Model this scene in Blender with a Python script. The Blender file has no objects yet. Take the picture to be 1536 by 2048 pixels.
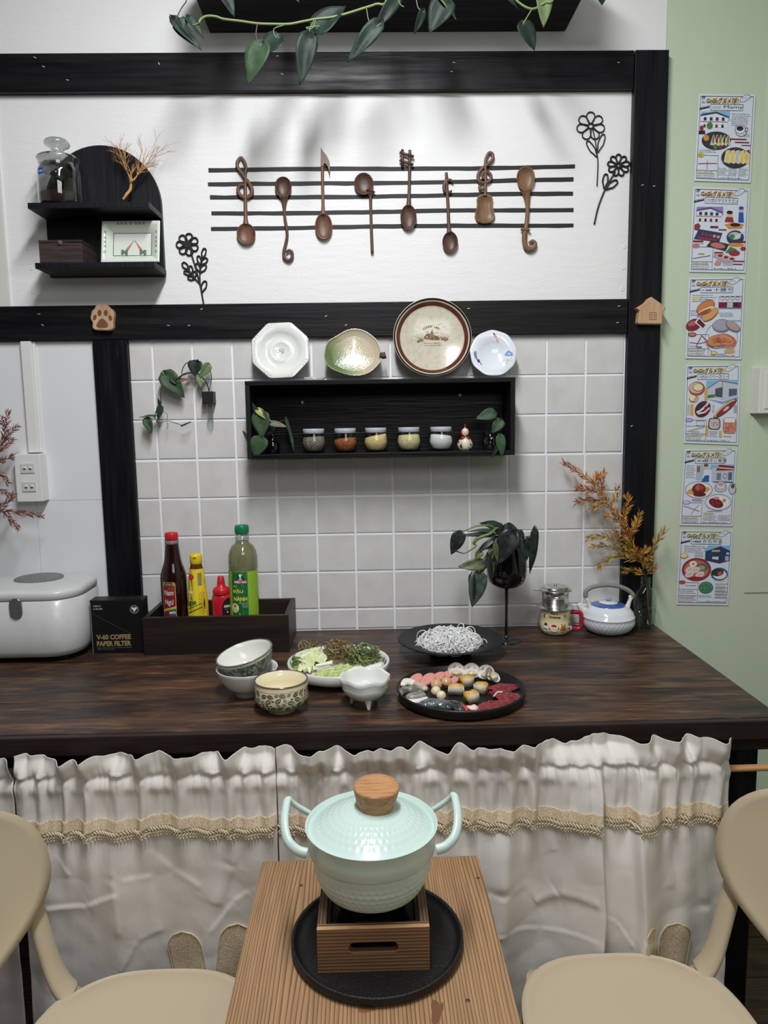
import bpy, bmesh, math, random
from math import sin, cos, pi, radians, sqrt, atan2
from mathutils import Vector, Matrix
from mathutils.geometry import tessellate_polygon

# ------------------------------------------------------------------ camera, light, exposure
SC = bpy.context.scene
COL = SC.collection
CP, CYAW, CR, CF = .1274, -.0212, -.0154, 1483.15        # pitch, yaw, roll, focal length in pixels of the 1536x2048 frame
CLOC = Vector((-.0628, -1.9229, 1.3824))
_r = Vector((cos(CYAW), sin(CYAW), 0)); _f0 = Vector((-sin(CYAW), cos(CYAW), 0)); _z = Vector((0, 0, 1))
CFWD = _f0 * cos(CP) - _z * sin(CP)
_u = _z * cos(CP) + _f0 * sin(CP)
CRIGHT = _r * cos(CR) + _u * sin(CR)
CUP = _u * cos(CR) - _r * sin(CR)
cam_d = bpy.data.cameras.new('camera'); cam = bpy.data.objects.new('camera', cam_d); COL.objects.link(cam)
cam_d.sensor_fit = 'VERTICAL'; cam_d.sensor_height = 36; cam_d.lens = CF / 2048 * 36
cam_d.clip_start = .02
_m = Matrix((CRIGHT, CUP, -CFWD)).transposed().to_4x4(); _m.translation = CLOC
cam.matrix_world = _m
SC.camera = cam

world = bpy.data.worlds.new('world'); SC.world = world; world.use_nodes = True
world.node_tree.nodes['Background'].inputs[0].default_value = (.8, .9, 1, 1)
world.node_tree.nodes['Background'].inputs[1].default_value = .05

def area(name, loc, target, sx, sy, power, col):
    d = bpy.data.lights.new(name, 'AREA'); d.shape = 'RECTANGLE'; d.size = sx; d.size_y = sy; d.energy = power; d.color = col
    o = bpy.data.objects.new(name, d); COL.objects.link(o); o.location = loc
    o.rotation_euler = (Vector(target) - Vector(loc)).to_track_quat('-Z', 'Y').to_euler()
    return o
tube = area('ceiling_tube_light', (-.12, -1.15, 2.62), (-.12, -.9, 0), .14, 1.1, 39, (.985, .992, 1))
tube.rotation_euler = (radians(14), 0, 0)     # a tube running out from the wall
area('added_fill_light', (.35, -2.9, 2.35), (.15, -.3, .9), 1.2, .6, 10, (1, .992, .985))  # added fill from behind the camera to lift the lower half; no lamp known there

SC.view_settings.view_transform = 'Standard'
SC.view_settings.look = 'None'
SC.view_settings.exposure = 0
SC.view_settings.gamma = 1
SC.view_settings.use_curve_mapping = False

# ------------------------------------------------------------------ helpers: photo measurements to real planes
def ray(px, py): return CRIGHT * ((px - 768) / CF) - CUP * ((py - 1024) / CF) + CFWD
def W(px, py, y):                       # where a measured point lies on the upright plane at depth y
    d = ray(px, py); p = CLOC + d * ((y - CLOC.y) / d.y); return Vector((p.x, y, p.z))
def H(px, py, z):                       # where a measured point lies on the level plane at height z
    d = ray(px, py); p = CLOC + d * ((z - CLOC.z) / d.z); return Vector((p.x, p.y, z))
def PPM(y): return CF / (y - CLOC.y)    # pixels per metre at depth y
V = lambda *a: Vector(a)
RN = random.Random(7)

# ------------------------------------------------------------------ materials
def lin(c):
    out = []
    for v in c[:3]:
        v = v / 255
        out.append(v / 12.92 if v <= .04045 else ((v + .055) / 1.055) ** 2.4)
    return (*out, 1)
MATS = {}
def mat(name, col=(200, 200, 200), rough=.5, metal=0, var=(), bump=(), coat=0, spec=.5, rnd=False, sheen=0, sss=0, alpha=None, trans=0, ior=1.45, rvar=None):
    """var: list of (scale xyz, colour, lo, hi, detail, factor); bump: list of (scale xyz, strength, detail)"""
    if name in MATS: return MATS[name]
    m = bpy.data.materials.new(name); MATS[name] = m; m.use_nodes = True
    nt = m.node_tree; N = nt.nodes; L = nt.links; b = N['Principled BSDF']
    b.inputs['Base Color'].default_value = lin(col); b.inputs['Roughness'].default_value = rough
    b.inputs['Metallic'].default_value = metal; b.inputs['Coat Weight'].default_value = coat
    b.inputs['Coat Roughness'].default_value = .12
    b.inputs['Specular IOR Level'].default_value = spec
    b.inputs['Transmission Weight'].default_value = trans; b.inputs['IOR'].default_value = ior
    if sheen: b.inputs['Sheen Weight'].default_value = sheen
    if sss:
        b.inputs['Subsurface Weight'].default_value = sss; b.inputs['Subsurface Radius'].default_value = (1, .9, .8); b.inputs['Subsurface Scale'].default_value = .004
    if not var and not bump and not rvar: return m
    tc = N.new('ShaderNodeTexCoord'); src = tc.outputs['Object']
    if rnd:
        oi = N.new('ShaderNodeObjectInfo'); mu = N.new('ShaderNodeMath'); mu.operation = 'MULTIPLY'; mu.inputs[1].default_value = 37
        L.new(oi.outputs['Random'], mu.inputs[0])
        va = N.new('ShaderNodeVectorMath'); va.operation = 'ADD'
        L.new(src, va.inputs[0]); L.new(mu.outputs[0], va.inputs[1]); src = va.outputs[0]
    def noise(sc, det, rg=.55):
        mp = N.new('ShaderNodeMapping'); mp.inputs['Scale'].default_value = sc if hasattr(sc, '__len__') else (sc, sc, sc)
        L.new(src, mp.inputs[0]); t = N.new('ShaderNodeTexNoise'); t.inputs['Scale'].default_value = 1
        t.inputs['Detail'].default_value = det; t.inputs['Roughness'].default_value = rg
        L.new(mp.outputs[0], t.inputs['Vector']); return t.outputs['Fac']
    cur = None
    for v in var:
        sc, c2, lo, hi, det = v[:5]; fac = v[5] if len(v) > 5 else 1
        mr = N.new('ShaderNodeMapRange'); mr.inputs[1].default_value = lo; mr.inputs[2].default_value = hi; mr.inputs[4].default_value = fac
        L.new(noise(sc, det), mr.inputs[0])
        mx = N.new('ShaderNodeMix'); mx.data_type = 'RGBA'
        L.new(mr.outputs[0], mx.inputs[0])
        if cur is None: mx.inputs[6].default_value = lin(col)
        else: L.new(cur, mx.inputs[6])
        mx.inputs[7].default_value = lin(c2); cur = mx.outputs[2]
    if cur is not None: L.new(cur, b.inputs['Base Color'])
    if rvar:
        sc, lo, hi, r0, r1 = rvar
        mr = N.new('ShaderNodeMapRange'); mr.inputs[1].default_value = lo; mr.inputs[2].default_value = hi
        mr.inputs[3].default_value = r0; mr.inputs[4].default_value = r1
        L.new(noise(sc, 4), mr.inputs[0]); L.new(mr.outputs[0], b.inputs['Roughness'])
    prev = None
    for sc, st, det in bump:
        bp = N.new('ShaderNodeBump'); bp.inputs['Strength'].default_value = st; bp.inputs['Distance'].default_value = .002
        L.new(noise(sc, det), bp.inputs['Height'])
        if prev: L.new(prev, bp.inputs['Normal'])
        prev = bp.outputs[0]
    if prev: L.new(prev, b.inputs['Normal'])
    return m

def grain(name, base, dark, light, axis, freq=70, rough=.45, mixd=.8, dist=11.0, seed=0.0):
    """sawn softwood: late-wood lines running along `axis`"""
    if name in MATS: return MATS[name]
    m = bpy.data.materials.new(name); MATS[name] = m; m.use_nodes = True
    nt = m.node_tree; N = nt.nodes; L = nt.links; b = N['Principled BSDF']
    tc = N.new('ShaderNodeTexCoord'); mp = N.new('ShaderNodeMapping')
    sc = [1, 1, 1]; sc[axis] = .10; mp.inputs['Scale'].default_value = sc; mp.inputs['Location'].default_value = (seed, seed * .3, seed * .7)
    L.new(tc.outputs['Object'], mp.inputs[0])
    n0 = N.new('ShaderNodeTexNoise'); n0.inputs['Scale'].default_value = 9; n0.inputs['Detail'].default_value = 2.5
    L.new(mp.outputs[0], n0.inputs['Vector'])
    # growth-ring coordinate: across-grain position plus a slow wander
    sp = N.new('ShaderNodeSeparateXYZ'); L.new(mp.outputs[0], sp.inputs[0])
    ac = [0, 1, 2]; ac.remove(axis)
    ad = N.new('ShaderNodeMath'); ad.operation = 'ADD'; L.new(sp.outputs[ac[0]], ad.inputs[0]); L.new(sp.outputs[ac[1]], ad.inputs[1])
    fr = N.new('ShaderNodeMath'); fr.operation = 'MULTIPLY'; fr.inputs[1].default_value = freq; L.new(ad.outputs[0], fr.inputs[0])
    wn = N.new('ShaderNodeMath'); wn.operation = 'MULTIPLY_ADD'; wn.inputs[1].default_value = dist
    L.new(n0.outputs['Fac'], wn.inputs[0]); L.new(fr.outputs[0], wn.inputs[2])
    fc = N.new('ShaderNodeMath'); fc.operation = 'FRACT'; L.new(wn.outputs[0], fc.inputs[0])
    rp = N.new('ShaderNodeValToRGB'); rp.color_ramp.elements[0].position = .0; rp.color_ramp.elements[0].color = lin(light)
    rp.color_ramp.elements[1].position = .62; rp.color_ramp.elements[1].color = lin(base)
    e = rp.color_ramp.elements.new(.86); e.color = lin(dark); e = rp.color_ramp.elements.new(.97); e.color = lin(base)
    L.new(fc.outputs[0], rp.inputs[0])
    mp2 = N.new('ShaderNodeMapping'); s2 = [260, 260, 260]; s2[axis] = 8; mp2.inputs['Scale'].default_value = s2; L.new(tc.outputs['Object'], mp2.inputs[0])
    n2 = N.new('ShaderNodeTexNoise'); n2.inputs['Scale'].default_value = 1; n2.inputs['Detail'].default_value = 3; L.new(mp2.outputs[0], n2.inputs['Vector'])
    n3 = N.new('ShaderNodeTexNoise'); n3.inputs['Scale'].default_value = 7; n3.inputs['Detail'].default_value = 3; L.new(tc.outputs['Object'], n3.inputs['Vector'])
    mr = N.new('ShaderNodeMapRange'); mr.inputs[1].default_value = .35; mr.inputs[2].default_value = .7; mr.inputs[4].default_value = .35; L.new(n2.outputs['Fac'], mr.inputs[0])
    mx = N.new('ShaderNodeMix'); mx.data_type = 'RGBA'; mx.blend_type = 'MULTIPLY'; L.new(mr.outputs[0], mx.inputs[0]); L.new(rp.outputs[0], mx.inputs[6]); mx.inputs[7].default_value = lin(dark)
    mr3 = N.new('ShaderNodeMapRange'); mr3.inputs[1].default_value = .45; mr3.inputs[2].default_value = .75; mr3.inputs[4].default_value = mixd; L.new(n3.outputs['Fac'], mr3.inputs[0])
    mx3 = N.new('ShaderNodeMix'); mx3.data_type = 'RGBA'; L.new(mr3.outputs[0], mx3.inputs[0]); L.new(mx.outputs[2], mx3.inputs[6]); mx3.inputs[7].default_value = lin(base)
    L.new(mx3.outputs[2], b.inputs['Base Color']); b.inputs['Roughness'].default_value = rough
    bp = N.new('ShaderNodeBump'); bp.inputs['Strength'].default_value = .12; bp.inputs['Distance'].default_value = .001; bp.invert = True
    L.new(fc.outputs[0], bp.inputs['Height']); L.new(bp.outputs[0], b.inputs['Normal'])
    return m

def thin_glass(name, tint=(222, 228, 227), gloss=.03, k=1.5):
    """a thin clear wall: passes light straight through and mirrors more at grazing angles"""
    if name in MATS: return MATS[name]
    m = bpy.data.materials.new(name); MATS[name] = m; m.use_nodes = True
    nt = m.node_tree; N = nt.nodes; L = nt.links; N.remove(N['Principled BSDF'])
    t = N.new('ShaderNodeBsdfTransparent'); t.inputs[0].default_value = lin(tint)
    g = N.new('ShaderNodeBsdfGlossy'); g.inputs['Roughness'].default_value = gloss; g.inputs[0].default_value = (1, 1, 1, 1)
    f = N.new('ShaderNodeFresnel'); ge = N.new('ShaderNodeNewGeometry'); io = N.new('ShaderNodeMapRange')
    io.inputs[3].default_value = 1.5; io.inputs[4].default_value = 1 / 1.5; L.new(ge.outputs['Backfacing'], io.inputs[0]); L.new(io.outputs[0], f.inputs[0])
    ml = N.new('ShaderNodeMath'); ml.operation = 'MULTIPLY'; ml.inputs[1].default_value = k; ml.use_clamp = True; L.new(f.outputs[0], ml.inputs[0])
    mx = N.new('ShaderNodeMixShader'); L.new(ml.outputs[0], mx.inputs[0]); L.new(t.outputs[0], mx.inputs[1]); L.new(g.outputs[0], mx.inputs[2])
    L.new(mx.outputs[0], N['Material Output'].inputs[0])
    return m

def pc(c):                               # flat printing ink
    return mat('ink_%02x%02x%02x' % tuple(int(v) for v in c), c, .55)

# ------------------------------------------------------------------ mesh building
class G:
    def __init__(s): s.v = []; s.f = []; s.m = []; s.s = []
    def add(s, v, f, mi=0, sm=True):
        o = len(s.v); s.v += [tuple(p) for p in v]
        for q in f: s.f.append(tuple(i + o for i in q)); s.m.append(mi); s.s.append(sm)
        return s
    def box(s, c, d, bev=.0, rot=None, mi=0, seg=2):
        bm = bmesh.new(); bmesh.ops.create_cube(bm, size=1)
        for v in bm.verts: v.co = Vector((v.co.x * d[0], v.co.y * d[1], v.co.z * d[2]))
        if bev > 0: bmesh.ops.bevel(bm, geom=bm.edges[:], offset=bev, segments=seg, profile=.6, affect='EDGES')
        M_ = (Matrix.Translation(Vector(c)) @ rot.to_4x4()) if rot is not None else Matrix.Translation(Vector(c))
        bm.verts.index_update()
        s.add([M_ @ v.co for v in bm.verts], [[v.index for v in f.verts] for f in bm.faces], mi, False); bm.free(); return s
    def b2(s, lo, hi, bev=.0, mi=0):
        return s.box([(a + b) / 2 for a, b in zip(lo, hi)], [abs(b - a) for a, b in zip(lo, hi)], bev, None, mi)
    def tube(s, pts, r, n=8, cap=True, mi=0, flat=1.0, closed=False):
        pts = [Vector(p) for p in pts]; k = len(pts)
        rs = r if hasattr(r, '__len__') else [r] * k
        V_ = []; F = []; t0 = None; up = None
        for i, p in enumerate(pts):
            if closed: t = pts[(i + 1) % k] - pts[i - 1]
            else: t = pts[min(i + 1, k - 1)] - pts[max(i - 1, 0)]
            if t.length < 1e-9: t = Vector((0, 0, 1))
            t.normalize()
            if up is None:
                a = Vector((0, 1, 0)) if abs(t.y) < .9 else Vector((1, 0, 0))
                up = (a - t * a.dot(t)).normalized()
            else:
                up = up - t * up.dot(t)
                up = up.normalized() if up.length > 1e-6 else Vector((0, 0, 1))
            sd = t.cross(up)
            for j in range(n):
                a = 2 * pi * j / n; V_.append(p + up * (cos(a) * rs[i] * flat) + sd * (sin(a) * rs[i]))
        for i in range(k if closed else k - 1):
            for j in range(n):
                i2 = (i + 1) % k; F.append((i * n + j, i * n + (j + 1) % n, i2 * n + (j + 1) % n, i2 * n + j))
        if cap and not closed: F.append(tuple(range(n))[::-1]); F.append(tuple((k - 1) * n + j for j in range(n)))
        return s.add(V_, F, mi)
    def lathe(s, prof, n=40, M_=None, mi=0, mod=None, sm=True):
        """prof: (radius, height) from bottom outside up and back down inside; mod(angle, r, z, i) -> point"""
        V_ = []; F = []; k = len(prof)
        for i, (r, z) in enumerate(prof):
            for j in range(n):
                a = 2 * pi * j / n
                p = mod(a, r, z, i) if mod else Vector((r * cos(a), r * sin(a), z))
                V_.append(M_ @ p if M_ is not None else p)
        for i in range(k - 1):
            for j in range(n): F.append((i * n + j, i * n + (j + 1) % n, (i + 1) * n + (j + 1) % n, (i + 1) * n + j))
        if prof[0][0] > 1e-6: F.append(tuple(range(n))[::-1])
        if prof[-1][0] > 1e-6: F.append(tuple((k - 1) * n + j for j in range(n)))
        return s.add(V_, F, mi, sm)
    def prism(s, poly, th, fn, mi=0, bev=0):
        """poly in 2D, swept th along fn's third argument; fn(u, v, w) -> point"""
        k = len(poly)
        if bev:
            cx = sum(p[0] for p in poly) / k; cy = sum(p[1] for p in poly) / k
            ins = []
            for i in range(k):
                a = Vector(poly[i - 1]); b = Vector(poly[i]); c = Vector(poly[(i + 1) % k])
                t = (c - a); nrm = Vector((-t.y, t.x)); nrm = nrm.normalized() if nrm.length else Vector((0, 0))
                ins.append((b.x + nrm.x * bev, b.y + nrm.y * bev))
            area2 = sum(poly[i - 1][0] * poly[i][1] - poly[i][0] * poly[i - 1][1] for i in range(k))
            if area2 < 0: ins = [(2 * p[0] - q[0], 2 * p[1] - q[1]) for p, q in zip(poly, ins)]
            V_ = [fn(u, v, 0) for u, v in poly] + [fn(u, v, th - bev) for u, v in poly] + [fn(u, v, th) for u, v in ins]; rows = 3
        else:
            V_ = [fn(u, v, 0) for u, v in poly] + [fn(u, v, th) for u, v in poly]; rows = 2
        F = []
        for r in range(rows - 1):
            for i in range(k): F.append((r * k + i, r * k + (i + 1) % k, (r + 1) * k + (i + 1) % k, (r + 1) * k + i))
        F.append(tuple(range(k))[::-1]); F.append(tuple((rows - 1) * k + i for i in range(k)))
        return s.add(V_, F, mi, False)
    def grid(s, nu, nv, fn, mi=0, sm=True, wrap=False):
        V_ = [fn(i / (nu if wrap else nu - 1), j / (nv - 1)) for j in range(nv) for i in range(nu)]
        F = []
        for j in range(nv - 1):
            for i in range(nu if wrap else nu - 1): F.append((j * nu + i, j * nu + (i + 1) % nu, (j + 1) * nu + (i + 1) % nu, (j + 1) * nu + i))
        return s.add(V_, F, mi, sm)
    def ball(s, c, r, n=12, m=8, M_=None, mi=0, fn=None):
        r = r if hasattr(r, '__len__') else (r, r, r)
        V_ = []; F = []
        for j in range(m + 1):
            ph = -pi / 2 + pi * j / m
            for i in range(n):
                a = 2 * pi * i / n; p = Vector((cos(a) * cos(ph), sin(a) * cos(ph), sin(ph)))
                if fn: p = fn(p)
                p = Vector((p.x * r[0], p.y * r[1], p.z * r[2]))
                V_.append(Vector(c) + (M_ @ p if M_ is not None else p))
        for j in range(m):
            for i in range(n): F.append((j * n + i, j * n + (i + 1) % n, (j + 1) * n + (i + 1) % n, (j + 1) * n + i))
        return s.add(V_, F, mi)

WMX = {}                                 # world matrix of every object built, without waiting for the depsgraph
def thing(name, label, cat, loc=(0, 0, 0), rotz=0, group=None):
    o = bpy.data.objects.new(name, None); COL.objects.link(o); o.empty_display_size = .03
    o.location = loc; o.rotation_euler = (0, 0, rotz)
    WMX[o.name] = Matrix.Translation(Vector(loc)) @ Matrix.Rotation(rotz, 4, 'Z')
    return tag(o, label, cat, group)
def tag(o, label, cat, group=None, kind=None):
    o['label'] = label; o['category'] = cat
    if group: o['group'] = group
    if kind: o['kind'] = kind
    return o
def link_mesh(name, me, parent=None, local=False, mtx=None):
    o = bpy.data.objects.new(name, me); COL.objects.link(o)
    mw = mtx if mtx is not None else Matrix()
    if parent is not None:
        o.parent = parent
        if local: o.matrix_basis = mw; mw = WMX[parent.name] @ mw
        else: o.matrix_parent_inverse = WMX[parent.name].inverted(); o.matrix_basis = mw
    else: o.matrix_basis = mw
    WMX[o.name] = mw
    return o
def mesh(name, g, mats):
    me = bpy.data.meshes.new(name); me.from_pydata(g.v, [], g.f)
    for m in (mats if isinstance(mats, (list, tuple)) else [mats]): me.materials.append(m)
    me.polygons.foreach_set('material_index', g.m); me.polygons.foreach_set('use_smooth', g.s)
    me.validate(); me.update()
    return me
def ob(name, g, mats, parent=None, local=False, label=None, kind=None, sharp=0, bev=0):
    me = mesh(name, g, mats)
    if sharp: me.set_sharp_from_angle(angle=radians(sharp))
    o = link_mesh(name, me, parent, local)
    if label: o['label'] = label
    if kind: o['kind'] = kind
    if bev:
        md = o.modifiers.new('bevel', 'BEVEL'); md.width = bev; md.segments = 2; md.limit_method = 'ANGLE'; md.angle_limit = radians(40)
    return o
def struct(name, g, mats, parent=None, bev=0):
    o = ob(name, g, mats, parent, bev=bev)
    if parent is None: o['kind'] = 'structure'
    return o
def copy_tree(o, parent=None, loc=None, rot=None):
    c = o.copy(); COL.objects.link(c)
    if parent is not None: c.parent = parent
    if loc is not None: c.location = loc
    if rot is not None: c.rotation_euler = rot
    for ch in list(o.children): copy_tree(ch, c)
    return c

def cr(pts, n=6, closed=False):          # Catmull-Rom through the points
    P = [Vector(p) for p in pts]; k = len(P); out = []
    for i in range(k if closed else k - 1):
        if closed: a, b, c, d = P[i - 1], P[i], P[(i + 1) % k], P[(i + 2) % k]
        else: a, b, c, d = P[max(i - 1, 0)], P[i], P[i + 1], P[min(i + 2, k - 1)]
        for j in range(n):
            t = j / n; out.append(.5 * ((2 * b) + (c - a) * t + (2 * a - 5 * b + 4 * c - d) * t * t + (3 * b - a - 3 * c + d) * t ** 3))
    if not closed: out.append(P[-1])
    return out
def lerp(a, b, t): return a + (b - a) * t
def circ(cx, cy, rx, ry=None, n=28, rot=0):
    ry = rx if ry is None else ry; out = []
    for i in range(n):
        a = 2 * pi * i / n; x, y = rx * cos(a), ry * sin(a); out.append((cx + x * cos(rot) - y * sin(rot), cy + x * sin(rot) + y * cos(rot)))
    return out
def rrect(x0, y0, x1, y1, r, n=5):
    out = []
    for cx, cy, a0 in ((x1 - r, y1 - r, 0), (x0 + r, y1 - r, 90), (x0 + r, y0 + r, 180), (x1 - r, y0 + r, 270)):
        for i in range(n + 1): a = radians(a0 + 90 * i / n); out.append((cx + r * cos(a), cy + r * sin(a)))
    return out

# ------------------------------------------------------------------ lettering and flat print
_TC = {}
def text2d(s, bold=0.0, shear=0.0, spacing=1.0):
    k = (s, bold, shear, spacing)
    if k in _TC: return _TC[k]
    cu = bpy.data.curves.new('lettering', 'FONT'); cu.body = s; cu.size = 1; cu.fill_mode = 'FRONT'; cu.offset = bold; cu.shear = shear; cu.space_character = spacing
    cu.resolution_u = 3
    o = bpy.data.objects.new('lettering', cu); me = o.to_mesh()
    vs = [(v.co.x, v.co.y) for v in me.vertices]; fs = [tuple(p.vertices) for p in me.polygons]
    o.to_mesh_clear(); bpy.data.objects.remove(o); bpy.data.curves.remove(cu)
    if vs:
        x0 = min(v[0] for v in vs); x1 = max(v[0] for v in vs); y0 = min(v[1] for v in vs); y1 = max(v[1] for v in vs)
    else: x0 = x1 = y0 = y1 = 0
    _TC[k] = (vs, fs, x0, x1, y0, y1); return _TC[k]
class Print:
    """flat print on a surface: fn(u, v, lift) -> point"""
    def __init__(s, fn, step=.00001, seg=None): s.fn = fn; s.g = G(); s.mats = []; s.l = 0; s.step = .00004 if seg else min(step, .00001); s.seg = min(seg, .002) if seg else None
    def mi(s, c):
        m = pc(c) if not isinstance(c, bpy.types.Material) else c
        if m not in s.mats: s.mats.append(m)
        return s.mats.index(m)
    def _tri(s, P, tris, c, lift):
        if s.seg:
            P = [tuple(p) for p in P]
            for _ in range(6):
                out = []; done = True
                for t in tris:
                    a, b, d = t
                    e = [(max(abs(P[a][0] - P[b][0]), 0), a, b, d), (abs(P[b][0] - P[d][0]), b, d, a), (abs(P[d][0] - P[a][0]), d, a, b)]
                    L_, i, j, k = max(e)
                    if L_ > s.seg:
                        P.append(((P[i][0] + P[j][0]) / 2, (P[i][1] + P[j][1]) / 2)); m = len(P) - 1
                        out += [(i, m, k), (m, j, k)]; done = False
                    else: out.append(t)
                tris = out
                if done: break
        s.g.add([s.fn(p[0], p[1], lift) for p in P], tris, s.mi(c), False)
    def poly(s, pts, c):
        s.l += 1
        tr = tessellate_polygon([[Vector((p[0], p[1], 0)) for p in pts]])
        s._tri(list(pts), [tuple(t) for t in tr], c, s.l * s.step); return s
    def ell(s, cx, cy, rx, ry, c, rot=0, n=20): return s.poly(circ(cx, cy, rx, ry, n, rot), c)
    def rect(s, x0, y0, x1, y1, c): return s.poly([(x0, y0), (x1, y0), (x1, y1), (x0, y1)], c)
    def line(s, pts, w, c):
        s.l += 1; lift = s.l * s.step
        for a, b in zip(pts[:-1], pts[1:]):
            a = Vector(a); b = Vector(b); t = b - a
            if t.length < 1e-9: continue
            n = Vector((-t.y, t.x)).normalized() * w / 2
            s._tri([a + n, a - n, b - n, b + n], [(0, 1, 2), (0, 2, 3)], c, lift)
        return s
    def ring(s, cx, cy, rx, ry, w, c, rot=0, n=24):
        p = circ(cx, cy, rx, ry, n, rot); return s.line(p + [p[0]], w, c)
    def frame(s, x0, y0, x1, y1, w, c): return s.line([(x0, y0), (x1, y0), (x1, y1), (x0, y1), (x0, y0)], w, c)
    def text(s, t, x, y, h, c, w=None, align='l', bold=0.02, shear=0, rot=0, sx=1, spacing=1.0):
        """h: cap height of the line; w: fit to this width"""
        vs, fs, x0, x1, y0, y1 = text2d(t, bold, shear, spacing)
        if not vs: return s
        k = h / max(y1 - y0, 1e-6); kx = k * sx
        if w: kx = w / max(x1 - x0, 1e-6)
        ox = {'l': 0, 'c': -(x1 - x0) / 2, 'r': -(x1 - x0)}[align]
        s.l += 1; P = []
        for a, b in vs:
            u = (a - x0 + ox) * kx; v = (b - y0) * k
            P.append((x + u * cos(rot) - v * sin(rot), y + u * sin(rot) + v * cos(rot)))
        s.g.add([s.fn(p[0], p[1], s.l * s.step) for p in P], fs, s.mi(c), False); return s
    def scrib(s, x0, y0, x1, y1, rows, c, fill=.62, rnd=None):
        """lines of writing too small to read: short pen strokes"""
        r = rnd or RN; s.l += 1; lift = s.l * s.step; dv = (y1 - y0) / rows
        for i in range(rows):
            v = y0 + dv * (i + .25); u = x0; end = x1 - (x1 - x0) * r.random() * .25
            while u < end:
                wd = (x1 - x0) * r.uniform(.03, .09); hh = dv * r.uniform(.3, fill)
                s._tri([(u, v), (u + wd * .8, v), (u + wd * .8, v + hh * .45), (u, v + hh * .45)], [(0, 1, 2), (0, 2, 3)], c, lift)
                if r.random() < .6:
                    s._tri([(u + wd * .2, v), (u + wd * .4, v), (u + wd * .4, v + hh), (u + wd * .2, v + hh)], [(0, 1, 2), (0, 2, 3)], c, lift)
                u += wd * 1.12
        return s
    def out(s, name, parent, local=False, label=None): return ob(name, s.g, s.mats, parent, local, label)

def leaf_mesh(L, w, sag=.25, fold=.25, lobe=.14, nt=9, ns=6, curl=0, peak=.55):
    g = G(); V_ = []; F = []
    for i in range(nt + 1):
        t = i / nt; hw = w / 2 * max(sin(pi * min(1, t ** peak)), 0) ** .85 if 0 < t < 1 else (.02 * w if t == 0 else 0)
        for j in range(ns + 1):
            s_ = -1 + 2 * j / ns
            V_.append((s_ * hw, L * t - lobe * L * abs(s_) ** 1.4 * (1 - t) ** 3, fold * abs(s_) * hw - sag * L * t * t + curl * (s_ * hw) ** 2 / max(w, 1e-6) + .012 * L * sin(t * 9 + s_ * 4)))
    for i in range(nt):
        for j in range(ns): F.append((i * (ns + 1) + j, i * (ns + 1) + j + 1, (i + 1) * (ns + 1) + j + 1, (i + 1) * (ns + 1) + j))
    return g.add(V_, F)
def leaf_at(parent, base, tip, w, m, face=(0, -1, .35), sag=.12, fold=.3, lobe=.14, name='leaf', peak=.55, label=None):
    base = Vector(base); tip = Vector(tip); d = tip - base; L = d.length
    yv = d.normalized(); zv = Vector(face); zv = (zv - yv * zv.dot(yv)).normalized(); xv = yv.cross(zv)
    M_ = Matrix((xv, yv, zv)).transposed().to_4x4(); M_.translation = base
    g = leaf_mesh(L, w, sag, fold, lobe, peak=peak); g.v = [tuple(M_ @ Vector(p)) for p in g.v]
    o = ob(name, g, m, parent)
    md = o.modifiers.new('thick', 'SOLIDIFY'); md.thickness = .0005
    if label: o['label'] = label
    return o

# ------------------------------------------------------------------ materials used by the setting
plaster = mat('painted_plaster', (233, 233, 234), .55, bump=[((14, 8, 60), .5, 4), ((160, 60, 160), .25, 2)])
panelw = mat('white_wall_panel', (228, 229, 232), .22, bump=[((3, 3, 3), .05, 1)])
green = mat('sage_green_paint', (202, 214, 192), .5, var=[((3, 3, 1.2), (197, 210, 187), .35, .7, 3)], bump=[((30, 30, 7), .45, 4), ((220, 220, 90), .12, 2)])
grout = mat('white_grout', (242, 242, 248), .45)
tilem = mat('grey_glazed_tile', (218, 217, 217), .2, rnd=True, var=[((16, 16, 16), (207, 205, 204), .35, .75, 3)], bump=[((22, 22, 22), .12, 2)])
def blackwood(name, axis, base=(11, 11, 16), worn=(36, 33, 34), rough=.42, amt=.6):
    s1 = [55, 55, 55]; s1[axis] = 3.5; s2 = [9, 9, 9]; s2[axis] = 4; s3 = [240, 240, 240]; s3[axis] = 10
    return mat(name, base, rough, var=[(s1, worn, .5, .8, 4, amt), (s2, (13, 14, 22), .4, .65, 3, .8), (s3, (84, 80, 78), .74, .8, 2, .35)], spec=.28,
               bump=[(s3, .25, 3), (s1, .2, 3)], rvar=(s1, .3, .7, rough - .12, rough + .2))
bw_x = blackwood('black_stained_wood_level', 0); bw_z = blackwood('black_stained_wood_upright', 2)
bw_x2 = blackwood('black_stained_wood_shelf', 0, (11, 11, 13), (36, 35, 35), .48, .6)
bw_b = blackwood('brown_black_stained_wood', 0, (17, 14, 15), (58, 47, 42), .42, .75)
whitep = mat('white_plastic', (226, 227, 226), .35)
black_iron = mat('matt_black_metal', (24, 24, 26), .5)
steel = mat('screw_steel', (190, 190, 190), .35, 1)

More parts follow.
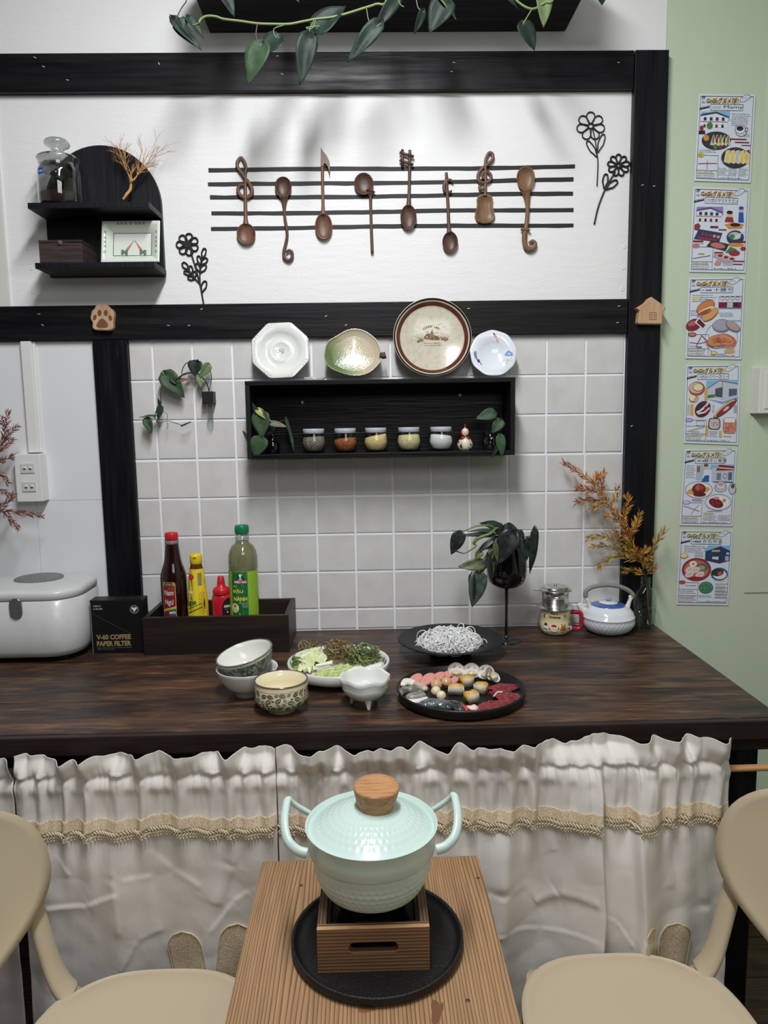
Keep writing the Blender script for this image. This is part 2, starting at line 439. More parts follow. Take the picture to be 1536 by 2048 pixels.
# ------------------------------------------------------------------ the room
ZC = .8225                                # counter top
g = G(); g.b2((-2.6, 0, 0), (.684, .12, 2.8)); wall_back = struct('wall_back', g, plaster)
g = G(); g.b2((.684, .002, 0), (1.62, .12, 2.8)); wall_green = struct('wall_back_green', g, green)
g = G(); g.b2((1.62, -3.7, 0), (1.74, .12, 2.8)); struct('wall_right', g, green)
g = G(); g.b2((-2.72, -3.7, 0), (-2.6, .12, 2.8)); struct('wall_left', g, plaster)
g = G(); g.b2((-2.72, -3.82, 0), (1.74, -3.7, 2.8)); struct('wall_front', g, mat('dim_brown_wall', (84, 74, 66), .7))
g = G(); g.b2((-2.72, -3.82, 2.7), (1.74, .12, 2.82)); struct('ceiling', g, mat('ceiling_paint', (205, 205, 203), .8))
g = G(); g.b2((-2.72, -3.82, -.1), (1.74, .12, 0)); floor = struct('floor', g, mat('floor_base', (40, 28, 22), .6))
fl_m = grain('dark_floor_plank', (86, 62, 46), (48, 32, 24), (100, 74, 56), 0, 40, .45, .6)
pm = None
for i in range(16):
    for k, x0 in enumerate((-2.6, -1.2, .2)):
        off = (i % 3) * .35
        g = G(); g.b2((x0 + off, -.004 - i * .14 - .137, 0), (min(x0 + off + 1.396, 1.615), -.004 - i * .14, .004), .001)
        if x0 + off < 1.6: ob('plank', g, fl_m, floor)
g = G(); g.b2((.69, -.012, 0), (1.62, .002, .09)); struct('baseboard_back', g, bw_x)
# the sage green wall meets the white wall in a faint upright seam further right
g = G(); p = W(1531, 300, .002); g.b2((p.x - .002, -.0015, .9), (p.x + .25, .004, 2.7), .001); ob('panel', g, green, wall_green)

# trims: black stained boards
g = G(); g.b2((-2.6, -.019, 2.165), (.600, 0, 2.252), .0015); t1 = struct('trim_1', g, bw_x)
g = G(); g.b2((-2.6, -.019, 1.584), (.600, 0, 1.668), .0015); t2 = struct('trim_2', g, bw_b)
g = G(); g.b2((.602, -.021, 0), (.684, 0, 2.252), .0015); t3 = struct('trim_3', g, bw_z)
g = G(); g.b2((-.744, -.018, 0), (-.658, 0, 1.583), .0015); t4 = struct('trim_4', g, bw_z)
def flecks(parent, pts, y):
    g = G()
    for px, py, a in pts:
        p = W(px, py, y); g.box((p.x, y, p.z), (.006, .001, .0014), 0, Matrix.Rotation(a, 3, 'Y'))
    o = ob('staple', g, mat('bare_staple', (214, 212, 206), .3), parent); o['kind'] = 'stuff'
flecks(t1, [(555, 112, 0), (564, 148, .3), (87, 133, .4), (903, 143, 0), (908, 125, .2), (1237, 125, .1), (318, 127, 1), (70, 115, .5), (135, 160, .2)], -.0195)
flecks(t2, [(403, 618, -.4), (652, 632, -.4), (692, 650, -.5), (337, 651, .2), (378, 651, -.3), (78, 628, 0), (85, 650, .6), (937, 617, 0), (1238, 612, -.3), (1235, 645, -.2)], -.0195)
flecks(t3, [(1285, 370, -.3), (1308, 372, -.1), (1263, 852, -.5)], -.0215)
# white batten beside the upper panel and panel joints
g = G(); a = W(22, 400, 0); g.b2((-.972, -.008, 1.668), (-.945, 0, 2.165), .001); struct('trim_5', g, mat('batten_paint', (214, 214, 210), .5, bump=[((40, 40, 12), .3, 3)]))
g = G(); g.b2((-.972, -.004, 2.252), (-.966, 0, 2.7), .0005); struct('trim_6', g, plaster)

# glazed tiles
tw = .0948
def tile_g(w, h):
    g = G(); g.box((w / 2, -.002, h / 2), (w, .006, h), .0016); return mesh('tile', g, tilem)
full = tile_g(tw, tw); left_t = tile_g(.0597 - .0052, tw); bot = tile_g(tw, .0500); lb = tile_g(.0597 - .0052, .0500)
g = G(); g.b2((-.660, -.0022, ZC - .02), (.602, .001, 1.584)); ob('grout', g, grout, wall_back)
Rt = random.Random(3)
for r in range(8):
    for c in range(-1, 12):
        me = (lb if c < 0 else bot) if r == 7 else (left_t if c < 0 else full)
        x = -.6 + c * .1 + .0026 if c >= 0 else -.6597 + .0026
        z = 1.582 - (r + 1) * .1 + .0026 if r < 7 else 1.582 - .7 - .0534
        seam = .0012 if r >= 3 else 0
        x += .0022 if (r >= 3 and c >= 3) else 0
        if x + (tw if c >= 0 else .05) > .602: x = .602 - tw - .001
        link_mesh('tile', me, wall_back, mtx=Matrix.Translation((x, Rt.uniform(-.0003, .0003), z - seam)))
# big glossy panels on the left part of the wall
sx = W(83, 1120, 0).x; sz = W(140, 1000, 0).z
for lo, hi in (((-1.9, 0, sz + .0003), (-.745, 0, 1.583)), ((-1.9, 0, .03), (sx - .0003, 0, sz - .0003)), ((sx + .0003, 0, .03), (-.745, 0, sz - .0003))):
    g = G(); g.b2((lo[0], -.006, lo[2]), (hi[0], 0, hi[2]), .0005); ob('panel', g, panelw, wall_back)
# screws left in the plaster
for px, py in ((59, 497), (62, 537), (66, 583), (1249, 493), (1247, 535), (1245, 578)):
    p = W(px, py, 0); Mx = Matrix.Translation((p.x, .001, p.z)) @ Matrix.Rotation(pi / 2, 4, 'X')
    g = G(); g.lathe([(.0052, 0), (.0052, .0012), (.0045, .002), (.0025, .0022), (.0022, .0008), (0, .0008)], 14, Mx); ob('screw', g, plaster, wall_back)

# ------------------------------------------------------------------ music staff of black tape
tape = mat('black_tape', (30, 30, 33), .6, bump=[((200, 200, 200), .2, 2)])
names = ['topmost', 'second from the top', 'middle', 'second from the bottom', 'lowest']
for i, (a, b) in enumerate((((417, 341), (1150, 334)), ((416, 370), (1147, 360)), ((420, 396), (1146, 388)), ((423, 427), (1147, 420)), ((422, 457), (1147, 450)))):
    A = W(*a, 0); B = W(*b, 0); g = G(); rr = random.Random(i)
    poly_t = []; poly_b = []
    for k in range(25):
        t = k / 24; p = A.lerp(B, t); h = .0050 + rr.uniform(-.0004, .0004); d = rr.uniform(-.0005, .0005) + .0012 * sin(t * 7 + i)
        poly_t.append((p.x, p.z + h + d)); poly_b.append((p.x, p.z - h + d))
    for k in range(24):
        g.add([(u, w, v) for w in (-.0006, .0004) for u, v in (poly_t[k], poly_t[k + 1], poly_b[k + 1], poly_b[k])],
              [(0, 3, 2, 1), (4, 5, 6, 7), (0, 1, 5, 4), (2, 3, 7, 6)] + ([(0, 4, 7, 3)] if k == 0 else []) + ([(1, 2, 6, 5)] if k == 23 else []), 0, False)
    tag(ob('tape_stripe', g, tape), names[i] + ' of the five black tape staff lines on white wall', 'stripe', 'tape staff lines on the wall')

# ------------------------------------------------------------------ wooden music spoons
def wood(name, c, d):
    return mat(name, c, .42, var=[((90, 90, 14), d, .4, .75, 4, .8)], bump=[((120, 120, 20), .15, 2)])
sw1 = wood('spoon_wood_brown', (114, 81, 63), (74, 50, 40)); sw2 = wood('spoon_wood_dark', (92, 64, 53), (60, 41, 36)); sw3 = wood('spoon_wood_light', (130, 97, 68), (86, 60, 42))
def sp_bowl(cx, cy, rx, ry, egg=0.0):
    c = W(cx, cy, -.01); k = 1 / PPM(-.01); g = G(); prof = [(0, -.0050), (.4, -.0054), (.7, -.0072), (.88, -.0105), (.955, -.0130), (1.0, -.0125), (1.0, -.0105), (.85, -.004), (.55, -.0004), (0, .0002)]
    def mod(a, r, z, i):
        y = sin(a); w = 1 - egg * y
        return Vector((c.x + r * cos(a) * rx * k * w, z, c.z + r * y * ry * k))
    return g.lathe(prof, 32, None, 0, mod)
def Z(ox, oy, sc): return lambda pts, y=-.008: [W(ox + sc * a, oy + sc * b, y) for a, b in pts]
ZL = Z(400, 280, .2604); ZR = Z(770, 280, .2604); KZ = .2604 / PPM(-.008)
def spoon(name, label, m, tubes, bowl=None, paddle=None, extra=None, zf=ZL, ox=400):
    base = zf([tubes[0][0][0]])[0]
    t = thing(name, label, 'spoon', (base.x, 0, base.z), 0, 'carved wooden music spoons')
    for i, (pts, r) in enumerate(tubes):
        g = G(); P = cr(zf(pts), 7)
        if hasattr(r, '__len__'):
            n = len(P); rs = [lerp(r[min(int(q), len(r) - 2)], r[min(int(q), len(r) - 2) + 1], q - min(int(q), len(r) - 2)) * KZ for q in [j * (len(r) - 1) / (n - 1) for j in range(n)]]
        else: rs = r * KZ
        g.tube(P, rs, 10, flat=.75); ob('handle' if i == 0 else 'scroll', g, m, t)
    if bowl:
        cx, cy, rx, ry = bowl[:4]; ob('bowl', sp_bowl(ox + .2604 * cx, 280 + .2604 * cy, rx * .2604, ry * .2604, bowl[4] if len(bowl) > 4 else 0), m, t)
    return t
spoon('music_spoon', 'brown wooden spoon with looped clef handle and small round bowl', sw1,
      [([(352, 649), (351, 600), (349, 500), (348, 400), (347, 300), (348, 230)], [24, 15, 14, 13, 12, 11]),
       ([(347, 300), (325, 262), (292, 215), (286, 172), (312, 134), (340, 165), (353, 215), (349, 250)], [12, 13, 13, 12, 9, 12, 12, 11]),
       ([(342, 292), (378, 335), (399, 385), (388, 425), (352, 443), (312, 425), (291, 388), (303, 353), (332, 345), (348, 365)], [13, 14, 15, 15, 14, 14, 13, 12, 11, 10])], (355, 722, 69, 76))
spoon('music_spoon', 'wooden spoon with bowl at the top and wavy tail ending in ring', sw2,
      [([(645, 439), (647, 470), (648, 530), (653, 600), (666, 680), (669, 740), (655, 810), (643, 865), (650, 905), (682, 925), (708, 900), (706, 860), (682, 848), (662, 866)], [34, 20, 11, 11, 11, 11, 11, 12, 13, 13, 12, 11, 10, 9])], (640, 365, 61, 75, -.06))
t = spoon('music_spoon', 'wooden spoon shaped like an eighth note with pointed flag on top', sw1,
      [([(947, 575), (946, 560), (945, 500), (943, 400), (941, 300), (940, 200)], [30, 18, 12, 12, 12, 12])], (950, 665, 64, 93))
g = G(); pp = [ZL([q])[0] for q in ((928, 205), (929, 62), (948, 92), (975, 128), (993, 165), (1001, 208), (996, 266), (988, 235), (978, 205), (962, 185), (950, 190), (952, 205))]
g.prism([(q.x, q.z) for q in pp], .008, lambda u, v, w: V(u, -.004 - w, v), bev=.001); ob('flag', g, sw1, t)
spoon('music_spoon', 'wooden spoon shaped like a quarter note with straight stick hanging down', sw2,
      [([(1312, 392), (1309, 410), (1309, 440), (1311, 520), (1314, 620), (1318, 740), (1323, 865)], [36, 20, 12, 11, 11, 12, 12])], (1258, 337, 71, 77))
t = spoon('music_spoon', 'dark wooden spoon with carved sharp sign at handle top', sw2,
      [([(181, 509), (182, 490), (185, 400), (187, 300), (189, 180), (191, 78)], [30, 18, 12, 11, 12, 11])], (180, 595, 60, 90), zf=ZR, ox=770)
for a, b in (((134, 74), (133, 208)), ((112, 98), (221, 131)), ((112, 156), (217, 194))):
    g = G(); g.tube([p + V(0, -.002 if a[0] < 120 else 0, 0) for p in ZR([a, ((a[0] + b[0]) / 2, (a[1] + b[1]) / 2), b])], 11 * KZ, 8); ob('crossbar', g, sw2, t)
spoon('music_spoon', 'small dark wooden spoon with carved C hook near handle top', sw2,
      [([(495, 713), (492, 690), (487, 600), (482, 480), (474, 350), (471, 250)], [28, 16, 12, 12, 12, 11]),
       ([(520, 325), (503, 309), (474, 313), (455, 345), (456, 378), (476, 402), (503, 398), (513, 386)], [8, 11, 12, 13, 13, 12, 9, 5])], (500, 785, 58, 75), zf=ZR, ox=770)
t = spoon('music_spoon', 'wooden spatula with treble clef handle and guitar shaped blade', sw1,
      [([(769, 430), (770, 400), (772, 330), (773, 260), (770, 200), (776, 140), (800, 99), (827, 110), (824, 150), (790, 186), (746, 218), (716, 265), (722, 316), (762, 330), (804, 312), (815, 278), (794, 246), (764, 242), (746, 268), (756, 298)], [14, 11, 10, 10, 11, 11, 11, 11, 12, 12, 12, 12, 12, 11, 11, 11, 10, 9, 8, 7]),
       ([(773, 320), (764, 366), (738, 380), (723, 362), (741, 347)], [10, 10, 10, 9, 6])], zf=ZR, ox=770)
pts = []
for s_ in (1, -1):
    prof = [(415, 22), (430, 52), (455, 62), (490, 60), (520, 62), (555, 73), (590, 77), (618, 66), (636, 40), (641, 10)]
    for yy, hw in (prof if s_ > 0 else prof[::-1]): pts.append((768 + s_ * hw, yy))
g = G(); rows = []
for lev, (k, y) in enumerate(((1, 0), (1, -.008), (.95, -.010), (.86, -.0065), (.4, -.005))):
    rows.append([W(770 + .2604 * (768 + (u - 768) * k), 280 + .2604 * (530 + (v - 530) * k), -.008) + V(0, .008 + y, 0) for u, v in pts])
n = len(pts); g.add([p for r in rows for p in r], [(r * n + i, r * n + (i + 1) % n, (r + 1) * n + (i + 1) % n, (r + 1) * n + i) for r in range(4) for i in range(n)] + [tuple(range(n))[::-1], tuple(4 * n + i for i in range(n))])
ob('blade', g, sw3, t)
t = spoon('music_spoon', 'lighter wooden spoon with bowl at the top and curled pipe end', sw3,
      [([(1084, 392), (1088, 430), (1094, 500), (1092, 590), (1084, 660), (1073, 720), (1071, 775), (1085, 825), (1117, 842), (1147, 824), (1153, 792), (1130, 776), (1106, 792)], [44, 26, 16, 15, 17, 19, 19, 20, 19, 17, 14, 12, 10])], (1080, 300, 67, 88, -.12), zf=ZR, ox=770)
g = G(); g.tube([p + V(0, -.002, 0) for p in cr(ZR([(1044, 682), (1062, 694), (1090, 688), (1112, 696)]), 4)], 10 * KZ, 8); ob('knot', g, sw3, t)

# ------------------------------------------------------------------ black metal wall flowers
def loop(base, tip, hw, fn, r, g, closed=True, round_=.62):
    b = Vector((*base, 0)); t_ = Vector((*tip, 0)); d = t_ - b; n = Vector((-d.y, d.x, 0)).normalized() * hw
    pts = [b, b + d * .3 + n * .62, b + d * round_ + n, b + d * .9 + n * .72, t_, b + d * .9 - n * .72, b + d * round_ - n, b + d * .3 - n * .62]
    g.tube([fn((p.x, p.y)) for p in cr(pts, 5, True)], r, 6, closed=True)
def wall_flower(label, orig, sc, ctr, R0, R1, hw, n, a0, stroke, stem, leaves, solid=0, branches=()):
    fn = lambda q: W(orig[0] + sc * q[0], orig[1] + sc * q[1], -.003)
    r = stroke * sc / PPM(-.003) / 2
    base = fn(stem[-1]); t = thing('wall_flower', label, 'wall ornament', (base.x, 0, base.z), 0, 'black metal flowers on the wall')
    g = G()
    if solid:
        P = [fn(q) for q in circ(*ctr, solid, solid, 22)]; g.prism([(p.x, p.z) for p in P], .004, lambda u, v, w: V(u, -.0055 + w, v))
    else: g.tube([fn(q) for q in circ(*ctr, R0, R0, 18)], r, 6, closed=True)
    ob('flower_centre', g, black_iron, t)
    for k in range(n):
        a = a0 + 2 * pi * k / n; g = G()
        loop((ctr[0] + R0 * .9 * cos(a), ctr[1] + R0 * .9 * sin(a)), (ctr[0] + R1 * cos(a), ctr[1] + R1 * sin(a)), hw, fn, r, g); ob('petal', g, black_iron, t)
    g = G(); g.tube([fn(q) for q in [p for p in cr([(*s_, 0) for s_ in stem], 5)]], r * .95, 6)
    for b_ in branches: g.tube([fn((p.x, p.y)) for p in cr([(*s_, 0) for s_ in b_], 5)], r * .9, 6)
    ob('stem', g, black_iron, t)
    for b_, tp, w in leaves:
        g = G(); loop(b_, tp, w, fn, r * .95, g, round_=.5); ob('leaf', g, black_iron, t)
wall_flower('large black metal outline flower with open petals and thin stem', (1140, 210), .2296, (180, 183), 22, 122, 36, 7, -pi / 2, 10, [(196, 205), (218, 300), (236, 430), (243, 520), (235, 705)], [((238, 455), (150, 315), 24), ((241, 412), (294, 256), 24)])
wall_flower('smaller black metal flower with nine dense petals and thick stem', (1140, 210), .2296, (422, 525), 18, 95, 22, 9, -pi / 2, 14, [(395, 580), (340, 670), (300, 745), (245, 890), (211, 1038)], [((298, 728), (314, 602), 22), ((310, 736), (410, 660), 24)])
wall_flower('black metal flower with solid centre and leafy sprigs beside arched shelf', (340, 460), .0781, (450, 370), 90, 282, 82, 7, -pi / 2 + .2, 42, [(530, 560), (640, 900), (720, 1200), (780, 1430), (820, 1650), (868, 1920)],
            [((470, 1010), (330, 840), 62), ((560, 1130), (522, 920), 45), ((570, 1140), (362, 1070), 45), ((640, 1225), (625, 1060), 40), ((645, 1250), (462, 1215), 50),
             ((830, 730), (892, 475), 52), ((785, 890), (725, 665), 48), ((800, 885), (945, 725), 60), ((765, 1070), (685, 860), 48), ((770, 1090), (912, 895), 62), ((815, 1600), (908, 1310), 62)], 95,
            [[(760, 1370), (650, 1250), (560, 1130), (440, 990)], [(775, 1440), (765, 1100), (800, 880), (835, 720)]])

# ------------------------------------------------------------------ paw and house ornaments
beech = mat('beech_wood', (202, 168, 138), .5, var=[((60, 60, 8), (188, 146, 112), .4, .7, 3)], bump=[((100, 100, 10), .1, 2)])
burnt = mat('burnt_engraving', (112, 76, 56), .6)
def flat_thing(name, label, cat, outline, y0, th, m, fn, group=None):
    P = [fn(q) for q in outline]; c = sum(P, Vector()) / len(P)
    t = thing(name, label, cat, (c.x, y0, min(p.z for p in P)), 0, group)
    g = G(); g.prism([(p.x, p.z) for p in P], th, lambda u, v, w: V(u, y0 - w, v), bev=.002); ob('plaque', g, m, t)
    return t
_pp = [(183, 630), (185, 622), (190, 618), (192, 613), (198, 609), (206, 610), (210, 609), (217, 612), (221, 617), (226, 620), (229, 629), (228, 639), (227, 648), (227, 656), (222, 661), (206, 661), (191, 660), (186, 655), (186, 645), (182, 638)]
paw_o = [(p.x, p.y) for p in cr([(*q, 0) for q in _pp], 3, True)]
t = flat_thing('paw_ornament', 'light wooden paw plaque with dark pads on the middle beam', 'ornament', paw_o, -.019, .016, beech, lambda q: W(q[0], q[1], -.03))
pr = Print(lambda u, v, l: W(u, v, -.0352) + V(0, -l, 0), .0001)
for cx, cy, rx, ry, ro in ((189.5, 635, 3.6, 6, .3), (199, 626, 4, 6.5, 0), (211.5, 626, 4, 6.5, 0), (220.5, 636, 3.6, 6, -.3)): pr.ell(cx, cy, rx, ry, burnt, ro)
pr.poly([(p.x, p.y) for p in cr([(204, 637, 0), (210, 640, 0), (216, 649, 0), (214, 655, 0), (204, 656, 0), (195, 655, 0), (193, 649, 0), (199, 640, 0)], 3, True)], burnt)
pr.out('engraved_pads', t)
ho = [(1271, 617), (1281, 611), (1290, 605), (1296, 597), (1301, 594.5), (1306, 598), (1316, 605), (1328, 614), (1329, 619), (1324, 624), (1322, 646), (1320, 649), (1276, 648.5), (1274, 645), (1277, 623)]
t = flat_thing('house_ornament', 'light wooden house plaque with engraved window on right post', 'ornament', ho, -.021, .022, beech, lambda q: W(q[0], q[1], -.035))
pr = Print(lambda u, v, l: W(u, v, -.0432) + V(0, -l, 0), .0001)
pr.frame(1299, 625.5, 1312.5, 639.5, 1.0, burnt)
for cx, cy in ((1303, 630), (1309, 630), (1303, 635), (1309, 635)): pr.ring(cx, cy, 1.5, 1.7, .7, burnt, n=10)
pr.out('engraved_window', t)

# ------------------------------------------------------------------ wall sockets, conduits
t = thing('socket_box', 'white surface socket box with two double outlets by red sprig', 'socket', (W(58, 955, 0).x, 0, W(58, 1003, -.045).z))
a = W(27, 909, -.045); b = W(86, 1003, -.045)
g = G(); g.b2((a.x, -.045, b.z), (b.x, -.006, a.z), .002); ob('box', g, whitep, t)
for y0 in (927, 964):
    p = W(40 + (y0 - 927) * .09, y0, -.047); q = W(69 + (y0 - 927) * .09, y0 + 19, -.047)
    g = G(); g.b2((p.x, -.0475, q.z), (q.x, -.044, p.z), .0008); o = ob('socket', g, mat('socket_plate', (205, 206, 206), .4), t)
    for k in (.3, .72):
        cx = lerp(p.x, q.x, k); cz = (p.z + q.z) / 2; Mx = Matrix.Translation((cx, -.0476, cz)) @ Matrix.Rotation(pi / 2, 4, 'X')
        g = G(); g.lathe([(.0042, 0), (.0042, .001), (0, .001)], 16, Mx); g.box((cx + .001, -.0488, cz - .001), (.004, .0008, .003), 0, None, 1); ob('pin_hole', g, [whitep, mat('socket_slot', (35, 33, 33), .6)], o)
a = W(50, 680, -.018); b = W(75, 905, -.018)
g = G(); g.b2((a.x - .012, -.02, b.z), (b.x + .004, -.006, 1.583), .002); g.b2((b.x + .004, -.011, b.z), (b.x + .011, -.006, 1.583), .001)
tag(ob('cable_duct', g, whitep), 'white cable duct running down the panel into socket box', 'cable duct')
t = thing('switch_box', 'white surface switch box on green wall beside the posters', 'switch', (W(1525, 780, 0).x, 0, W(1525, 826, -.04).z))
a = W(1521, 733, -.042); b = W(1521, 827, -.042)
g = G(); g.b2((a.x, -.042, b.z), (a.x + .075, .002, a.z), .0025); ob('box', g, mat('speckled_white_plastic', (226, 226, 220), .4, var=[(160, (120, 120, 110), .74, .8, 1, .6)]), t)
g = G(); g.b2((a.x + .014, -.045, b.z + .012), (a.x + .061, -.041, a.z - .012), .001); ob('switch_plate', g, whitep, t)

# ------------------------------------------------------------------ arched wall shelf, left
bw_arch = mat('blue_black_stain', (13, 14, 21), .5, spec=.35, var=[((60, 60, 5), (27, 28, 36), .5, .8, 4, .8), ((300, 300, 300), (120, 122, 130), .78, .84, 1, .5)], bump=[((110, 110, 8), .4, 3)])
t = thing('arched_shelf', 'black arched wall shelf with two boards left of the spoons', 'shelf', (-.697, 0, 1.737))
g = G(); ar = [(-.838, 1.737), (-.557, 1.737)] + [(-.6975 + .1405 * cos(pi * k / 30), 1.905 + .1405 * sin(pi * k / 30)) for k in range(31)]
g.prism(ar, .014, lambda u, v, w: V(u, -w, v)); ob('back_panel', g, bw_arch, t)
g = G(); g.b2((-.836, -.118, 1.872), (-.557, -.014, 1.885), .001); ob('board', g, bw_arch, t)
g = G(); g.b2((-.829, -.118, 1.738), (-.552, -.014, 1.751), .001); ob('board', g, bw_arch, t)

glass = thin_glass('clear_glass'); jar_glass = thin_glass('bright_jar_glass', (247, 249, 249), .03, 1.2); glass_d = thin_glass('dark_glass', (70, 76, 74)); water = thin_glass('water', (242, 246, 246), .02, .9)
jx = W(121, 398, -.068).x; t = thing('glass_jar', 'clear lidded glass jar of ground coffee on the arched shelf', 'jar', (jx, -.068, 1.885))
g = G(); g.lathe([(.040, 0), (.046, .003), (.0485, .012), (.0485, .075), (.0475, .084), (.043, .092), (.042, .097)], 40); ob('jar_body', g, thin_glass('thick_jar_glass', (222, 224, 224), .03, 2.4), t, True)
g = G(); g.lathe([(0, .002), (.044, .002), (.0465, .012), (.0465, .030), (.030, .034), (.012, .029), (0, .031)], 36); ob('coffee_grounds', g, mat('ground_coffee', (58, 38, 34), .9, var=[(240, (36, 24, 22), .4, .6, 2)], bump=[(400, .8, 2)]), t, True)
g = G(); g.lathe([(.0435, .084), (.0445, .088), (.0435, .092), (.0455, .097), (.0450, .102), (.0485, .107), (.0485, .111), (.044, .115), (.028, .121), (.017, .125), (.0145, .129), (.0165, .134), (.0255, .138), (.0295, .143), (.0290, .149), (.0245, .1535), (.014, .156), (0, .1565)], 36); ob('lid', g, thin_glass('lid_glass', (224, 226, 226), .03, 2.4), t, True)
pr = Print(lambda u, v, l: V(sin(u / .0487) * (.0489 + l), -cos(u / .0487) * (.0489 + l), v), .0001, .004)
pr.rect(-.036, .066, -.0185, .0795, (38, 78, 190)); pr.text('Ocean', -.0275, .0705, .0052, (235, 238, 250), w=.014, align='c'); pr.out('label_sticker', t, True)
twig = mat('golden_twig', (196, 150, 92), .6, var=[(90, (150, 104, 62), .4, .7, 3)]); twig2 = mat('twig_tip', (150, 96, 84), .6)
t = thing('dried_twig', 'golden dried branching twig leaning inside the arched shelf', 'twig', (W(247, 399, -.06).x, -.06, 1.886))
tq = lambda a, b, y=-.05: W(30 + a * .2083, 260 + b * .2083, y)
g = G(); g.tube(cr([tq(1037, 668, -.06), tq(1070, 620, -.058), tq(1105, 575, -.05), tq(1112, 530, -.045), tq(1110, 495)], 5), [.0030] * 5 + [.0036] * 8 + [.0032] * 8, 8); ob('stem', g, twig, t)
rr = random.Random(5)
def twigs(g, a, b, r, lev):
    a = Vector(a); b = Vector(b); mid = (a + b) / 2 + V(rr.uniform(-1, 1), rr.uniform(-.6, .6), rr.uniform(-1, 1)) * .07 * (b - a).length
    P = cr([a, mid, b], 4); n = len(P); g.tube(P, [lerp(r, r * .55, i / (n - 1)) for i in range(n)], 5)
    if lev > 0:
        d = b - a
        for k in range(3):
            p = P[rr.randint(2, n - 2)]; an = rr.uniform(.25, .6) * rr.choice((-1, 1)); d2 = Matrix.Rotation(an, 3, 'Y') @ d
            twigs(g, p, p + d2 * rr.uniform(.4, .7) + V(0, rr.uniform(-.006, .006), 0), r * .55, lev - 1)
j0 = tq(1110, 500)
for tips in ([(975, 150), (1000, 140), (1040, 200), (1060, 190), (985, 230)], [(1090, 350), (1130, 350), (1170, 330)], [(1225, 190), (1290, 200), (1335, 200), (1350, 240), (1300, 330), (1240, 260)]):
    hub = {975: (1075, 400), 1090: (1112, 430), 1225: (1170, 440)}[tips[0][0]]; h = tq(*hub); g = G()
    g.tube(cr([j0, (j0 + h) / 2 + V(.002, 0, 0), h], 4), [.0024] * 5 + [.0017] * 4, 6)
    for q in tips: twigs(g, h, tq(*q, -.05 + rr.uniform(-.012, .012)), .0011, 2)
    ob('branch', g, twig if tips[0][0] != 1225 else twig, t)
rw = mat('rough_dark_wood', (66, 50, 46), .8, var=[((12, 12, 220), (40, 30, 29), .4, .65, 3)], bump=[((14, 14, 300), 1.0, 4)])
a = W(76, 474, -.112); b = W(166, 526, -.112)
t = thing('wooden_box', 'small rough dark brown wooden box on lower arched shelf board', 'box', ((a.x + b.x) / 2, -.06, 1.751))
g = G(); g.b2((a.x, -.112, 1.7515), (b.x, -.016, 1.797), .0015); ob('box_body', g, rw, t)
g = G(); g.b2((a.x - .0005, -.1125, 1.798), (b.x + .0005, -.016, 1.803), .001); ob('lid', g, rw, t)
g = G(); g.lathe([(0, 0), (.006, 0), (.006, .001), (0, .001)], 14, Matrix.Translation(((a.x + b.x) / 2, -.1128, 1.7965)) @ Matrix.Rotation(pi / 2, 4, 'X')); ob('finger_notch', g, mat('notch_grey_brown', (92, 82, 78), .8), t)  # thin raised disc, paler than the box, marks the notch
# rectangular dish with carrots, leaning back
por = mat('white_porcelain', (226, 228, 224), .12, coat=.3)
por_g = mat('pale_celadon_porcelain', (212, 219, 210), .14, coat=.3)
a = W(209, 527, -.062); b = W(324, 527, -.062); cx = (a.x + b.x) / 2; Wd = (b.x - a.x); Hd = .103
t = thing('rectangular_dish', 'pale rectangular dish painted with two carrots on lower arched shelf', 'dish', (cx, -.066, 1.7515))
tl = Matrix.Translation((cx, -.066, 1.7515)) @ Matrix.Rotation(radians(-14), 4, 'X')
lp = lambda u, v, w: tl @ V((u - .5) * Wd, -w, v * Hd)
g = G(); dz = lambda u, v: .004 + .016 * max(0, min(1, (max(abs(u - .5) * Wd + (.5 - .5 * Wd), abs(v - .5) * Hd + (.5 - .5 * Hd)) - .479) / .016)) ** .7
g.grid(57, 43, lambda u, v: lp(u, v, dz(u, v)))
o = ob('dish_body', g, por_g, t); md = o.modifiers.new('thick', 'SOLIDIFY'); md.thickness = .004; md.offset = 0
pr = Print(lambda u, v, l: lp(u, v, dz(u, v) + .0027 + l)); K = (45, 45, 45)
pr.frame(.17, .225, .83, .775, .010, K)
for s_, x0, x1 in ((1, .38, .53), (-1, .68, .54)):
    pr.poly([(x0, .36), (x0 + .03 * s_, .42), (x1, .6), (x0 + .055 * s_, .36)], (196, 110, 106)); pr.poly([(x1 - .03 * s_, .55), (x1, .61), (x1 - .01 * s_, .56)], (120, 80, 60))
    for dx, dy in ((-.04, .34), (0, .31), (.03, .33), (-.04, .28), (.03, .27)): pr.ell(x0 + dx - .01 * s_, dy, .026, .036, (88, 112, 88), n=10)
pr.out('painted_carrots', t)
pr = Print(lambda u, v, l: lp(u, v, dz(u, v) + .0032 + l))
for k, x in enumerate((.28, .345, .41)):
    for q in (x, 1 - x): pr.line([(q - .02, .915), (q + .02, .965)], .008, K); pr.line([(q - .02, .965), (q + .02, .915)], .008, K)
pr.line([(.5, .91), (.52, .94), (.5, .97), (.48, .94), (.5, .91)], .007, K)
for q in (.06, .94):
    for y in (.40, .5, .6): pr.line([(q - .016, y - .03), (q + .016, y + .03)], .006, K); pr.line([(q + .016, y - .03), (q - .016, y + .03)], .006, K)
    for y in (.26, .74): pr.ring(q, y, .012, .03, .006, K, n=10)
o = pr.out('painted_border', t); o['kind'] = 'stuff'

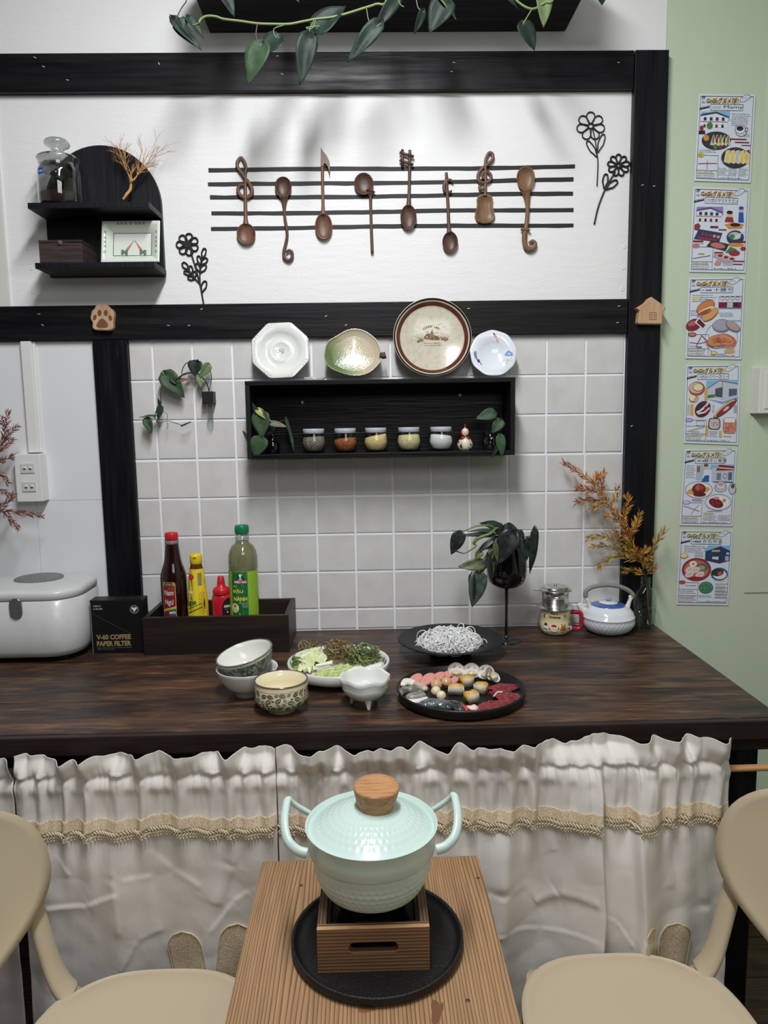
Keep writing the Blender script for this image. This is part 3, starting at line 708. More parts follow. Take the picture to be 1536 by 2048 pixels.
# ------------------------------------------------------------------ planter shelf at the top with trailing vine
bz = W(700, 65, 0).z
t = thing('planter_shelf', 'black wooden planter shelf high on the wall, seen from below', 'planter', (0, 0, bz))
a = W(420, 65, 0).x; b = W(1130, 65, 0).x
g = G(); g.b2((a, -.205, bz), (b, 0, bz + .014), .001); ob('bottom_board', g, bw_x2, t)
g = G(); g.b2((a, -.219, bz), (b, -.205, bz + .1), .001); ob('front_board', g, bw_x2, t)
for x0 in (a - .0005, b - .0135): g = G(); g.b2((x0, -.205, bz + .014), (x0 + .014, 0, bz + .1), .001); ob('end_board', g, bw_x2, t)
soil = mat('potting_soil', (52, 40, 32), .95, bump=[(180, 1, 3)])
g = G(); g.b2((a + .014, -.204, bz + .014), (b - .014, -.001, bz + .085)); ob('soil', g, soil, t)
lf_d = mat('dark_green_leaf', (33, 46, 40), .48, var=[(40, (46, 62, 52), .4, .7, 2)], spec=.25)
lf_m = mat('mid_green_leaf', (52, 74, 53), .5, var=[(40, (68, 90, 66), .4, .7, 2)], spec=.25)
lf_l = mat('light_green_leaf', (104, 126, 84), .42, var=[(40, (122, 142, 98), .4, .7, 2)], spec=.4)
stem_g = mat('green_stem', (126, 144, 92), .5); stem_b = mat('brownish_stem', (84, 76, 66), .6)
YV = -.235
t = thing('trailing_vine', 'heartleaf vine trailing from the high black planter shelf', 'plant', (W(760, 0, -.2).x, -.16, bz + .095), 0)
wv = lambda *q: W(q[0], q[1], q[2] if len(q) > 2 else YV)
g = G(); P = [wv(398, 46), wv(402, 38), wv(414, 32), wv(432, 33), wv(447, 38), wv(480, 42), wv(515, 47), wv(545, 48), wv(578, 48), wv(605, 43), wv(632, 38), wv(660, 35), wv(690, 28), wv(725, 17), wv(752, 8), wv(775, -6), V(.01, -.21, bz + .108), V(.02, -.17, bz + .088)]
g.tube(cr(P, 4), .0024, 7); ob('stem', g, stem_g, t)
g = G(); g.tube(cr([wv(1020, -20), wv(1035, 3), wv(1064, 18), wv(1090, 5), wv(1110, -10), V(.39, -.21, bz + .108), V(.38, -.17, bz + .088)], 4), .0024, 7)
g.tube(cr([wv(1064, 18), wv(1055, 33), wv(1046, 48)], 4), .0014, 6); g.tube(cr([wv(1020, -20), V(.3, -.21, bz + .108), V(.3, -.17, bz + .088)], 4), .0024, 6); ob('stem', g, stem_g, t)
def petiole(pts, r=.0010, m=None, par=None):
    g = G(); g.tube(cr([wv(*q) for q in pts], 4), r, 6); ob('petiole', g, m or stem_g, par if par else t)
petiole([(372, 4), (362, 18), (350, 42)], .0012, stem_b); petiole([(372, 4), (380, -12), (420, -30)], .0012, stem_b)
petiole([(398, 46), (386, 50), (377, 40)]); petiole([(515, 47), (512, 70), (518, 95)], .0014, stem_b); petiole([(578, 48), (550, 56), (548, 68), (553, 76)])
petiole([(630, 38), (622, 52), (617, 68)]); petiole([(632, 38), (624, 57), (612, 55), (640, 52)]); petiole([(733, 16), (738, 42), (752, 52), (762, 46)]); petiole([(795, -10), (800, 8), (808, 14)])
petiole([(832, -5), (836, 15), (846, 24)])
for b_, tp, w, m_, fc in (((346, 38), (403, 96), 22, lf_d, (.5, -1, -.2)), ((350, 50), (392, 92), 16, lf_d, (-.6, -1, .3)), ((366, 36), (372, 62), 13, lf_m, (.3, -1, .2)), ((376, 34), (408, 74), 19, lf_d, (.2, -1, .5)),
        ((524, 88), (494, 164), 47, lf_m, (-.3, -1, -.1)), ((560, 76), (513, 112), 44, lf_d, (.1, -1, .6)), ((618, 70), (600, 168), 40, lf_d, (.2, -1, .2)), ((632, 60), (690, 6), 48, lf_d, (.1, -1, .5)),
        ((758, 46), (694, 122), 32, lf_d, (.4, -1, .3)), ((795, -6), (748, 60), 26, lf_d, (.6, -1, .2)), ((846, 22), (830, 68), 17, lf_d, (.7, -1, .2)), ((893, 2), (858, 62), 48, lf_d, (0, -1, .35)),
        ((876, -16), (915, 34), 24, lf_l, (.5, -1, .3)), ((1044, 48), (1072, 98), 36, lf_d, (.1, -1, .4)), ((1086, -20), (1090, 52), 34, lf_l, (.2, -1, .1)), ((1008, -10), (1040, 16), 12, lf_d, (.5, -1, .3)),
        ((1200, -40), (1206, 8), 36, lf_d, (0, -1, .4)), ((440, -30), (470, 30), 30, lf_d, (0, -.6, .6)), ((560, -40), (600, 0), 34, lf_m, (0, -.6, .6))):
    leaf_at(t, wv(*b_), wv(*tp), w / PPM(YV), m_, fc, sag=.10, fold=.28)
for k in range(10):                       # more of the plant standing above the planter, out of this view
    x = a + .08 + k * .075; p = V(x, -.12, bz + .085); q = p + V(rr.uniform(-.05, .05), rr.uniform(-.08, .02), rr.uniform(.05, .11)); g = G(); g.tube(cr([p, (p + q) / 2 + V(0, .01, .01), q], 3), .0014, 5); ob('petiole', g, stem_g, t)
    leaf_at(t, q, q + V(rr.uniform(-.05, .05), -.06, -.03), .05, lf_d, (0, -.4, 1), sag=.2)
for q in ((832, -5), (795, -10), (440, -30), (560, -40), (876, -16), (893, 2), (1086, -20), (1200, -40), (1008, -10)):
    p = wv(*q); x_ = max(a + .02, min(b - .02, p.x)); g = G(); g.tube(cr([p, V(lerp(p.x, x_, .5), YV - .004, bz + .05), V(x_, -.222, bz + .104), V(x_, -.17, bz + .088)], 4), .0011, 6); ob('petiole', g, stem_g, t)

# ------------------------------------------------------------------ black box shelf with plates and spice jars
A0, A1 = W(489, 762, -.12).x, W(1031, 757, -.12).x; zt, zb_ = 1.4725, 1.2855
t = thing('wall_box_shelf', 'black open box shelf hung across the grey tiles', 'shelf', ((A0 + A1) / 2, 0, zb_))
g = G(); g.b2((A0, -.12, zt - .011), (A1, -.006, zt), .0012); ob('top_board', g, bw_x2, t)
g = G(); g.b2((A0 + .011, -.12, zb_), (A1 - .011, -.006, zb_ + .011), .0012); ob('bottom_board', g, bw_x2, t)
for x0 in (A0, A1 - .011): g = G(); g.b2((x0, -.12, zb_), (x0 + .011, -.006, zt - .0115), .0012); ob('end_board', g, blackwood('black_stained_end', 2, (20, 20, 22), (50, 46, 44), .5), t)
bk = mat('black_stained_back', (9, 9, 11), .36, spec=.4, var=[((5, 80, 80), (26, 25, 27), .5, .8, 4, .7)], bump=[((9, 240, 240), .35, 3)])
for lo, hi in ((zb_ + .011, zb_ + .058), (zb_ + .0585, zb_ + .118), (zb_ + .1185, zt - .0115)):
    g = G(); g.b2((A0 + .0112, -.014, lo), (A1 - .0112, -.0062, hi), .0006); ob('plank', g, bk, t)
for px, py in ((605, 805), (920, 790)):
    p = W(px, py, -.015); Mx = Matrix.Translation((p.x, -.014, p.z)) @ Matrix.Rotation(pi / 2, 4, 'X'); g = G(); g.lathe([(.0045, 0), (.004, .0015), (.0022, .0018), (.002, .0006), (0, .0006)], 14, Mx); ob('screw', g, steel, t)

def lean(cx_px, py, y, tilt):            # frame standing on the shelf edge and leaning back: local x right, y up along the plate, z out to the room
    p = W(cx_px, py, y); R_ = Matrix.Rotation(radians(90 - tilt), 4, 'X'); return Matrix.Translation(p) @ R_
def plate_thing(name, label, cat, M_, prof, m, n=48, mod=None, grp='plates leaning on the box shelf'):
    lo = M_.translation.copy(); t = thing(name, label, cat, (lo.x, lo.y, zt), 0, grp)
    g = G(); g.lathe(prof, n, M_, 0, mod); ob('plate_body', g, m, t); return t
ks = 1 / PPM(-.05)
# octagonal plate
Mo = lean(562, 704, -.040, 13)
def oct_mod(a, r, z, i):
    th = ((a - radians(24.5)) % (pi / 4)) - pi / 8; f = cos(pi / 8) / cos(th)
    w = max(0, min(1, (r / R_o - .72) / .28)); q = lerp(1, f * 1.04, w); return Vector((r * q * cos(a), r * q * sin(a), z))
R_o = 58 * ks
t = plate_thing('octagonal_plate', 'white octagonal plate with small sprig in the centre on box shelf', 'plate', Mo,
                [(0, -.001), (.45 * R_o, -.001), (.6 * R_o, .002), (.98 * R_o, .0125), (R_o, .0135), (.97 * R_o, .0150), (.72 * R_o, .0105), (.66 * R_o, .008), (.60 * R_o, .0042), (.36 * R_o, .0030), (.33 * R_o, .0044), (.30 * R_o, .0026), (0, .0026)], por, 64, oct_mod)
pr = Print(lambda u, v, l: Mo @ V(u * R_o, v * R_o, .0028 + l)); Bk = (70, 66, 62)
for u, v in ((-.05, .06), (.02, .09), (.09, .07), (.1, -.01), (-.1, -.02), (.03, -.06), (-.02, .03), (.06, .03)): pr.ell(u, v, .016, .016, Bk, n=8)
pr.line([(-.12, -.06), (-.02, .03), (.1, -.06)], .012, Bk); pr.out('painted_sprig', t)
pr = Print(lambda u, v, l: Mo @ V(u * R_o, v * R_o, .0158 + l))
for k in range(8):
    a = radians(22.5 + 45 * k - 5)
    for d in (-.12, 0, .12): pr.ell((.955) * cos(a + d) * (.985 if d == 0 else .965), .955 * sin(a + d) * (.985 if d == 0 else .965), .011, .011, Bk, n=6)
pr.out('rim_dots', t)
# green and beige irregular plate
Mg = lean(707, 708, -.040, 18); R_g = 50 * ks
outl = cr([(1.08, .03, 0), (1.0, .35, 0), (.8, .62, 0), (.45, .88, 0), (.1, .98, 0), (-.25, .92, 0), (-.65, .68, 0), (-.98, .45, 0), (-1.12, .1, 0), (-1.13, -.3, 0), (-.95, -.62, 0), (-.6, -.82, 0), (-.2, -.97, 0), (.2, -1.0, 0), (.6, -.88, 0), (.92, -.6, 0), (1.1, -.3, 0)], 4, True)
def g_mod(a, r, z, i):
    q = outl[int(a / (2 * pi) * len(outl) + .5) % len(outl)]; return Vector((q.x * r, q.y * r, z + .0012 * sin(3 * a) * (r / R_g)))
gl = mat('green_beige_glaze', (184, 172, 150), .16, coat=.5, var=[((1, 1, 1), (184, 172, 150), 2, 3, 0)], bump=[(170, .5, 2)])
def glaze(name):
    m = bpy.data.materials.new(name); m.use_nodes = True; nt = m.node_tree; N = nt.nodes; L = nt.links; b = N['Principled BSDF']
    tc = N.new('ShaderNodeTexCoord'); sp = N.new('ShaderNodeSeparateXYZ'); L.new(tc.outputs['Object'], sp.inputs[0])
    no = N.new('ShaderNodeTexNoise'); no.inputs['Scale'].default_value = 25; no.inputs['Detail'].default_value = 3; L.new(tc.outputs['Object'], no.inputs[0])
    c0 = Mg.translation
    ax = N.new('ShaderNodeMath'); ax.operation = 'MULTIPLY_ADD'; ax.inputs[1].default_value = 1 / (2.2 * R_g); ax.inputs[2].default_value = -c0.x / (2.2 * R_g) + .5; L.new(sp.outputs[0], ax.inputs[0])
    az = N.new('ShaderNodeMath'); az.operation = 'MULTIPLY_ADD'; az.inputs[1].default_value = .28 / R_g; az.inputs[2].default_value = -c0.z * .28 / R_g; L.new(sp.outputs[2], az.inputs[0])
    s1 = N.new('ShaderNodeMath'); L.new(ax.outputs[0], s1.inputs[0]); L.new(az.outputs[0], s1.inputs[1])
    s2 = N.new('ShaderNodeMath'); s2.operation = 'MULTIPLY_ADD'; s2.inputs[1].default_value = .25; L.new(no.outputs['Fac'], s2.inputs[0]); L.new(s1.outputs[0], s2.inputs[2])
    rp = N.new('ShaderNodeValToRGB'); E = rp.color_ramp.elements; E[0].position = .18; E[0].color = lin((98, 118, 74)); E[1].position = 1; E[1].color = lin((196, 184, 160))
    e = E.new(.42); e.color = lin((140, 150, 112)); e = E.new(.62); e.color = lin((190, 178, 150)); L.new(s2.outputs[0], rp.inputs[0]); L.new(rp.outputs[0], b.inputs['Base Color'])
    b.inputs['Roughness'].default_value = .17; b.inputs['Coat Weight'].default_value = .4
    n2 = N.new('ShaderNodeTexNoise'); n2.inputs['Scale'].default_value = 300; n2.inputs['Detail'].default_value = 2; L.new(tc.outputs['Object'], n2.inputs[0])
    bp = N.new('ShaderNodeBump'); bp.inputs['Strength'].default_value = .35; bp.inputs['Distance'].default_value = .001; L.new(n2.outputs['Fac'], bp.inputs['Height']); L.new(bp.outputs[0], b.inputs['Normal'])
    return m
t = plate_thing('irregular_plate', 'irregular green and beige glazed plate with stubby brown stem', 'plate', Mg,
                [(0, -.001), (.6 * R_g, -.001), (.95 * R_g, .010), (R_g, .0135), (.985 * R_g, .0148), (.955 * R_g, .0125), (.9 * R_g, .007), (.75 * R_g, .0035), (0, .0025)], glaze('green_beige_glaze_bands'), 68, g_mod)
g = G(); g.tube([Mg @ V(1.05 * R_g, -.14 * R_g, .011), Mg @ V(1.16 * R_g, -.17 * R_g, .012), Mg @ V(1.26 * R_g, -.15 * R_g, .013)], [.0075, .008, .0085], 10); ob('stem', g, mat('brown_clay', (82, 62, 54), .6), t)
# jar lid lying between them
t = thing('spare_jar_lid', 'small clear plastic jar lid lying between two plates on box shelf', 'lid', (W(629, 757, -.06).x, -.075, zt))
g = G(); g.lathe([(.0255, 0), (.0262, .002), (.0262, .0075), (.024, .009), (0, .009)], 28); ob('lid_disc', g, mat('frosted_plastic', (205, 210, 215), .3, trans=.35), t, True)
# brown banded plate
Ml = lean(864, 677, -.034, 8); R_l = 77.5 * ks
t = plate_thing('brown_banded_plate', 'large cream plate with brown band, black rim and cottage picture', 'plate', Ml,
                [(0, -.001), (.7 * R_l, -.001), (.96 * R_l, .012), (R_l, .0155), (.985 * R_l, .0165), (.95 * R_l, .0150), (.93 * R_l, .0135), (.84 * R_l, .0052), (.79 * R_l, .0032), (0, .0028)],
                mat('speckled_cream_glaze', (206, 199, 182), .15, coat=.4, var=[(90, (192, 184, 164), .45, .7, 3), (900, (150, 130, 100), .70, .76, 1, .5)]), 72)
def ring_surf(r0, r1, z0, z1, c, nm):
    g = G(); g.lathe([(r0 * R_l, z0), (r1 * R_l, z1)], 72, Ml); g.f = [f for f in g.f if len(f) == 4]; g.m = g.m[:len(g.f)]; g.s = g.s[:len(g.f)]; ob(nm, g, mat('glaze_' + nm, c, .15, coat=.4), t)
ring_surf(.945, .984, .01515, .01685, (28, 24, 24), 'black_rim'); ring_surf(.815, .912, .00455, .01215, (96, 48, 36), 'brown_band')
pr = Print(lambda u, v, l: Ml @ V(u * R_l, v * R_l, .0030 + l)); Br = (104, 78, 52); Dk = (70, 52, 40)
for k, ch in enumerate('COUNTRY LAND'):
    a = radians(90 + 40 - k * 80 / 11); pr.text(ch, .0 + .27 * cos(a) * 1.0 - .02, .05 + .22 * sin(a), .055, Dk, align='c', rot=a - pi / 2, shear=.2, bold=.03)
pr.poly([(-.2, -.02), (-.2, .05), (-.13, .12), (-.04, .12), (-.04, -.04)], Br); pr.poly([(-.06, -.05), (-.06, .1), (-.01, .19), (.05, .1), (.05, -.05)], (134, 108, 70)); pr.poly([(.05, -.05), (.05, .08), (.17, .04), (.2, -.05)], Br)
pr.rect(-.02, -.04, .02, .03, Dk); pr.rect(-.15, -.0, -.11, .05, (190, 176, 140)); pr.poly([(-.01, .16), (.005, .25), (.02, .16)], Dk)
for u, v, q in ((.26, -.03, (150, 86, 56)), (.31, -.0, (170, 130, 60)), (.34, -.05, (140, 70, 66)), (.23, .01, (180, 160, 110)), (-.3, -.05, (120, 110, 70)), (-.35, -.08, (110, 90, 60)), (-.26, -.06, (130, 110, 60)), (.38, -.03, (150, 90, 90))): pr.ell(u, v, .04, .035, q, n=10)
for k in range(14):
    u0 = .28 if k % 2 else -.3; a = radians(20 + k * 10); pr.line([(u0, -.04), (u0 + .2 * cos(a), -.04 + .17 * sin(a))], .008, (112, 92, 60))
for u, v in ((.17, .34), (.3, .28), (.24, .36)): pr.line([(u - .02, v + .01), (u, v), (u + .02, v + .012)], .007, Dk)
pr.ell(.1, .14, .07, .025, (196, 186, 160)); pr.ell(-.12, .16, .05, .018, (190, 178, 150))
pr.text('Many kinds of vegetables', 0, -.145, .032, Dk, w=.42, align='c', shear=.2, bold=0); pr.text('are grown in the village.', .02, -.20, .032, Dk, w=.42, align='c', shear=.2, bold=0)
pr.out('cottage_picture', t)
# small flowered saucer
Ms = lean(985, 709, -.041, 12); R_s = 46 * ks
t = plate_thing('small_saucer', 'small white fluted saucer painted with vegetables at shelf end', 'saucer', Ms,
                [(0, -.001), (.45 * R_s, -.001), (.96 * R_s, .0105), (R_s, .0125), (.98 * R_s, .0135), (.7 * R_s, .009), (.5 * R_s, .0052), (.46 * R_s, .0036), (0, .0030)], mat('white_bone_china', (226, 232, 240), .1, coat=.4), 72,
                lambda a, r, z, i: Vector((r * cos(a) * (1 + .012 * sin(9 * a) * (r / R_s) ** 4), r * sin(a) * (1 + .012 * sin(9 * a) * (r / R_s) ** 4), z + .0004 * sin(9 * a + r * 200) * (r / R_s > .6))))
pr = Print(lambda u, v, l: Ms @ V(u * R_s, v * R_s, (.0052 + (sqrt(u * u + v * v) - .5) * .0190 + .0003 + l) if sqrt(u * u + v * v) > .5 else .0055 + l), .00008)
for k in range(5): pr.ell(.10 + k * .035, .78 - k * .07, .065 - k * .009, .035, (206, 128, 128) if k % 2 else (226, 170, 160), .4, 10)
pr.ell(.06, .84, .04, .05, (120, 110, 100), .5, 8)
pr.out('painted_carrot', t); pr = Print(pr.fn)
pr.poly([(p.x, p.y) for p in cr([(-.78, .1, 0), (-.84, .0, 0), (-.8, -.16, 0), (-.7, -.3, 0), (-.66, -.26, 0), (-.7, -.1, 0), (-.72, .08, 0)], 4, True)], (130, 130, 158)); pr.poly([(-.7, -.28), (-.62, -.22), (-.56, -.34), (-.66, -.4)], (40, 50, 120)); pr.line([(-.6, -.34), (-.5, -.5)], .03, (50, 56, 110))
pr.out('painted_aubergine', t); pr = Print(pr.fn)
pr.poly([(p.x, p.y) for p in cr([(.5, -.05, 0), (.66, .12, 0), (.78, .04, 0), (.84, -.02, 0), (.8, -.14, 0), (.62, -.12, 0)], 4, True)], (120, 146, 206))
for u, v, c in ((.5, -.28, (206, 216, 206)), (.62, -.3, (190, 202, 190)), (.72, -.26, (210, 218, 200)), (.56, -.42, (196, 206, 196))): pr.ell(u, v, .08, .09, c, .5, 10); pr.line([(u - .04, v - .06), (u, v), (u + .05, v + .05)], .014, (110, 130, 116))
pr.out('painted_cauliflower', t)

# spice jars
zs = zb_ + .011; YJ = -.062; kj = 1 / PPM(YJ)
frost = mat('frosted_lid_plastic', (200, 205, 216), .32, trans=.2)
def contents(name, c, c2, sc=700): return mat(name, c, .75, var=[(sc, c2, .45, .6, 1)], bump=[(sc, .9, 1)])
fills = [(628, 'peppercorns', contents('grey_pepper', (142, 134, 120), (84, 78, 68), 420), .039, 'spice jar of grey ground pepper, first from the left'),
         (691, 'chili_flakes', contents('orange_brown_granules', (182, 106, 58), (116, 56, 26), 520), .034, 'spice jar of orange brown granules, lowest filling of the five'),
         (752, 'sesame', contents('pale_yellow_grains', (226, 204, 146), (204, 178, 112), 520), .040, 'spice jar of pale yellow grains heaped up on one side'),
         (818, 'stock_granules', contents('cream_granules', (222, 212, 166), (190, 178, 120), 420), .041, 'spice jar of cream granules, just left of the white one'),
         (882, 'salt', contents('white_salt', (236, 236, 236), (220, 220, 222), 700), .039, 'spice jar of white salt beside the hen figurine')]
for px, nm, m_, fh, lab in fills:
    x = W(px, 895, YJ).x; t = thing('spice_jar', lab, 'jar', (x, YJ, zs), 0, 'spice jars in the box shelf')
    R1 = 23 * kj
    g = G(); g.lathe([(R1 * .72, 0), (R1 * .80, .001), (R1 * .86, .007), (R1 * 1.0, .018), (R1 * 1.02, .024), (R1 * .98, .032), (R1 * .86, .046), (R1 * .84, .053)], 30); ob('jar_body', g, jar_glass, t, True)
    g = G(); pf = [(0, .0045), (R1 * .66, .0045), (R1 * .80, .009), (R1 * .95, .018), (R1 * .985, .024), (R1 * .955, .031)]
    rt = R1 * lerp(.955, .84, (fh - .031) / .015); pf.append((rt, fh))
    sl = {'sesame': .006, 'salt': .003, 'chili_flakes': .003}.get(nm, .0015)
    pf += [(rt * .6, fh + .002), (0, fh + .003)]
    g.lathe(pf, 30, None, 0, lambda a, r, z, i: Vector((r * cos(a), r * sin(a), z + (sl * r * cos(a + (0 if nm != 'salt' else pi)) / R1 if z >= fh - .001 else 0)))); ob(nm, g, m_, t, True)
    g = G(); g.lathe([(R1 * .90, .048), (R1 * .92, .0485), (R1 * .93, .058), (R1 * .90, .0595), (0, .0597)], 30); ob('lid', g, frost, t, True)
# hen figurine
fx = W(930, 899, YJ).x; t = thing('hen_figurine', 'ceramic hen figurine in red headscarf on the box shelf', 'figurine', (fx, YJ, zs))
hen = mat('glazed_hen_white', (232, 224, 208), .15, coat=.5); hred = mat('glazed_red', (150, 34, 34), .18, coat=.5); hsp = mat('glazed_speckled', (214, 196, 170), .15, coat=.5, var=[(130, (64, 44, 36), .66, .70, 0)])
g = G(); g.lathe([(.0125, 0), (.0165, .003), (.0195, .011), (.0195, .017), (.0165, .024), (.0125, .030), (.010, .033)], 28, None, 0, lambda a, r, z, i: Vector((r * cos(a), r * .85 * sin(a), z))); ob('body', g, hsp, t, True)
g = G(); g.ball((0, -.010, .0155), (.0115, .0080, .0150), 16, 10); ob('apron', g, hen, t, True)
g = G(); g.ball((0, 0, .0425), (.0118, .0105, .0130), 18, 12); ob('headscarf', g, hred, t, True)
g = G(); g.ball((0, -.0032, .0445), (.0094, .0088, .0112), 18, 12); g.tube([V(0, -.011, .0445), V(0, -.0145, .0425)], [.0018, .0005], 8); ob('head', g, mat('glazed_face', (238, 214, 196), .15, coat=.5), t, True)
for s_ in (-1, 1):
    g = G(); g.ball((s_ * .0058, -.0092, .0298), (.0058, .0028, .0034), 10, 8); ob('scarf_knot', g, hred, t, True)
    g = G(); g.ball((s_ * .0036, -.0114, .0462), .0009, 6, 5); ob('eye', g, mat('black_glaze', (25, 22, 22), .2), t, True)
g = G(); g.ball((0, 0, .0575), (.0022, .0022, .0030), 8, 6); g.ball((0, 0, .061), .0036, 10, 8, None, 1); ob('comb', g, [mat('glazed_yellow', (206, 180, 110), .2), mat('glazed_plum', (110, 36, 40), .2)], t, True)

# plant in dark glass, left end of the box shelf
def px_leaves(t, y, rows, sag=.1, fold=.25):
    for b_, tp, w, m_, fc in rows: leaf_at(t, W(*b_, y), W(*tp, y - .006), w / PPM(y), m_, fc, sag=sag, fold=fold)
x = W(546, 902, -.06).x; t = thing('shelf_plant', 'heartleaf cutting in a dark bottle at left end of box shelf', 'plant', (x, -.06, zs), 0)
g = G(); g.lathe([(.0, .0), (.016, .0), (.0172, .003), (.0172, .024), (.014, .030), (.0085, .034), (.0085, .044), (.0098, .046), (.0075, .046), (.007, .034)], 26); ob('bottle', g, mat('black_glass', (10, 12, 13), .06, coat=.5), t, True)
YL = -.115
g = G()
for pts in ([(546, 864, -.06), (540, 850, -.07), (528, 832, -.09), (522, 822, YL)], [(546, 864, -.06), (532, 868, -.09), (520, 880, YL)], [(546, 864, -.06), (555, 845, -.06), (574, 841, -.06)], [(546, 864, -.06), (540, 840, -.08), (516, 818, YL)], [(532, 868, -.09), (512, 880, YL), (503, 888, YL)]): g.tube(cr([W(*q) for q in pts], 4), .0010, 6)
ob('stem', g, lf_m, t)
px_leaves(t, YL, [((522, 826), (523, 876), 37, lf_m, (-.1, -1, .2)), ((522, 876), (509, 915), 35, lf_m, (.1, -1, .25)), ((514, 819), (543, 842), 15, mat('yellow_green_leaf', (140, 146, 66), .42), (.1, -1, .6)), ((540, 846), (574, 852), 14, mat('grey_leaf', (96, 92, 84), .5), (0, -1, .6)),
                  ((503, 889), (486, 860), 12, lf_d, (.6, -1, .2)), ((514, 828), (506, 806), 11, lf_d, (.4, -1, .3))])
px_leaves(t, -.06, [((573, 841), (590, 904), 11, lf_m, (.9, -.6, .1))], .02)
# plant in clear jar, right end
x = W(981, 903, -.06).x; t = thing('shelf_plant', 'leafy cutting in a clear glass jar at right end of box shelf', 'plant', (x, -.06, zs), 0)
g = G(); g.lathe([(.0, .001), (.020, .001), (.0215, .003), (.0215, .032), (.0185, .038), (.0170, .042), (.0190, .044), (.0190, .050)], 28); ob('jar_body', g, glass, t, True)
g = G(); g.lathe([(0, .003), (.0205, .003), (.0205, .026), (0, .026)], 24); ob('water', g, water, t, True)
g = G()
for pts in ([(980, 897, -.06), (982, 870, -.06), (984, 850, -.08), (990, 828, -.1)], [(980, 895, -.055), (986, 872, -.07), (994, 866, -.1), (1001, 874, -.118)], [(982, 870, -.06), (992, 858, -.09), (1001, 842, -.1)], [(994, 866, -.1), (999, 884, -.118), (997, 891, -.122)]): g.tube(cr([W(*q) for q in pts], 4), .0009, 6)
ob('stem', g, lf_m, t)
px_leaves(t, -.105, [((989, 826), (952, 836), 25, lf_m, (0, -1, .4)), ((1002, 841), (984, 866), 24, lf_m, (.1, -1, .4))]); px_leaves(t, -.124, [((1000, 872), (1005, 914), 20, lf_m, (0, -1, .2)), ((997, 889), (984, 916), 10, lf_d, (.4, -1, .2))])

# test tube vase on the tiles with a vine
YT = -.022
a = W(403, 783, -.038); b = W(427, 807, -.038)
t = thing('test_tube_vase', 'hanging glass tube vase in a black wooden block on tiles', 'vase', ((a.x + b.x) / 2, -.005, W(419, 848, YT).z))
g = G(); g.b2((a.x, -.038, b.z), (b.x, -.005, a.z), .0008); ob('block', g, mat('dark_walnut_block', (30, 20, 22), .5), t)
cx = (a.x + b.x) / 2 + .002; z0 = W(419, 849, YT).z; z1 = W(419, 780, YT).z; g = G(); g.lathe([(0, z0), (.005, z0 + .0015), (.0078, z0 + .008), (.0078, z1), (.0088, z1 + .001), (.0088, z1 + .002)], 20, Matrix.Translation((cx, YT, 0))); ob('tube', g, jar_glass, t)
g = G(); g.lathe([(0, z0 + .001), (.0045, z0 + .002), (.0070, z0 + .009), (.0070, z0 + .026), (0, z0 + .026)], 18, Matrix.Translation((cx, YT, 0))); ob('water', g, water, t)
t = thing('hanging_cutting', 'small vine cutting arching from the glass tube across grey tiles', 'plant', (cx, YT, z1 - .03)); w2 = lambda *q: W(q[0], q[1], q[2] if len(q) > 2 else -.035)
g = G()
for pts, r in (([(419, 800, YT), (418, 782, YT), (413, 766), (405, 755), (398, 748)], .0016), ([(418, 782, YT), (423, 758), (420, 740), (414, 731)], .0010), ([(398, 748), (380, 746), (366, 750), (364, 742), (370, 729), (378, 724)], .0012), ([(366, 750), (352, 762), (335, 770), (325, 774), (321, 790), (322, 808), (313, 820), (310, 835), (318, 846)], .0012), ([(325, 774), (323, 762), (327, 753)], .0009), ([(322, 808), (319, 800)], .0008),
               ([(310, 836), (296, 838), (290, 842)], .0008), ([(318, 846), (335, 842), (350, 846), (367, 851), (373, 848), (381, 843)], .0009), ([(324, 822), (334, 828), (334, 840)], .0006), ([(334, 842), (336, 852), (333, 858)], .0006), ([(318, 846), (320, 855)], .0005), ([(310, 835), (298, 830), (285, 834), (292, 838)], .0007)):
    g.tube(cr([w2(*q) for q in pts], 5), r, 6)
ob('stem', g, mat('dark_green_stem', (52, 64, 40), .5), t)
for b_, tp, w, m_, fc in (((392, 723), (388, 752), 29, lf_d, (0, -1, .3)), ((396, 726), (395, 719), 9, lf_d, (0, -1, .3)), ((417, 729), (400, 756), 19, lf_l, (.5, -1, .1)), ((398, 753), (402, 775), 12, lf_l, (.3, -1, .3)), ((329, 748), (368, 794), 37, lf_m, (-.1, -1, .4)), ((344, 756), (352, 768), 14, lf_d, (0, -1, .5)), ((378, 746), (349, 756), 9, lf_d, (0, -.4, 1)), ((350, 762), (384, 757), 9, mat('dry_brown_leaf', (132, 88, 74), .6), (0, -1, .5)),
                          ((312, 832), (277, 831), 8, lf_m, (0, -.5, 1)), ((293, 837), (303, 866), 19, lf_m, (0, -1, .3)), ((321, 813), (316, 839), 14, lf_d, (.3, -1, .1)), ((319, 812), (316, 796), 5, lf_d, (.3, -1, .1)), ((363, 852), (382, 843), 4, lf_m, (0, -1, .4))):
    leaf_at(t, w2(*b_), w2(*tp, -.042), w / PPM(-.04), m_, fc)

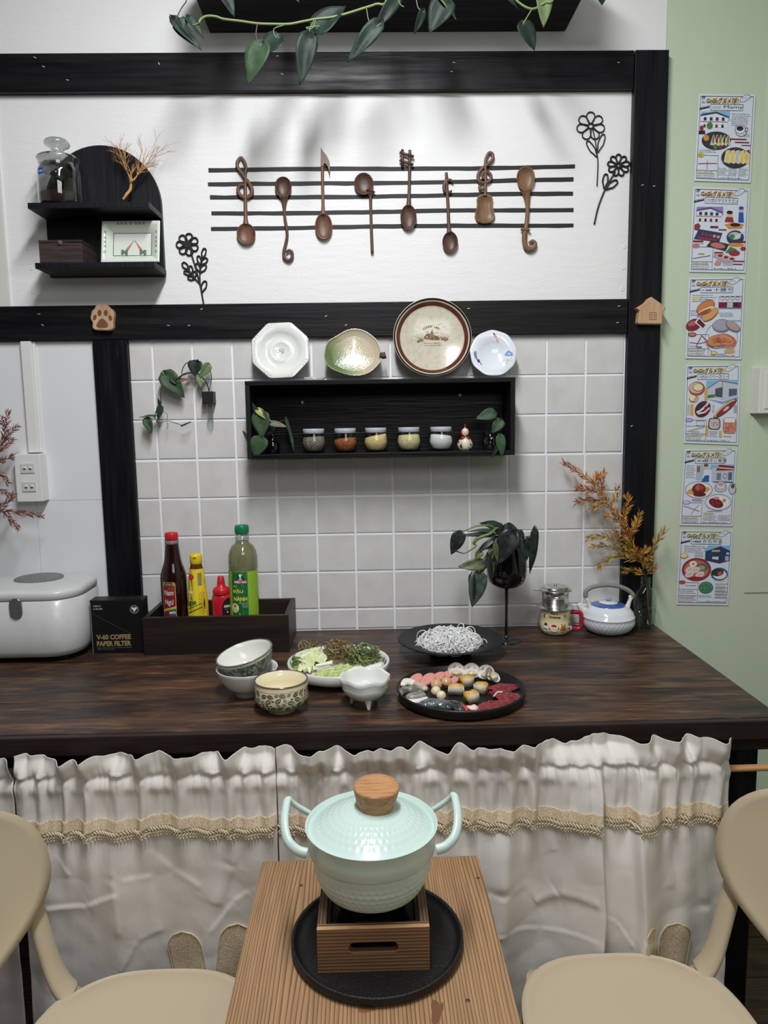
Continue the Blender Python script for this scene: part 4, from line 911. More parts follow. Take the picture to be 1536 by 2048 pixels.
# ------------------------------------------------------------------ counter
ctr_m = mat('dark_stained_counter', (58, 40, 33), .36, var=[((5, 26, 26), (86, 63, 48), .44, .66, 6, 1), ((5, 9, 9), (94, 62, 46), .52, .7, 4, .7), ((8, 40, 40), (132, 102, 70), .54, .70, 6, .8), ((4, 11, 11), (32, 23, 24), .46, .62, 5, .9), ((9, 170, 170), (24, 17, 17), .54, .66, 3, .8), ((14, 330, 330), (124, 94, 68), .58, .70, 3, .6), ((260, 260, 260), (190, 180, 170), .80, .83, 1, .4)],
            bump=[((8, 300, 300), .35, 3), ((3, 40, 40), .3, 3)], rvar=((5, 50, 50), .3, .7, .24, .5))
ctr_e = mat('dark_stained_edge', (36, 26, 25), .42, var=[((4, 60, 60), (58, 42, 34), .5, .8, 4, .7), ((40, 40, 40), (150, 140, 130), .78, .82, 1, .35)], bump=[((6, 200, 200), .4, 3)])
t = thing('kitchen_counter', 'dark stained wooden counter along the tiled wall', 'counter', (-.9, -.3, 0))
for lo, hi in ((-.159, -.003), (-.3175, -.1602), (-.476, -.3187), (-.630, -.4772)): g = G(); g.b2((-2.4, lo, ZC - .032), (.693, hi, ZC), .0012); ob('plank', g, ctr_m, t)
g = G(); g.b2((-2.4, -.645, ZC - .036), (.694, -.6312, ZC - .0005), .002); ob('front_edge', g, ctr_e, t)
g = G(); g.b2((-2.4, -.600, .745), (.690, -.575, ZC - .033), .001); ob('apron', g, ctr_e, t)
for x0 in (-2.38, .628): g = G(); g.b2((x0, -.598, 0), (x0 + .042, -.556, .745), .001); ob('leg', g, bw_z, t)
for x0 in (-2.38, .628): g = G(); g.b2((x0, -.07, 0), (x0 + .042, -.028, ZC - .033), .001); ob('leg', g, bw_z, t)

# ------------------------------------------------------------------ rice cooker
rc = mat('satin_white_cooker', (206, 207, 208), .3, coat=.2, var=[(14, (190, 191, 193), .5, .75, 3, .6)])
def sq(hx, hy, r, n=8): return rrect(-hx, -hy, hx, hy, r, n)
def stack(g, rows, n=8, mi=0, close=True):  # rows: (half x, half y, corner radius, z, dx, dy)
    k = 4 * (n + 1); V_ = []
    for hx, hy, r, z, dx, dy in rows: V_ += [(x + dx, y + dy, z) for x, y in sq(hx, hy, r, n)]
    F = [(r_ * k + i, r_ * k + (i + 1) % k, (r_ + 1) * k + (i + 1) % k, (r_ + 1) * k + i) for r_ in range(len(rows) - 1) for i in range(k)]
    if close: F += [tuple(range(k))[::-1], tuple((len(rows) - 1) * k + i for i in range(k))]
    return g.add(V_, F, mi)
ccx, ccy = -.884, -.130
t = thing('rice_cooker', 'white rice cooker with dark oval display on its lid', 'rice cooker', (ccx, ccy, ZC))
g = G(); stack(g, [(.118, .083, .055, .010, 0, 0), (.130, .098, .065, .016, 0, 0), (.1375, .106, .07, .030, 0, 0), (.139, .108, .072, .06, 0, 0), (.1385, .1075, .072, .148, 0, 0), (.135, .104, .07, .150, 0, 0)]); ob('cooker_body', g, rc, t, True)
g = G(); g.b2((-.10, -.07, 0), (.10, .07, .0105), .004); ob('foot', g, mat('dark_rubber', (30, 30, 30), .7), t, True)
g = G(); stack(g, [(.1345, .1035, .07, .1515, 0, 0), (.1375, .1065, .072, .154, 0, 0), (.1375, .1065, .072, .166, 0, .0), (.135, .104, .07, .1705, 0, 0), (.12, .09, .06, .1740, 0, .002), (.06, .04, .03, .1765, 0, .004)]); ob('lid', g, rc, t, True)
g = G(); dq = H(78, 1157, ZC + .176) - V(ccx, ccy, 0); P = circ(dq.x, dq.y, .058, .054, 36); g.prism([(p[0], p[1]) for p in P], .0045, lambda u, v, w: V(u, v, .1722 + w + (v + .03) * .03), bev=.001); o = ob('display', g, mat('dark_display', (48, 50, 52), .2, coat=.3), t, True)
pr = Print(lambda u, v, l: V(u, v, .1769 + l + (v + .03) * .03), .0001)
for k in range(5): pr.rect(dq.x - .03 + k * .012, dq.y - .014, dq.x - .024 + k * .012, dq.y - .0125, (100, 104, 106)); pr.rect(dq.x - .03 + k * .012, dq.y + .012, dq.x - .025 + k * .012, dq.y + .0132, (100, 104, 106))
pr.out('display_marks', o, True)
g = G(); q = W(32, 1217, -.238) - V(ccx, ccy, ZC); g.prism([(q.x + p[0], q.z + p[1]) for p in rrect(-.0145, -.024, .0145, .024, .0140, 6)], .004, lambda u, v, w: V(u, -.1075 - w, v), bev=.001); ob('open_button', g, mat('grey_button', (112, 112, 114), .3, .4), t, True)

# coffee filter box
a = H(186, 1307, ZC); b = H(289, 1306, ZC); 
t = thing('coffee_filter_box', 'black cardboard coffee filter box with gold lettering beside rice cooker', 'box', ((a.x + b.x) / 2, a.y + .022, ZC))
hx = (b.x - a.x) / 2; hz = .130; blk = mat('black_card', (17, 17, 18), .42)
g = G(); g.box((0, 0, hz / 2), (2 * hx, .044, hz), .0008); g.box((0, .0005, hz + .0006), (2 * hx + .002, .044, .0012), .0004); ob('carton', g, blk, t, True)
pr = Print(lambda u, v, l: V(u, -.0222 - l, v), .00006); gold = (150, 132, 92); gy = (170, 168, 160)
pr.text('V-60 COFFEE', -hx + .011, .034, .013, gold, w=.083, bold=.045); pr.text('PAPER FILTER', -hx + .011, .0175, .013, gold, w=.083, bold=.045)
pr.text('Enjoy to perfection every time your own coffee with unbleached', -hx + .011, .0125, .0018, gy, w=.083, bold=0); pr.text('cafetiere and pour over filters.', -hx + .011, .0088, .0018, gy, w=.042, bold=0)
pr.text('100PCS', -hx + .008, .1155, .0042, gy, w=.018); pr.text('2-4CUPS', -hx + .008, .1085, .0042, gy, w=.022)
pr.ring(hx - .020, .108, .0100, .0100, .0009, gy); pr.poly([(hx - .0275, .112), (hx - .0235, .1135), (hx - .02, .1115), (hx - .0165, .1135), (hx - .0125, .112), (hx - .02, .1015)], (225, 225, 222)); pr.ring(hx - .02, .108, .0078, .0078, .0005, gy)
for k in range(30): pr.rect(-hx + .004 + k * .0030, .0985 - k * .0017, -hx + .0056 + k * .0030, .0992 - k * .0017, (110, 108, 102))
pr.rect(-hx + .0005, 0, -hx + .0018, .127, (140, 138, 132)); o = pr.out('print', t, True); o['kind'] = 'stuff'
pr = Print(lambda u, v, l: V(u, v, hz + .0013 + l)); pr.text('PAPER FILTER V-60 COFFEE', -.005, -.006, .008, (60, 58, 54), w=.085, align='c'); pr.out('print', t, True)

# ------------------------------------------------------------------ wooden crate with sauce bottles
cw = mat('dark_crate_wood', (40, 30, 25), .45, var=[((5, 50, 50), (66, 48, 36), .5, .78, 4, .8), ((2, 14, 14), (24, 20, 19), .45, .7, 3, .8)], bump=[((8, 200, 200), .35, 3)])
x0, x1, y0, y1 = -.608, -.259, -.184, -.012
t = thing('wooden_crate', 'dark stained open wooden crate holding sauce bottles by the wall', 'crate', ((x0 + x1) / 2, (y0 + y1) / 2, ZC)); h = .092
g = G(); g.b2((x0, y0, ZC), (x1, y0 + .011, ZC + h), .001); ob('front_board', g, cw, t)
g = G(); g.b2((x0, y1 - .011, ZC), (x1, y1, ZC + h), .001); ob('back_board', g, cw, t)
for xx in (x0, x1 - .011): g = G(); g.b2((xx, y0 + .0112, ZC), (xx + .011, y1 - .0112, ZC + h), .001); ob('end_board', g, cw, t)
g = G(); g.b2((x0 + .0112, y0 + .0112, ZC + .001), (x1 - .0112, y1 - .0112, ZC + .010)); ob('bottom_board', g, cw, t)
zc_ = ZC + .0105; YB = -.098
def wrap(R_, a0=0, cx=0, cy=0, zf=None):  # u along the girth (0 faces the room), v height
    def f(u, v, l):
        r = (R_(v) if callable(R_) else R_) + l; a = a0 + u / (R_(v) if callable(R_) else R_); return V(cx + sin(a) * r, cy - cos(a) * r, v)
    return f
def prof_r(prof):
    def f(z):
        for (r0, z0), (r1, z1) in zip(prof[:-1], prof[1:]):
            if z0 <= z <= z1: return lerp(r0, r1, (z - z0) / max(z1 - z0, 1e-6))
        return prof[-1][0]
    return f
kb = 1 / PPM(YB)
# fish sauce
bx = W(347, 1150, YB).x; t = thing('fish_sauce_bottle', 'tall dark brown fish sauce bottle with red cap in crate', 'bottle', (bx, YB, zc_))
hT = W(344, 1065, YB).z - zc_; zz = lambda py: W(346, py, YB).z - zc_
R1 = 26 * kb
pf = [(0, .0), (R1 * .9, 0), (R1, .004), (R1, zz(1155)), (R1 * .97, zz(1148)), (R1 * .86, zz(1138)), (R1 * .70, zz(1126)), (R1 * .63, zz(1118)), (R1 * .57, zz(1105)), (R1 * .49, zz(1085)), (R1 * .47, zz(1078) - .002)]
g = G(); g.lathe(pf, 32); ob('bottle_body', g, mat('dark_fish_sauce', (40, 13, 16), .08, coat=.3, trans=.2), t, True)
g = G(); g.lathe([(R1 * .47, zz(1088)), (R1 * .52, zz(1087)), (R1 * .52, zz(1081)), (R1 * .47, zz(1080))], 28); ob('neck_ring', g, mat('clear_ring', (190, 178, 178), .1, trans=.6), t, True)
red = mat('red_plastic_cap', (196, 32, 48), .3)
g = G(); g.lathe([(R1 * .48, zz(1080)), (R1 * .51, zz(1079)), (R1 * .50, zz(1067)), (R1 * .46, zz(1065)), (0, zz(1063.5))], 28, None, 0); ob('cap', g, red, t, True)
pr = Print(wrap(R1 + .0002, -.18), .00008, .004); Lw = R1 * .55
pr.poly(rrect(-Lw, .002, Lw, zz(1159), .006), (176, 140, 66)); pr.poly(rrect(-Lw * .88, .004, Lw * .88, zz(1166), .004), (132, 24, 40))
pr.poly(rrect(-Lw * .55, zz(1165), Lw * .55, zz(1160), .002), (36, 22, 22)); pr.text('CHIN-SU', 0, zz(1164.2), .0035, (200, 190, 170), w=Lw * .8, align='c')
pr.text('Nam', 0, zz(1185), .0135, (228, 224, 226), w=Lw * 1.35, align='c', bold=.01); pr.text('Ngư', 0, zz(1206), .0165, (228, 224, 226), w=Lw * 1.25, align='c', bold=.01)
pr.poly([(-Lw, zz(1213)), (Lw, zz(1206)), (Lw, zz(1211)), (-Lw, zz(1218))], (206, 176, 60)); pr.text('CÁ CƠM TRUYỀN THỐNG', 0, zz(1214.5), .003, (100, 30, 30), w=Lw * 1.6, align='c', rot=.16)
pr.poly(rrect(-Lw * .1, zz(1224), Lw * .95, zz(1213), .002), (40, 100, 100)); pr.text('MỚI', Lw * .42, zz(1221), .007, (236, 232, 226), w=Lw * .8, align='c', bold=.05); pr.out('label', t, True)
# yellow seasoning bottle
bx = W(395, 1180, YB).x; t = thing('seasoning_bottle', 'yellow tapered seasoning bottle with yellow cap, beside fish sauce', 'bottle', (bx, YB, zc_)); zz = lambda py: W(395, py, YB).z - zc_
R1 = 20.5 * kb; pf = [(0, 0), (R1 * .95, 0), (R1, .003), (R1 * .99, zz(1205)), (R1 * .86, zz(1175)), (R1 * .70, zz(1145)), (R1 * .60, zz(1132)), (R1 * .55, zz(1127)), (R1 * .52, zz(1122))]
g = G(); g.lathe(pf, 32); ob('bottle_body', g, mat('amber_bottle', (92, 52, 22), .1, coat=.3), t, True)
yl = mat('yellow_plastic', (226, 200, 40), .3); g = G(); g.lathe([(R1 * .56, zz(1127)), (R1 * .59, zz(1126)), (R1 * .60, zz(1118)), (R1 * .60, zz(1111)), (R1 * .55, zz(1107.5)), (0, zz(1107))], 28); g.b2((-.004, -R1 * .72, zz(1113)), (.004, -R1 * .5, zz(1110)), .001); ob('cap', g, yl, t, True)
rf = prof_r(pf[1:]); pr = Print(wrap(lambda v: rf(v) + .0012, .15), .00008, .004); Y = (232, 206, 46)
va, vb = .003, zz(1136)
pr.poly([(-R1 * 1.45, va), (R1 * 1.45, va), (R1 * 1.45, vb), (-R1 * 1.45, vb)], Y)
pr.ell(-R1 * .62, zz(1151), .0095, .0075, (178, 36, 34)); pr.ell(-R1 * .62, zz(1151), .0078, .006, (206, 60, 44)); pr.poly(rrect(.003, zz(1168), .0135, zz(1143), .001), (150, 142, 96)); pr.scrib(.004, zz(1167), .0130, zz(1144), 7, (90, 84, 60))
pr.text('ĐẬM', -R1 * .95, zz(1185), .012, (250, 246, 230), w=.013, bold=.03); pr.text('ĐẶC', -R1 * .95, zz(1194), .006, (150, 30, 30), w=.012)
pr.poly([(-R1 * 1.1, zz(1206)), (-R1 * .1, zz(1203)), (-R1 * .1, zz(1197)), (-R1 * 1.1, zz(1199))], (70, 120, 50)); pr.line([(-R1 * 1.1, zz(1214)), (R1 * .5, zz(1201))], .0016, (100, 120, 40)); pr.line([(-R1 * 1.1, zz(1222)), (R1 * .5, zz(1209))], .0022, (110, 90, 40))
pr.scrib(R1 * .15, zz(1225), R1 * .85, zz(1180), 12, (170, 140, 30)); pr.poly([(-R1 * 1.2, .004), (-R1 * .6, .004), (-R1 * .9, .010)], (120, 44, 30)); pr.out('label', t, True)
# chilli sauce
bx = W(444, 1200, YB).x; t = thing('chili_sauce_bottle', 'small red chili sauce squeeze bottle with red nozzle cap', 'bottle', (bx, YB - .004, zc_)); zz = lambda py: W(444, py, YB - .004).z - zc_
R1 = 19.5 * kb; rs = mat('red_sauce_bottle', (200, 30, 52), .22, coat=.3)
g = G(); g.lathe([(0, 0), (R1 * .85, 0), (R1 * .95, .004), (R1 * .98, .012), (R1, zz(1205)), (R1 * .98, zz(1193)), (R1 * .86, zz(1187)), (R1 * .72, zz(1185))], 32, None, 0, lambda a, r, z, i: Vector((r * cos(a), r * .8 * sin(a), z))); ob('bottle_body', g, rs, t, True)
g = G(); g.lathe([(R1 * .84, zz(1187)), (R1 * .86, zz(1186)), (R1 * .85, zz(1178)), (R1 * .74, zz(1175)), (R1 * .44, zz(1172.5)), (R1 * .40, zz(1165)), (R1 * .33, zz(1154)), (R1 * .25, zz(1152)), (0, zz(1152))], 28)
for k in range(26): a = 2 * pi * k / 26; g.box((cos(a) * R1 * .85, sin(a) * R1 * .85, zz(1182)), (.0012, .0012, .005), 0, Matrix.Rotation(a, 3, 'Z'))
ob('nozzle_cap', g, red, t, True)
f0 = wrap(R1 + .0003, .62); pr = Print(lambda u, v, l: (lambda p: V(p.x, p.y * .8 - .0003, p.z))(f0(u, v, l)), .0001, .004)
pr.poly([(-.010, .002), (.016, .002), (.016, zz(1196)), (.004, zz(1193)), (-.006, zz(1199)), (-.011, zz(1208))], (28, 18, 20)); pr.text('CHIN-SU', -.0065, zz(1212), .0062, (236, 232, 230), w=.022, bold=.05); pr.text('Tương ớt', -.003, zz(1216), .002, (200, 190, 180), w=.009); pr.ell(.003, zz(1221), .0025, .0025, (190, 190, 180)); pr.out('label', t, True)
# oil
bx = W(487, 1150, YB).x; t = thing('cooking_oil_bottle', 'large soybean oil bottle with green cap and green label', 'bottle', (bx, YB, zc_)); zz = lambda py: W(487, py, YB).z - zc_
R1 = 30 * kb; pf = [(0, 0), (R1 * .93, 0), (R1 * .98, .004), (R1 * .98, zz(1137)), (R1, zz(1133)), (R1, zz(1124)), (R1 * .98, zz(1110)), (R1 * .90, zz(1100)), (R1 * .72, zz(1090)), (R1 * .50, zz(1085.5)), (R1 * .46, zz(1083)), (R1 * .46, zz(1068))]
g = G(); g.lathe(pf[1:], 36); ob('bottle_body', g, glass, t, True)
oilm = mat('soybean_oil', (196, 190, 140), .1, coat=.2, trans=.5, ior=1.2)
g = G(); g.lathe([(0, .001)] + [(r - .0009, z) for r, z in pf[2:-1]] + [(R1 * .43, zz(1082)), (0, zz(1082))], 36); ob('oil', g, oilm, t, True)
gcap = mat('green_plastic_cap', (22, 118, 78), .3); g = G(); g.lathe([(R1 * .45, zz(1067)), (R1 * .47, zz(1066)), (R1 * .46, zz(1052)), (R1 * .42, zz(1050)), (0, zz(1049.5))], 28)
for k in range(30): a = 2 * pi * k / 30; g.box((cos(a) * R1 * .465, sin(a) * R1 * .465, zz(1059)), (.0008, .0010, .009), 0, Matrix.Rotation(a, 3, 'Z'))
ob('cap', g, gcap, t, True)
pr = Print(wrap(R1 * .99 + .0004, 0), .00008, .004); lt = zz(1138); lw = R1 * 1.35; DG = (20, 104, 60)
pr.rect(-lw, .003, lw, lt, (146, 186, 52)); pr.poly(rrect(-R1 * .72, .003, R1 * .42, lt - .0005, .002), DG)
cxl = -R1 * .06
pr.ell(cxl, zz(1153), .0095, .0110, (16, 70, 44)); pr.ell(cxl, zz(1144.5), .0034, .0028, (240, 240, 236)); pr.rect(cxl - .0022, zz(1149), cxl + .0022, zz(1145), (240, 240, 236)); pr.ell(cxl, zz(1149.5), .0022, .0024, (226, 190, 160)); pr.poly([(cxl - .0065, zz(1158)), (cxl - .004, zz(1152)), (cxl + .004, zz(1152)), (cxl + .0065, zz(1158))], (238, 238, 234))
pr.rect(cxl - .0165, zz(1161.5), cxl + .0165, zz(1153.5), (126, 34, 44)); pr.text('MEIZAN', cxl, zz(1160.2), .0062, (240, 236, 232), w=.030, align='c', bold=.03)
pr.text('DẦU', -R1 * .60, zz(1168), .0045, (226, 206, 60), w=.009, bold=.02); pr.text('ĐẬU', -R1 * .62, zz(1181), .0125, (236, 216, 60), w=.0265, bold=.035); pr.text('NÀNH', -R1 * .58, zz(1195), .0125, (236, 216, 60), w=.0345, bold=.035)
pr.text('100% Nguyên chất', R1 * .38, zz(1200), .0026, (230, 236, 230), w=.022, align='r'); pr.text('Omega 3,6,9', R1 * .38, zz(1203.5), .0024, (230, 236, 230), w=.015, align='r'); pr.text('Vitamin E', R1 * .38, zz(1207), .0024, (230, 236, 230), w=.013, align='r')
pr.ell(-R1 * .50, zz(1209), .0112, .0125, (150, 180, 70)); pr.ell(-R1 * .50, zz(1209), .0100, .0112, (226, 228, 170)); pr.ell(-R1 * .55, zz(1204.5), .0022, .0022, (210, 50, 40)); pr.ell(-R1 * .45, zz(1204.5), .0022, .0022, (210, 50, 40)); pr.poly([(-R1 * .60, zz(1205)), (-R1 * .40, zz(1205)), (-R1 * .5, zz(1209))], (210, 50, 40)); pr.text('Tốt cho', -R1 * .50, zz(1212), .0028, (60, 110, 60), w=.013, align='c'); pr.text('tim mạch', -R1 * .50, zz(1215.5), .0028, (60, 110, 60), w=.014, align='c')
pr.poly([(-R1 * .3, .003), (R1 * .1, .003), (-.002, zz(1222)), (-.008, zz(1217))], (120, 170, 60)); pr.out('label', t, True)

# ------------------------------------------------------------------ posters on the green wall
PW = (218, 224, 238); K = (38, 38, 48); RD = (150, 52, 60); MR = (120, 34, 44); SKY = (130, 186, 222); NV = (44, 62, 104); OR = (214, 140, 60); CR_ = (232, 214, 176); GN = (70, 130, 84); PK = (214, 140, 136); GY = (166, 168, 184); DB = (52, 54, 64)
def poster(label, tl, tr, bl, br, title, draw, sub=None, tw_=.42, tx=.62, hl=(236, 170, 70)):
    P = [W(*q, -.0002) for q in (tl, tr, bl, br)]
    f = lambda u, v, l: (P[2].lerp(P[3], u)).lerp(P[0].lerp(P[1], u), v) + V(0, -.0009 - l, 0)
    c = (P[2] + P[3]) / 2; t = thing('food_poster', label, 'poster', (c.x, 0, c.z), 0, 'column of hand drawn food posters')
    g = G()
    g.grid(7, 9, lambda u, v: f(u, v, -.0002)); g.grid(7, 9, lambda u, v: f(u, v, -.0007)); n = len(g.v) // 2
    g.f = g.f[:48] + [q[::-1] for q in g.f[48:]]; g.s = [False] * len(g.f)
    ed = [i for i in range(7)] + [6 + 7 * j for j in range(1, 9)] + [62 - i for i in range(1, 7)] + [7 * j for j in range(7, 0, -1)]
    for a_, b_ in zip(ed, ed[1:] + ed[:1]): g.f.append((b_, a_, a_ + n, b_ + n)); g.m.append(0); g.s.append(False)
    ob('sheet', g, mat('poster_paper', PW, .6), t)
    pr = Print(f, .00002); r = random.Random(len(label) + int(tl[1]))
    pr.frame(.035, .03, .965, .975, .007, K)
    for k in range(7): x = .14 + k * .09; pr.poly([(x, .90), (x + .08, .965), (x + .11, .955), (x + .05, .895)], hl if k % 2 else (240, 206, 110))
    pr.text('岡', .055, .935, .035, K, w=.065, bold=.012); pr.text('山', .06, .892, .033, K, w=.055, bold=.02)
    pr.text('GoGoグルメ', .14, .890, .070, K, w=.43, bold=.028, shear=.12); pr.text('隊!', .585, .888, .072, K, w=.12, bold=.004, shear=.1)
    pr.ell(.815, .955, .095, .036, K, .3); pr.ell(.815, .955, .088, .031, PW, .3); pr.scrib(.765, .94, .865, .972, 2, (90, 90, 100), rnd=r)
    pr.scrib(.875, .955, .945, .968, 1, (90, 90, 100), rnd=r)
    pr.frame(.22, .815, .79, .885, .006, K); pr.poly([(.02, .815), (.20, .845), (.20, .875), (.03, .845)], K); pr.poly([(.045, .835), (.19, .860), (.19, .872), (.05, .847)], (170, 170, 180)); pr.scrib(.06, .838, .18, .868, 1, K, rnd=r)
    if sub: pr.text(sub, .25, .835, .025, K, w=.16, bold=.01)
    else: pr.scrib(.25, .835, .40, .87, 2, (80, 80, 90), rnd=r)
    pr.text(title, tx, .828, .046, K, w=tw_, align='c', bold=0)
    # map and address panels at the foot
    pr.frame(.035, .03, .40, .125, .005, K); pr.scrib(.05, .035, .38, .12, 4, K, .7, rnd=r); pr.rect(.05, .084, .34, .096, (206, 186, 110)); pr.scrib(.05, .084, .34, .097, 1, K, .9, rnd=r)
    pr.frame(.035, .125, .40, .30, .005, K)
    pr.scrib(.43, .035, .93, .058, 1, K, .8, rnd=r)
    draw(pr, r); pr.out('print', t); return t
def plate(pr, cx, cy, rx, ry, c, rim=K, w=.008): pr.ell(cx, cy, rx + w, ry + w * .7, rim, n=26); pr.ell(cx, cy, rx, ry, c, n=26)
def sky_house(pr, x0, y0, x1, y1, wall, roof, r, sky=SKY):
    pr.poly([(x0 - .01, y0 + .05), (x0, y1 + .01), (x1 + .02, y1 + .02), (x1 + .03, y0 + .08)], sky)
    pr.poly([(x0, y0), (x0, y1 - .03), (lerp(x0, x1, .55), y1), (x1, y1 - .05), (x1, y0)], wall); pr.poly([(x0 - .02, y1 - .045), (x0, y1 - .02), (lerp(x0, x1, .55), y1 + .012), (x1 + .02, y1 - .045), (x1, y1 - .06), (lerp(x0, x1, .55), y1 - .01)], roof)
    for k in range(4): xx = lerp(x0, x1, .1 + k * .22); yy = y0 + (y1 - y0) * .45; pr.rect(xx, yy, xx + .05, yy + .04, NV); pr.rect(xx, y0, xx + .04, y0 + .035, K if k % 2 else MR)
    pr.line([(x0, y0 + (y1 - y0) * .38), (x1, y0 + (y1 - y0) * .38)], .008, RD)
def d1(pr, r):
    sky_house(pr, .06, .62, .54, .79, (226, 230, 236), (60, 66, 80), r); pr.ell(.22, .64, .055, .04, GN); pr.ell(.08, .61, .035, .032, RD); pr.poly([(.03, .54), (.03, .58), (.14, .585), (.15, .54)], K)
    pr.scrib(.60, .64, .94, .79, 7, (80, 80, 90), rnd=r)
    plate(pr, .35, .47, .25, .10, DB); pr.ell(.17, .50, .05, .035, OR)
    for k in range(5): x = .24 + k * .065; pr.poly([(x, .42 + k * .008), (x + .05, .54), (x + .075, .53), (x + .11, .41)], CR_ if k % 2 else (206, 196, 180)); pr.poly([(x + .03, .46), (x + .055, .535), (x + .075, .525), (x + .07, .43)], MR if k % 2 else (100, 140, 90))
    pr.ell(.34, .40, .04, .03, GN); pr.ell(.43, .395, .03, .02, RD)
    plate(pr, .78, .57, .09, .042, (206, 214, 230)); plate(pr, .76, .605, .085, .045, (226, 230, 240)); pr.ell(.755, .615, .062, .028, K); pr.ring(.87, .60, .025, .025, .008, K); pr.scrib(.82, .52, .95, .56, 3, K, rnd=r)
    pr.rect(.60, .485, .88, .50, MR); pr.rect(.68, .45, .93, .464, MR); pr.rect(.80, .42, .96, .43, MR)
    plate(pr, .70, .28, .24, .115, DB)
    for k in range(5): x = .53 + k * .085; pr.poly([(x - .03, .23), (x + .0, .36), (x + .07, .37), (x + .08, .21)], CR_); pr.poly([(x, .23), (x + .02, .35), (x + .055, .355), (x + .06, .22)], (226, 204, 110) if k != 2 else (190, 196, 206))
    pr.ell(.90, .29, .035, .035, (226, 190, 90)); pr.poly([(.88, .36), (.94, .38), (.96, .33)], RD)
    pr.ell(.09, .30, .06, .025, K); pr.ell(.09, .30, .055, .021, (220, 210, 70)); pr.text('MAP', .09, .292, .018, K, w=.06, align='c')
    pr.line([(.05, .20), (.38, .21)], .008, RD); pr.line([(.21, .14), (.21, .24)], .008, RD); pr.scrib(.06, .33, .38, .37, 2, K, rnd=r)
    for k in range(3): pr.scrib(.43 + k * .18, .07, .58 + k * .18, .165, 6, (70, 70, 80), rnd=r); pr.line([(.42 + k * .18, .065), (.42 + k * .18, .17)], .004, K)
def d2(pr, r):
    sky_house(pr, .08, .60, .52, .76, (220, 224, 232), (90, 80, 130), r, (150, 130, 196))
    pr.ell(.66, .69, .055, .04, (226, 180, 160)); pr.ell(.66, .715, .055, .022, K); pr.poly([(.58, .6), (.6, .66), (.72, .66), (.74, .6)], RD); pr.ell(.86, .75, .04, .03, (226, 180, 160)); pr.ell(.86, .77, .045, .022, (40, 90, 180)); pr.poly([(.82, .6), (.82, .72), (.90, .72), (.92, .6)], (40, 90, 180))
    pr.poly([(.58, .57), (.72, .60), (.92, .58), (.88, .53), (.66, .52)], OR); pr.ell(.77, .57, .09, .022, K)
    pr.poly([(.05, .50), (.05, .56), (.12, .58), (.16, .55), (.13, .49)], RD); pr.rect(.33, .525, .47, .55, MR); pr.rect(.48, .50, .62, .515, MR)
    pr.poly([(.05, .39), (.13, .51), (.55, .47), (.50, .36)], NV); 
    for k in range(5): pr.ell(.20 + k * .07, .455 - k * .008, .03, .018, RD if k < 3 else PK); pr.ell(.15 + k * .07, .405 - k * .006, .04, .014, (160, 50, 44))
    plate(pr, .78, .42, .145, .08, NV); pr.ell(.77, .44, .11, .045, (190, 200, 190)); pr.ell(.72, .43, .05, .03, GN); pr.ell(.83, .43, .04, .025, (210, 214, 220)); pr.line([(.78, .42), (.96, .51)], .014, (226, 230, 240)); pr.ell(.80, .335, .14, .022, OR)
    pr.poly([(.28, .31), (.36, .38), (.68, .34), (.62, .255)], DB); pr.ell(.48, .32, .13, .032, (196, 120, 110), -.1); pr.rect(.04, .355, .22, .375, MR); pr.rect(.80, .36, .97, .38, MR)
    pr.poly([(.62, .24), (.70, .31), (.82, .28), (.80, .22)], GN); pr.ell(.78, .235, .10, .035, RD); pr.ell(.93, .29, .05, .025, RD)
    pr.poly([(.40, .19), (.46, .245), (.80, .175), (.76, .125), (.60, .12)], GY)
    for k in range(3): pr.ell(.53 + k * .105, .20 - k * .018, .06, .028, (226, 190, 186)); pr.ell(.53 + k * .105, .20 - k * .018, .045, .018, RD)
    pr.poly([(.43, .10), (.47, .15), (.56, .13), (.54, .085), (.46, .08)], PK); pr.scrib(.58, .08, .76, .12, 3, K, rnd=r); pr.rect(.42, .225, .58, .245, RD); pr.rect(.76, .13, .96, .145, RD); pr.rect(.76, .095, .93, .108, MR)
    pr.ell(.09, .31, .07, .025, (196, 120, 120)); pr.line([(.05, .16), (.36, .20)], .006, K); pr.rect(.14, .21, .25, .225, (190, 160, 90)); pr.scrib(.06, .33, .28, .35, 1, K, rnd=r)
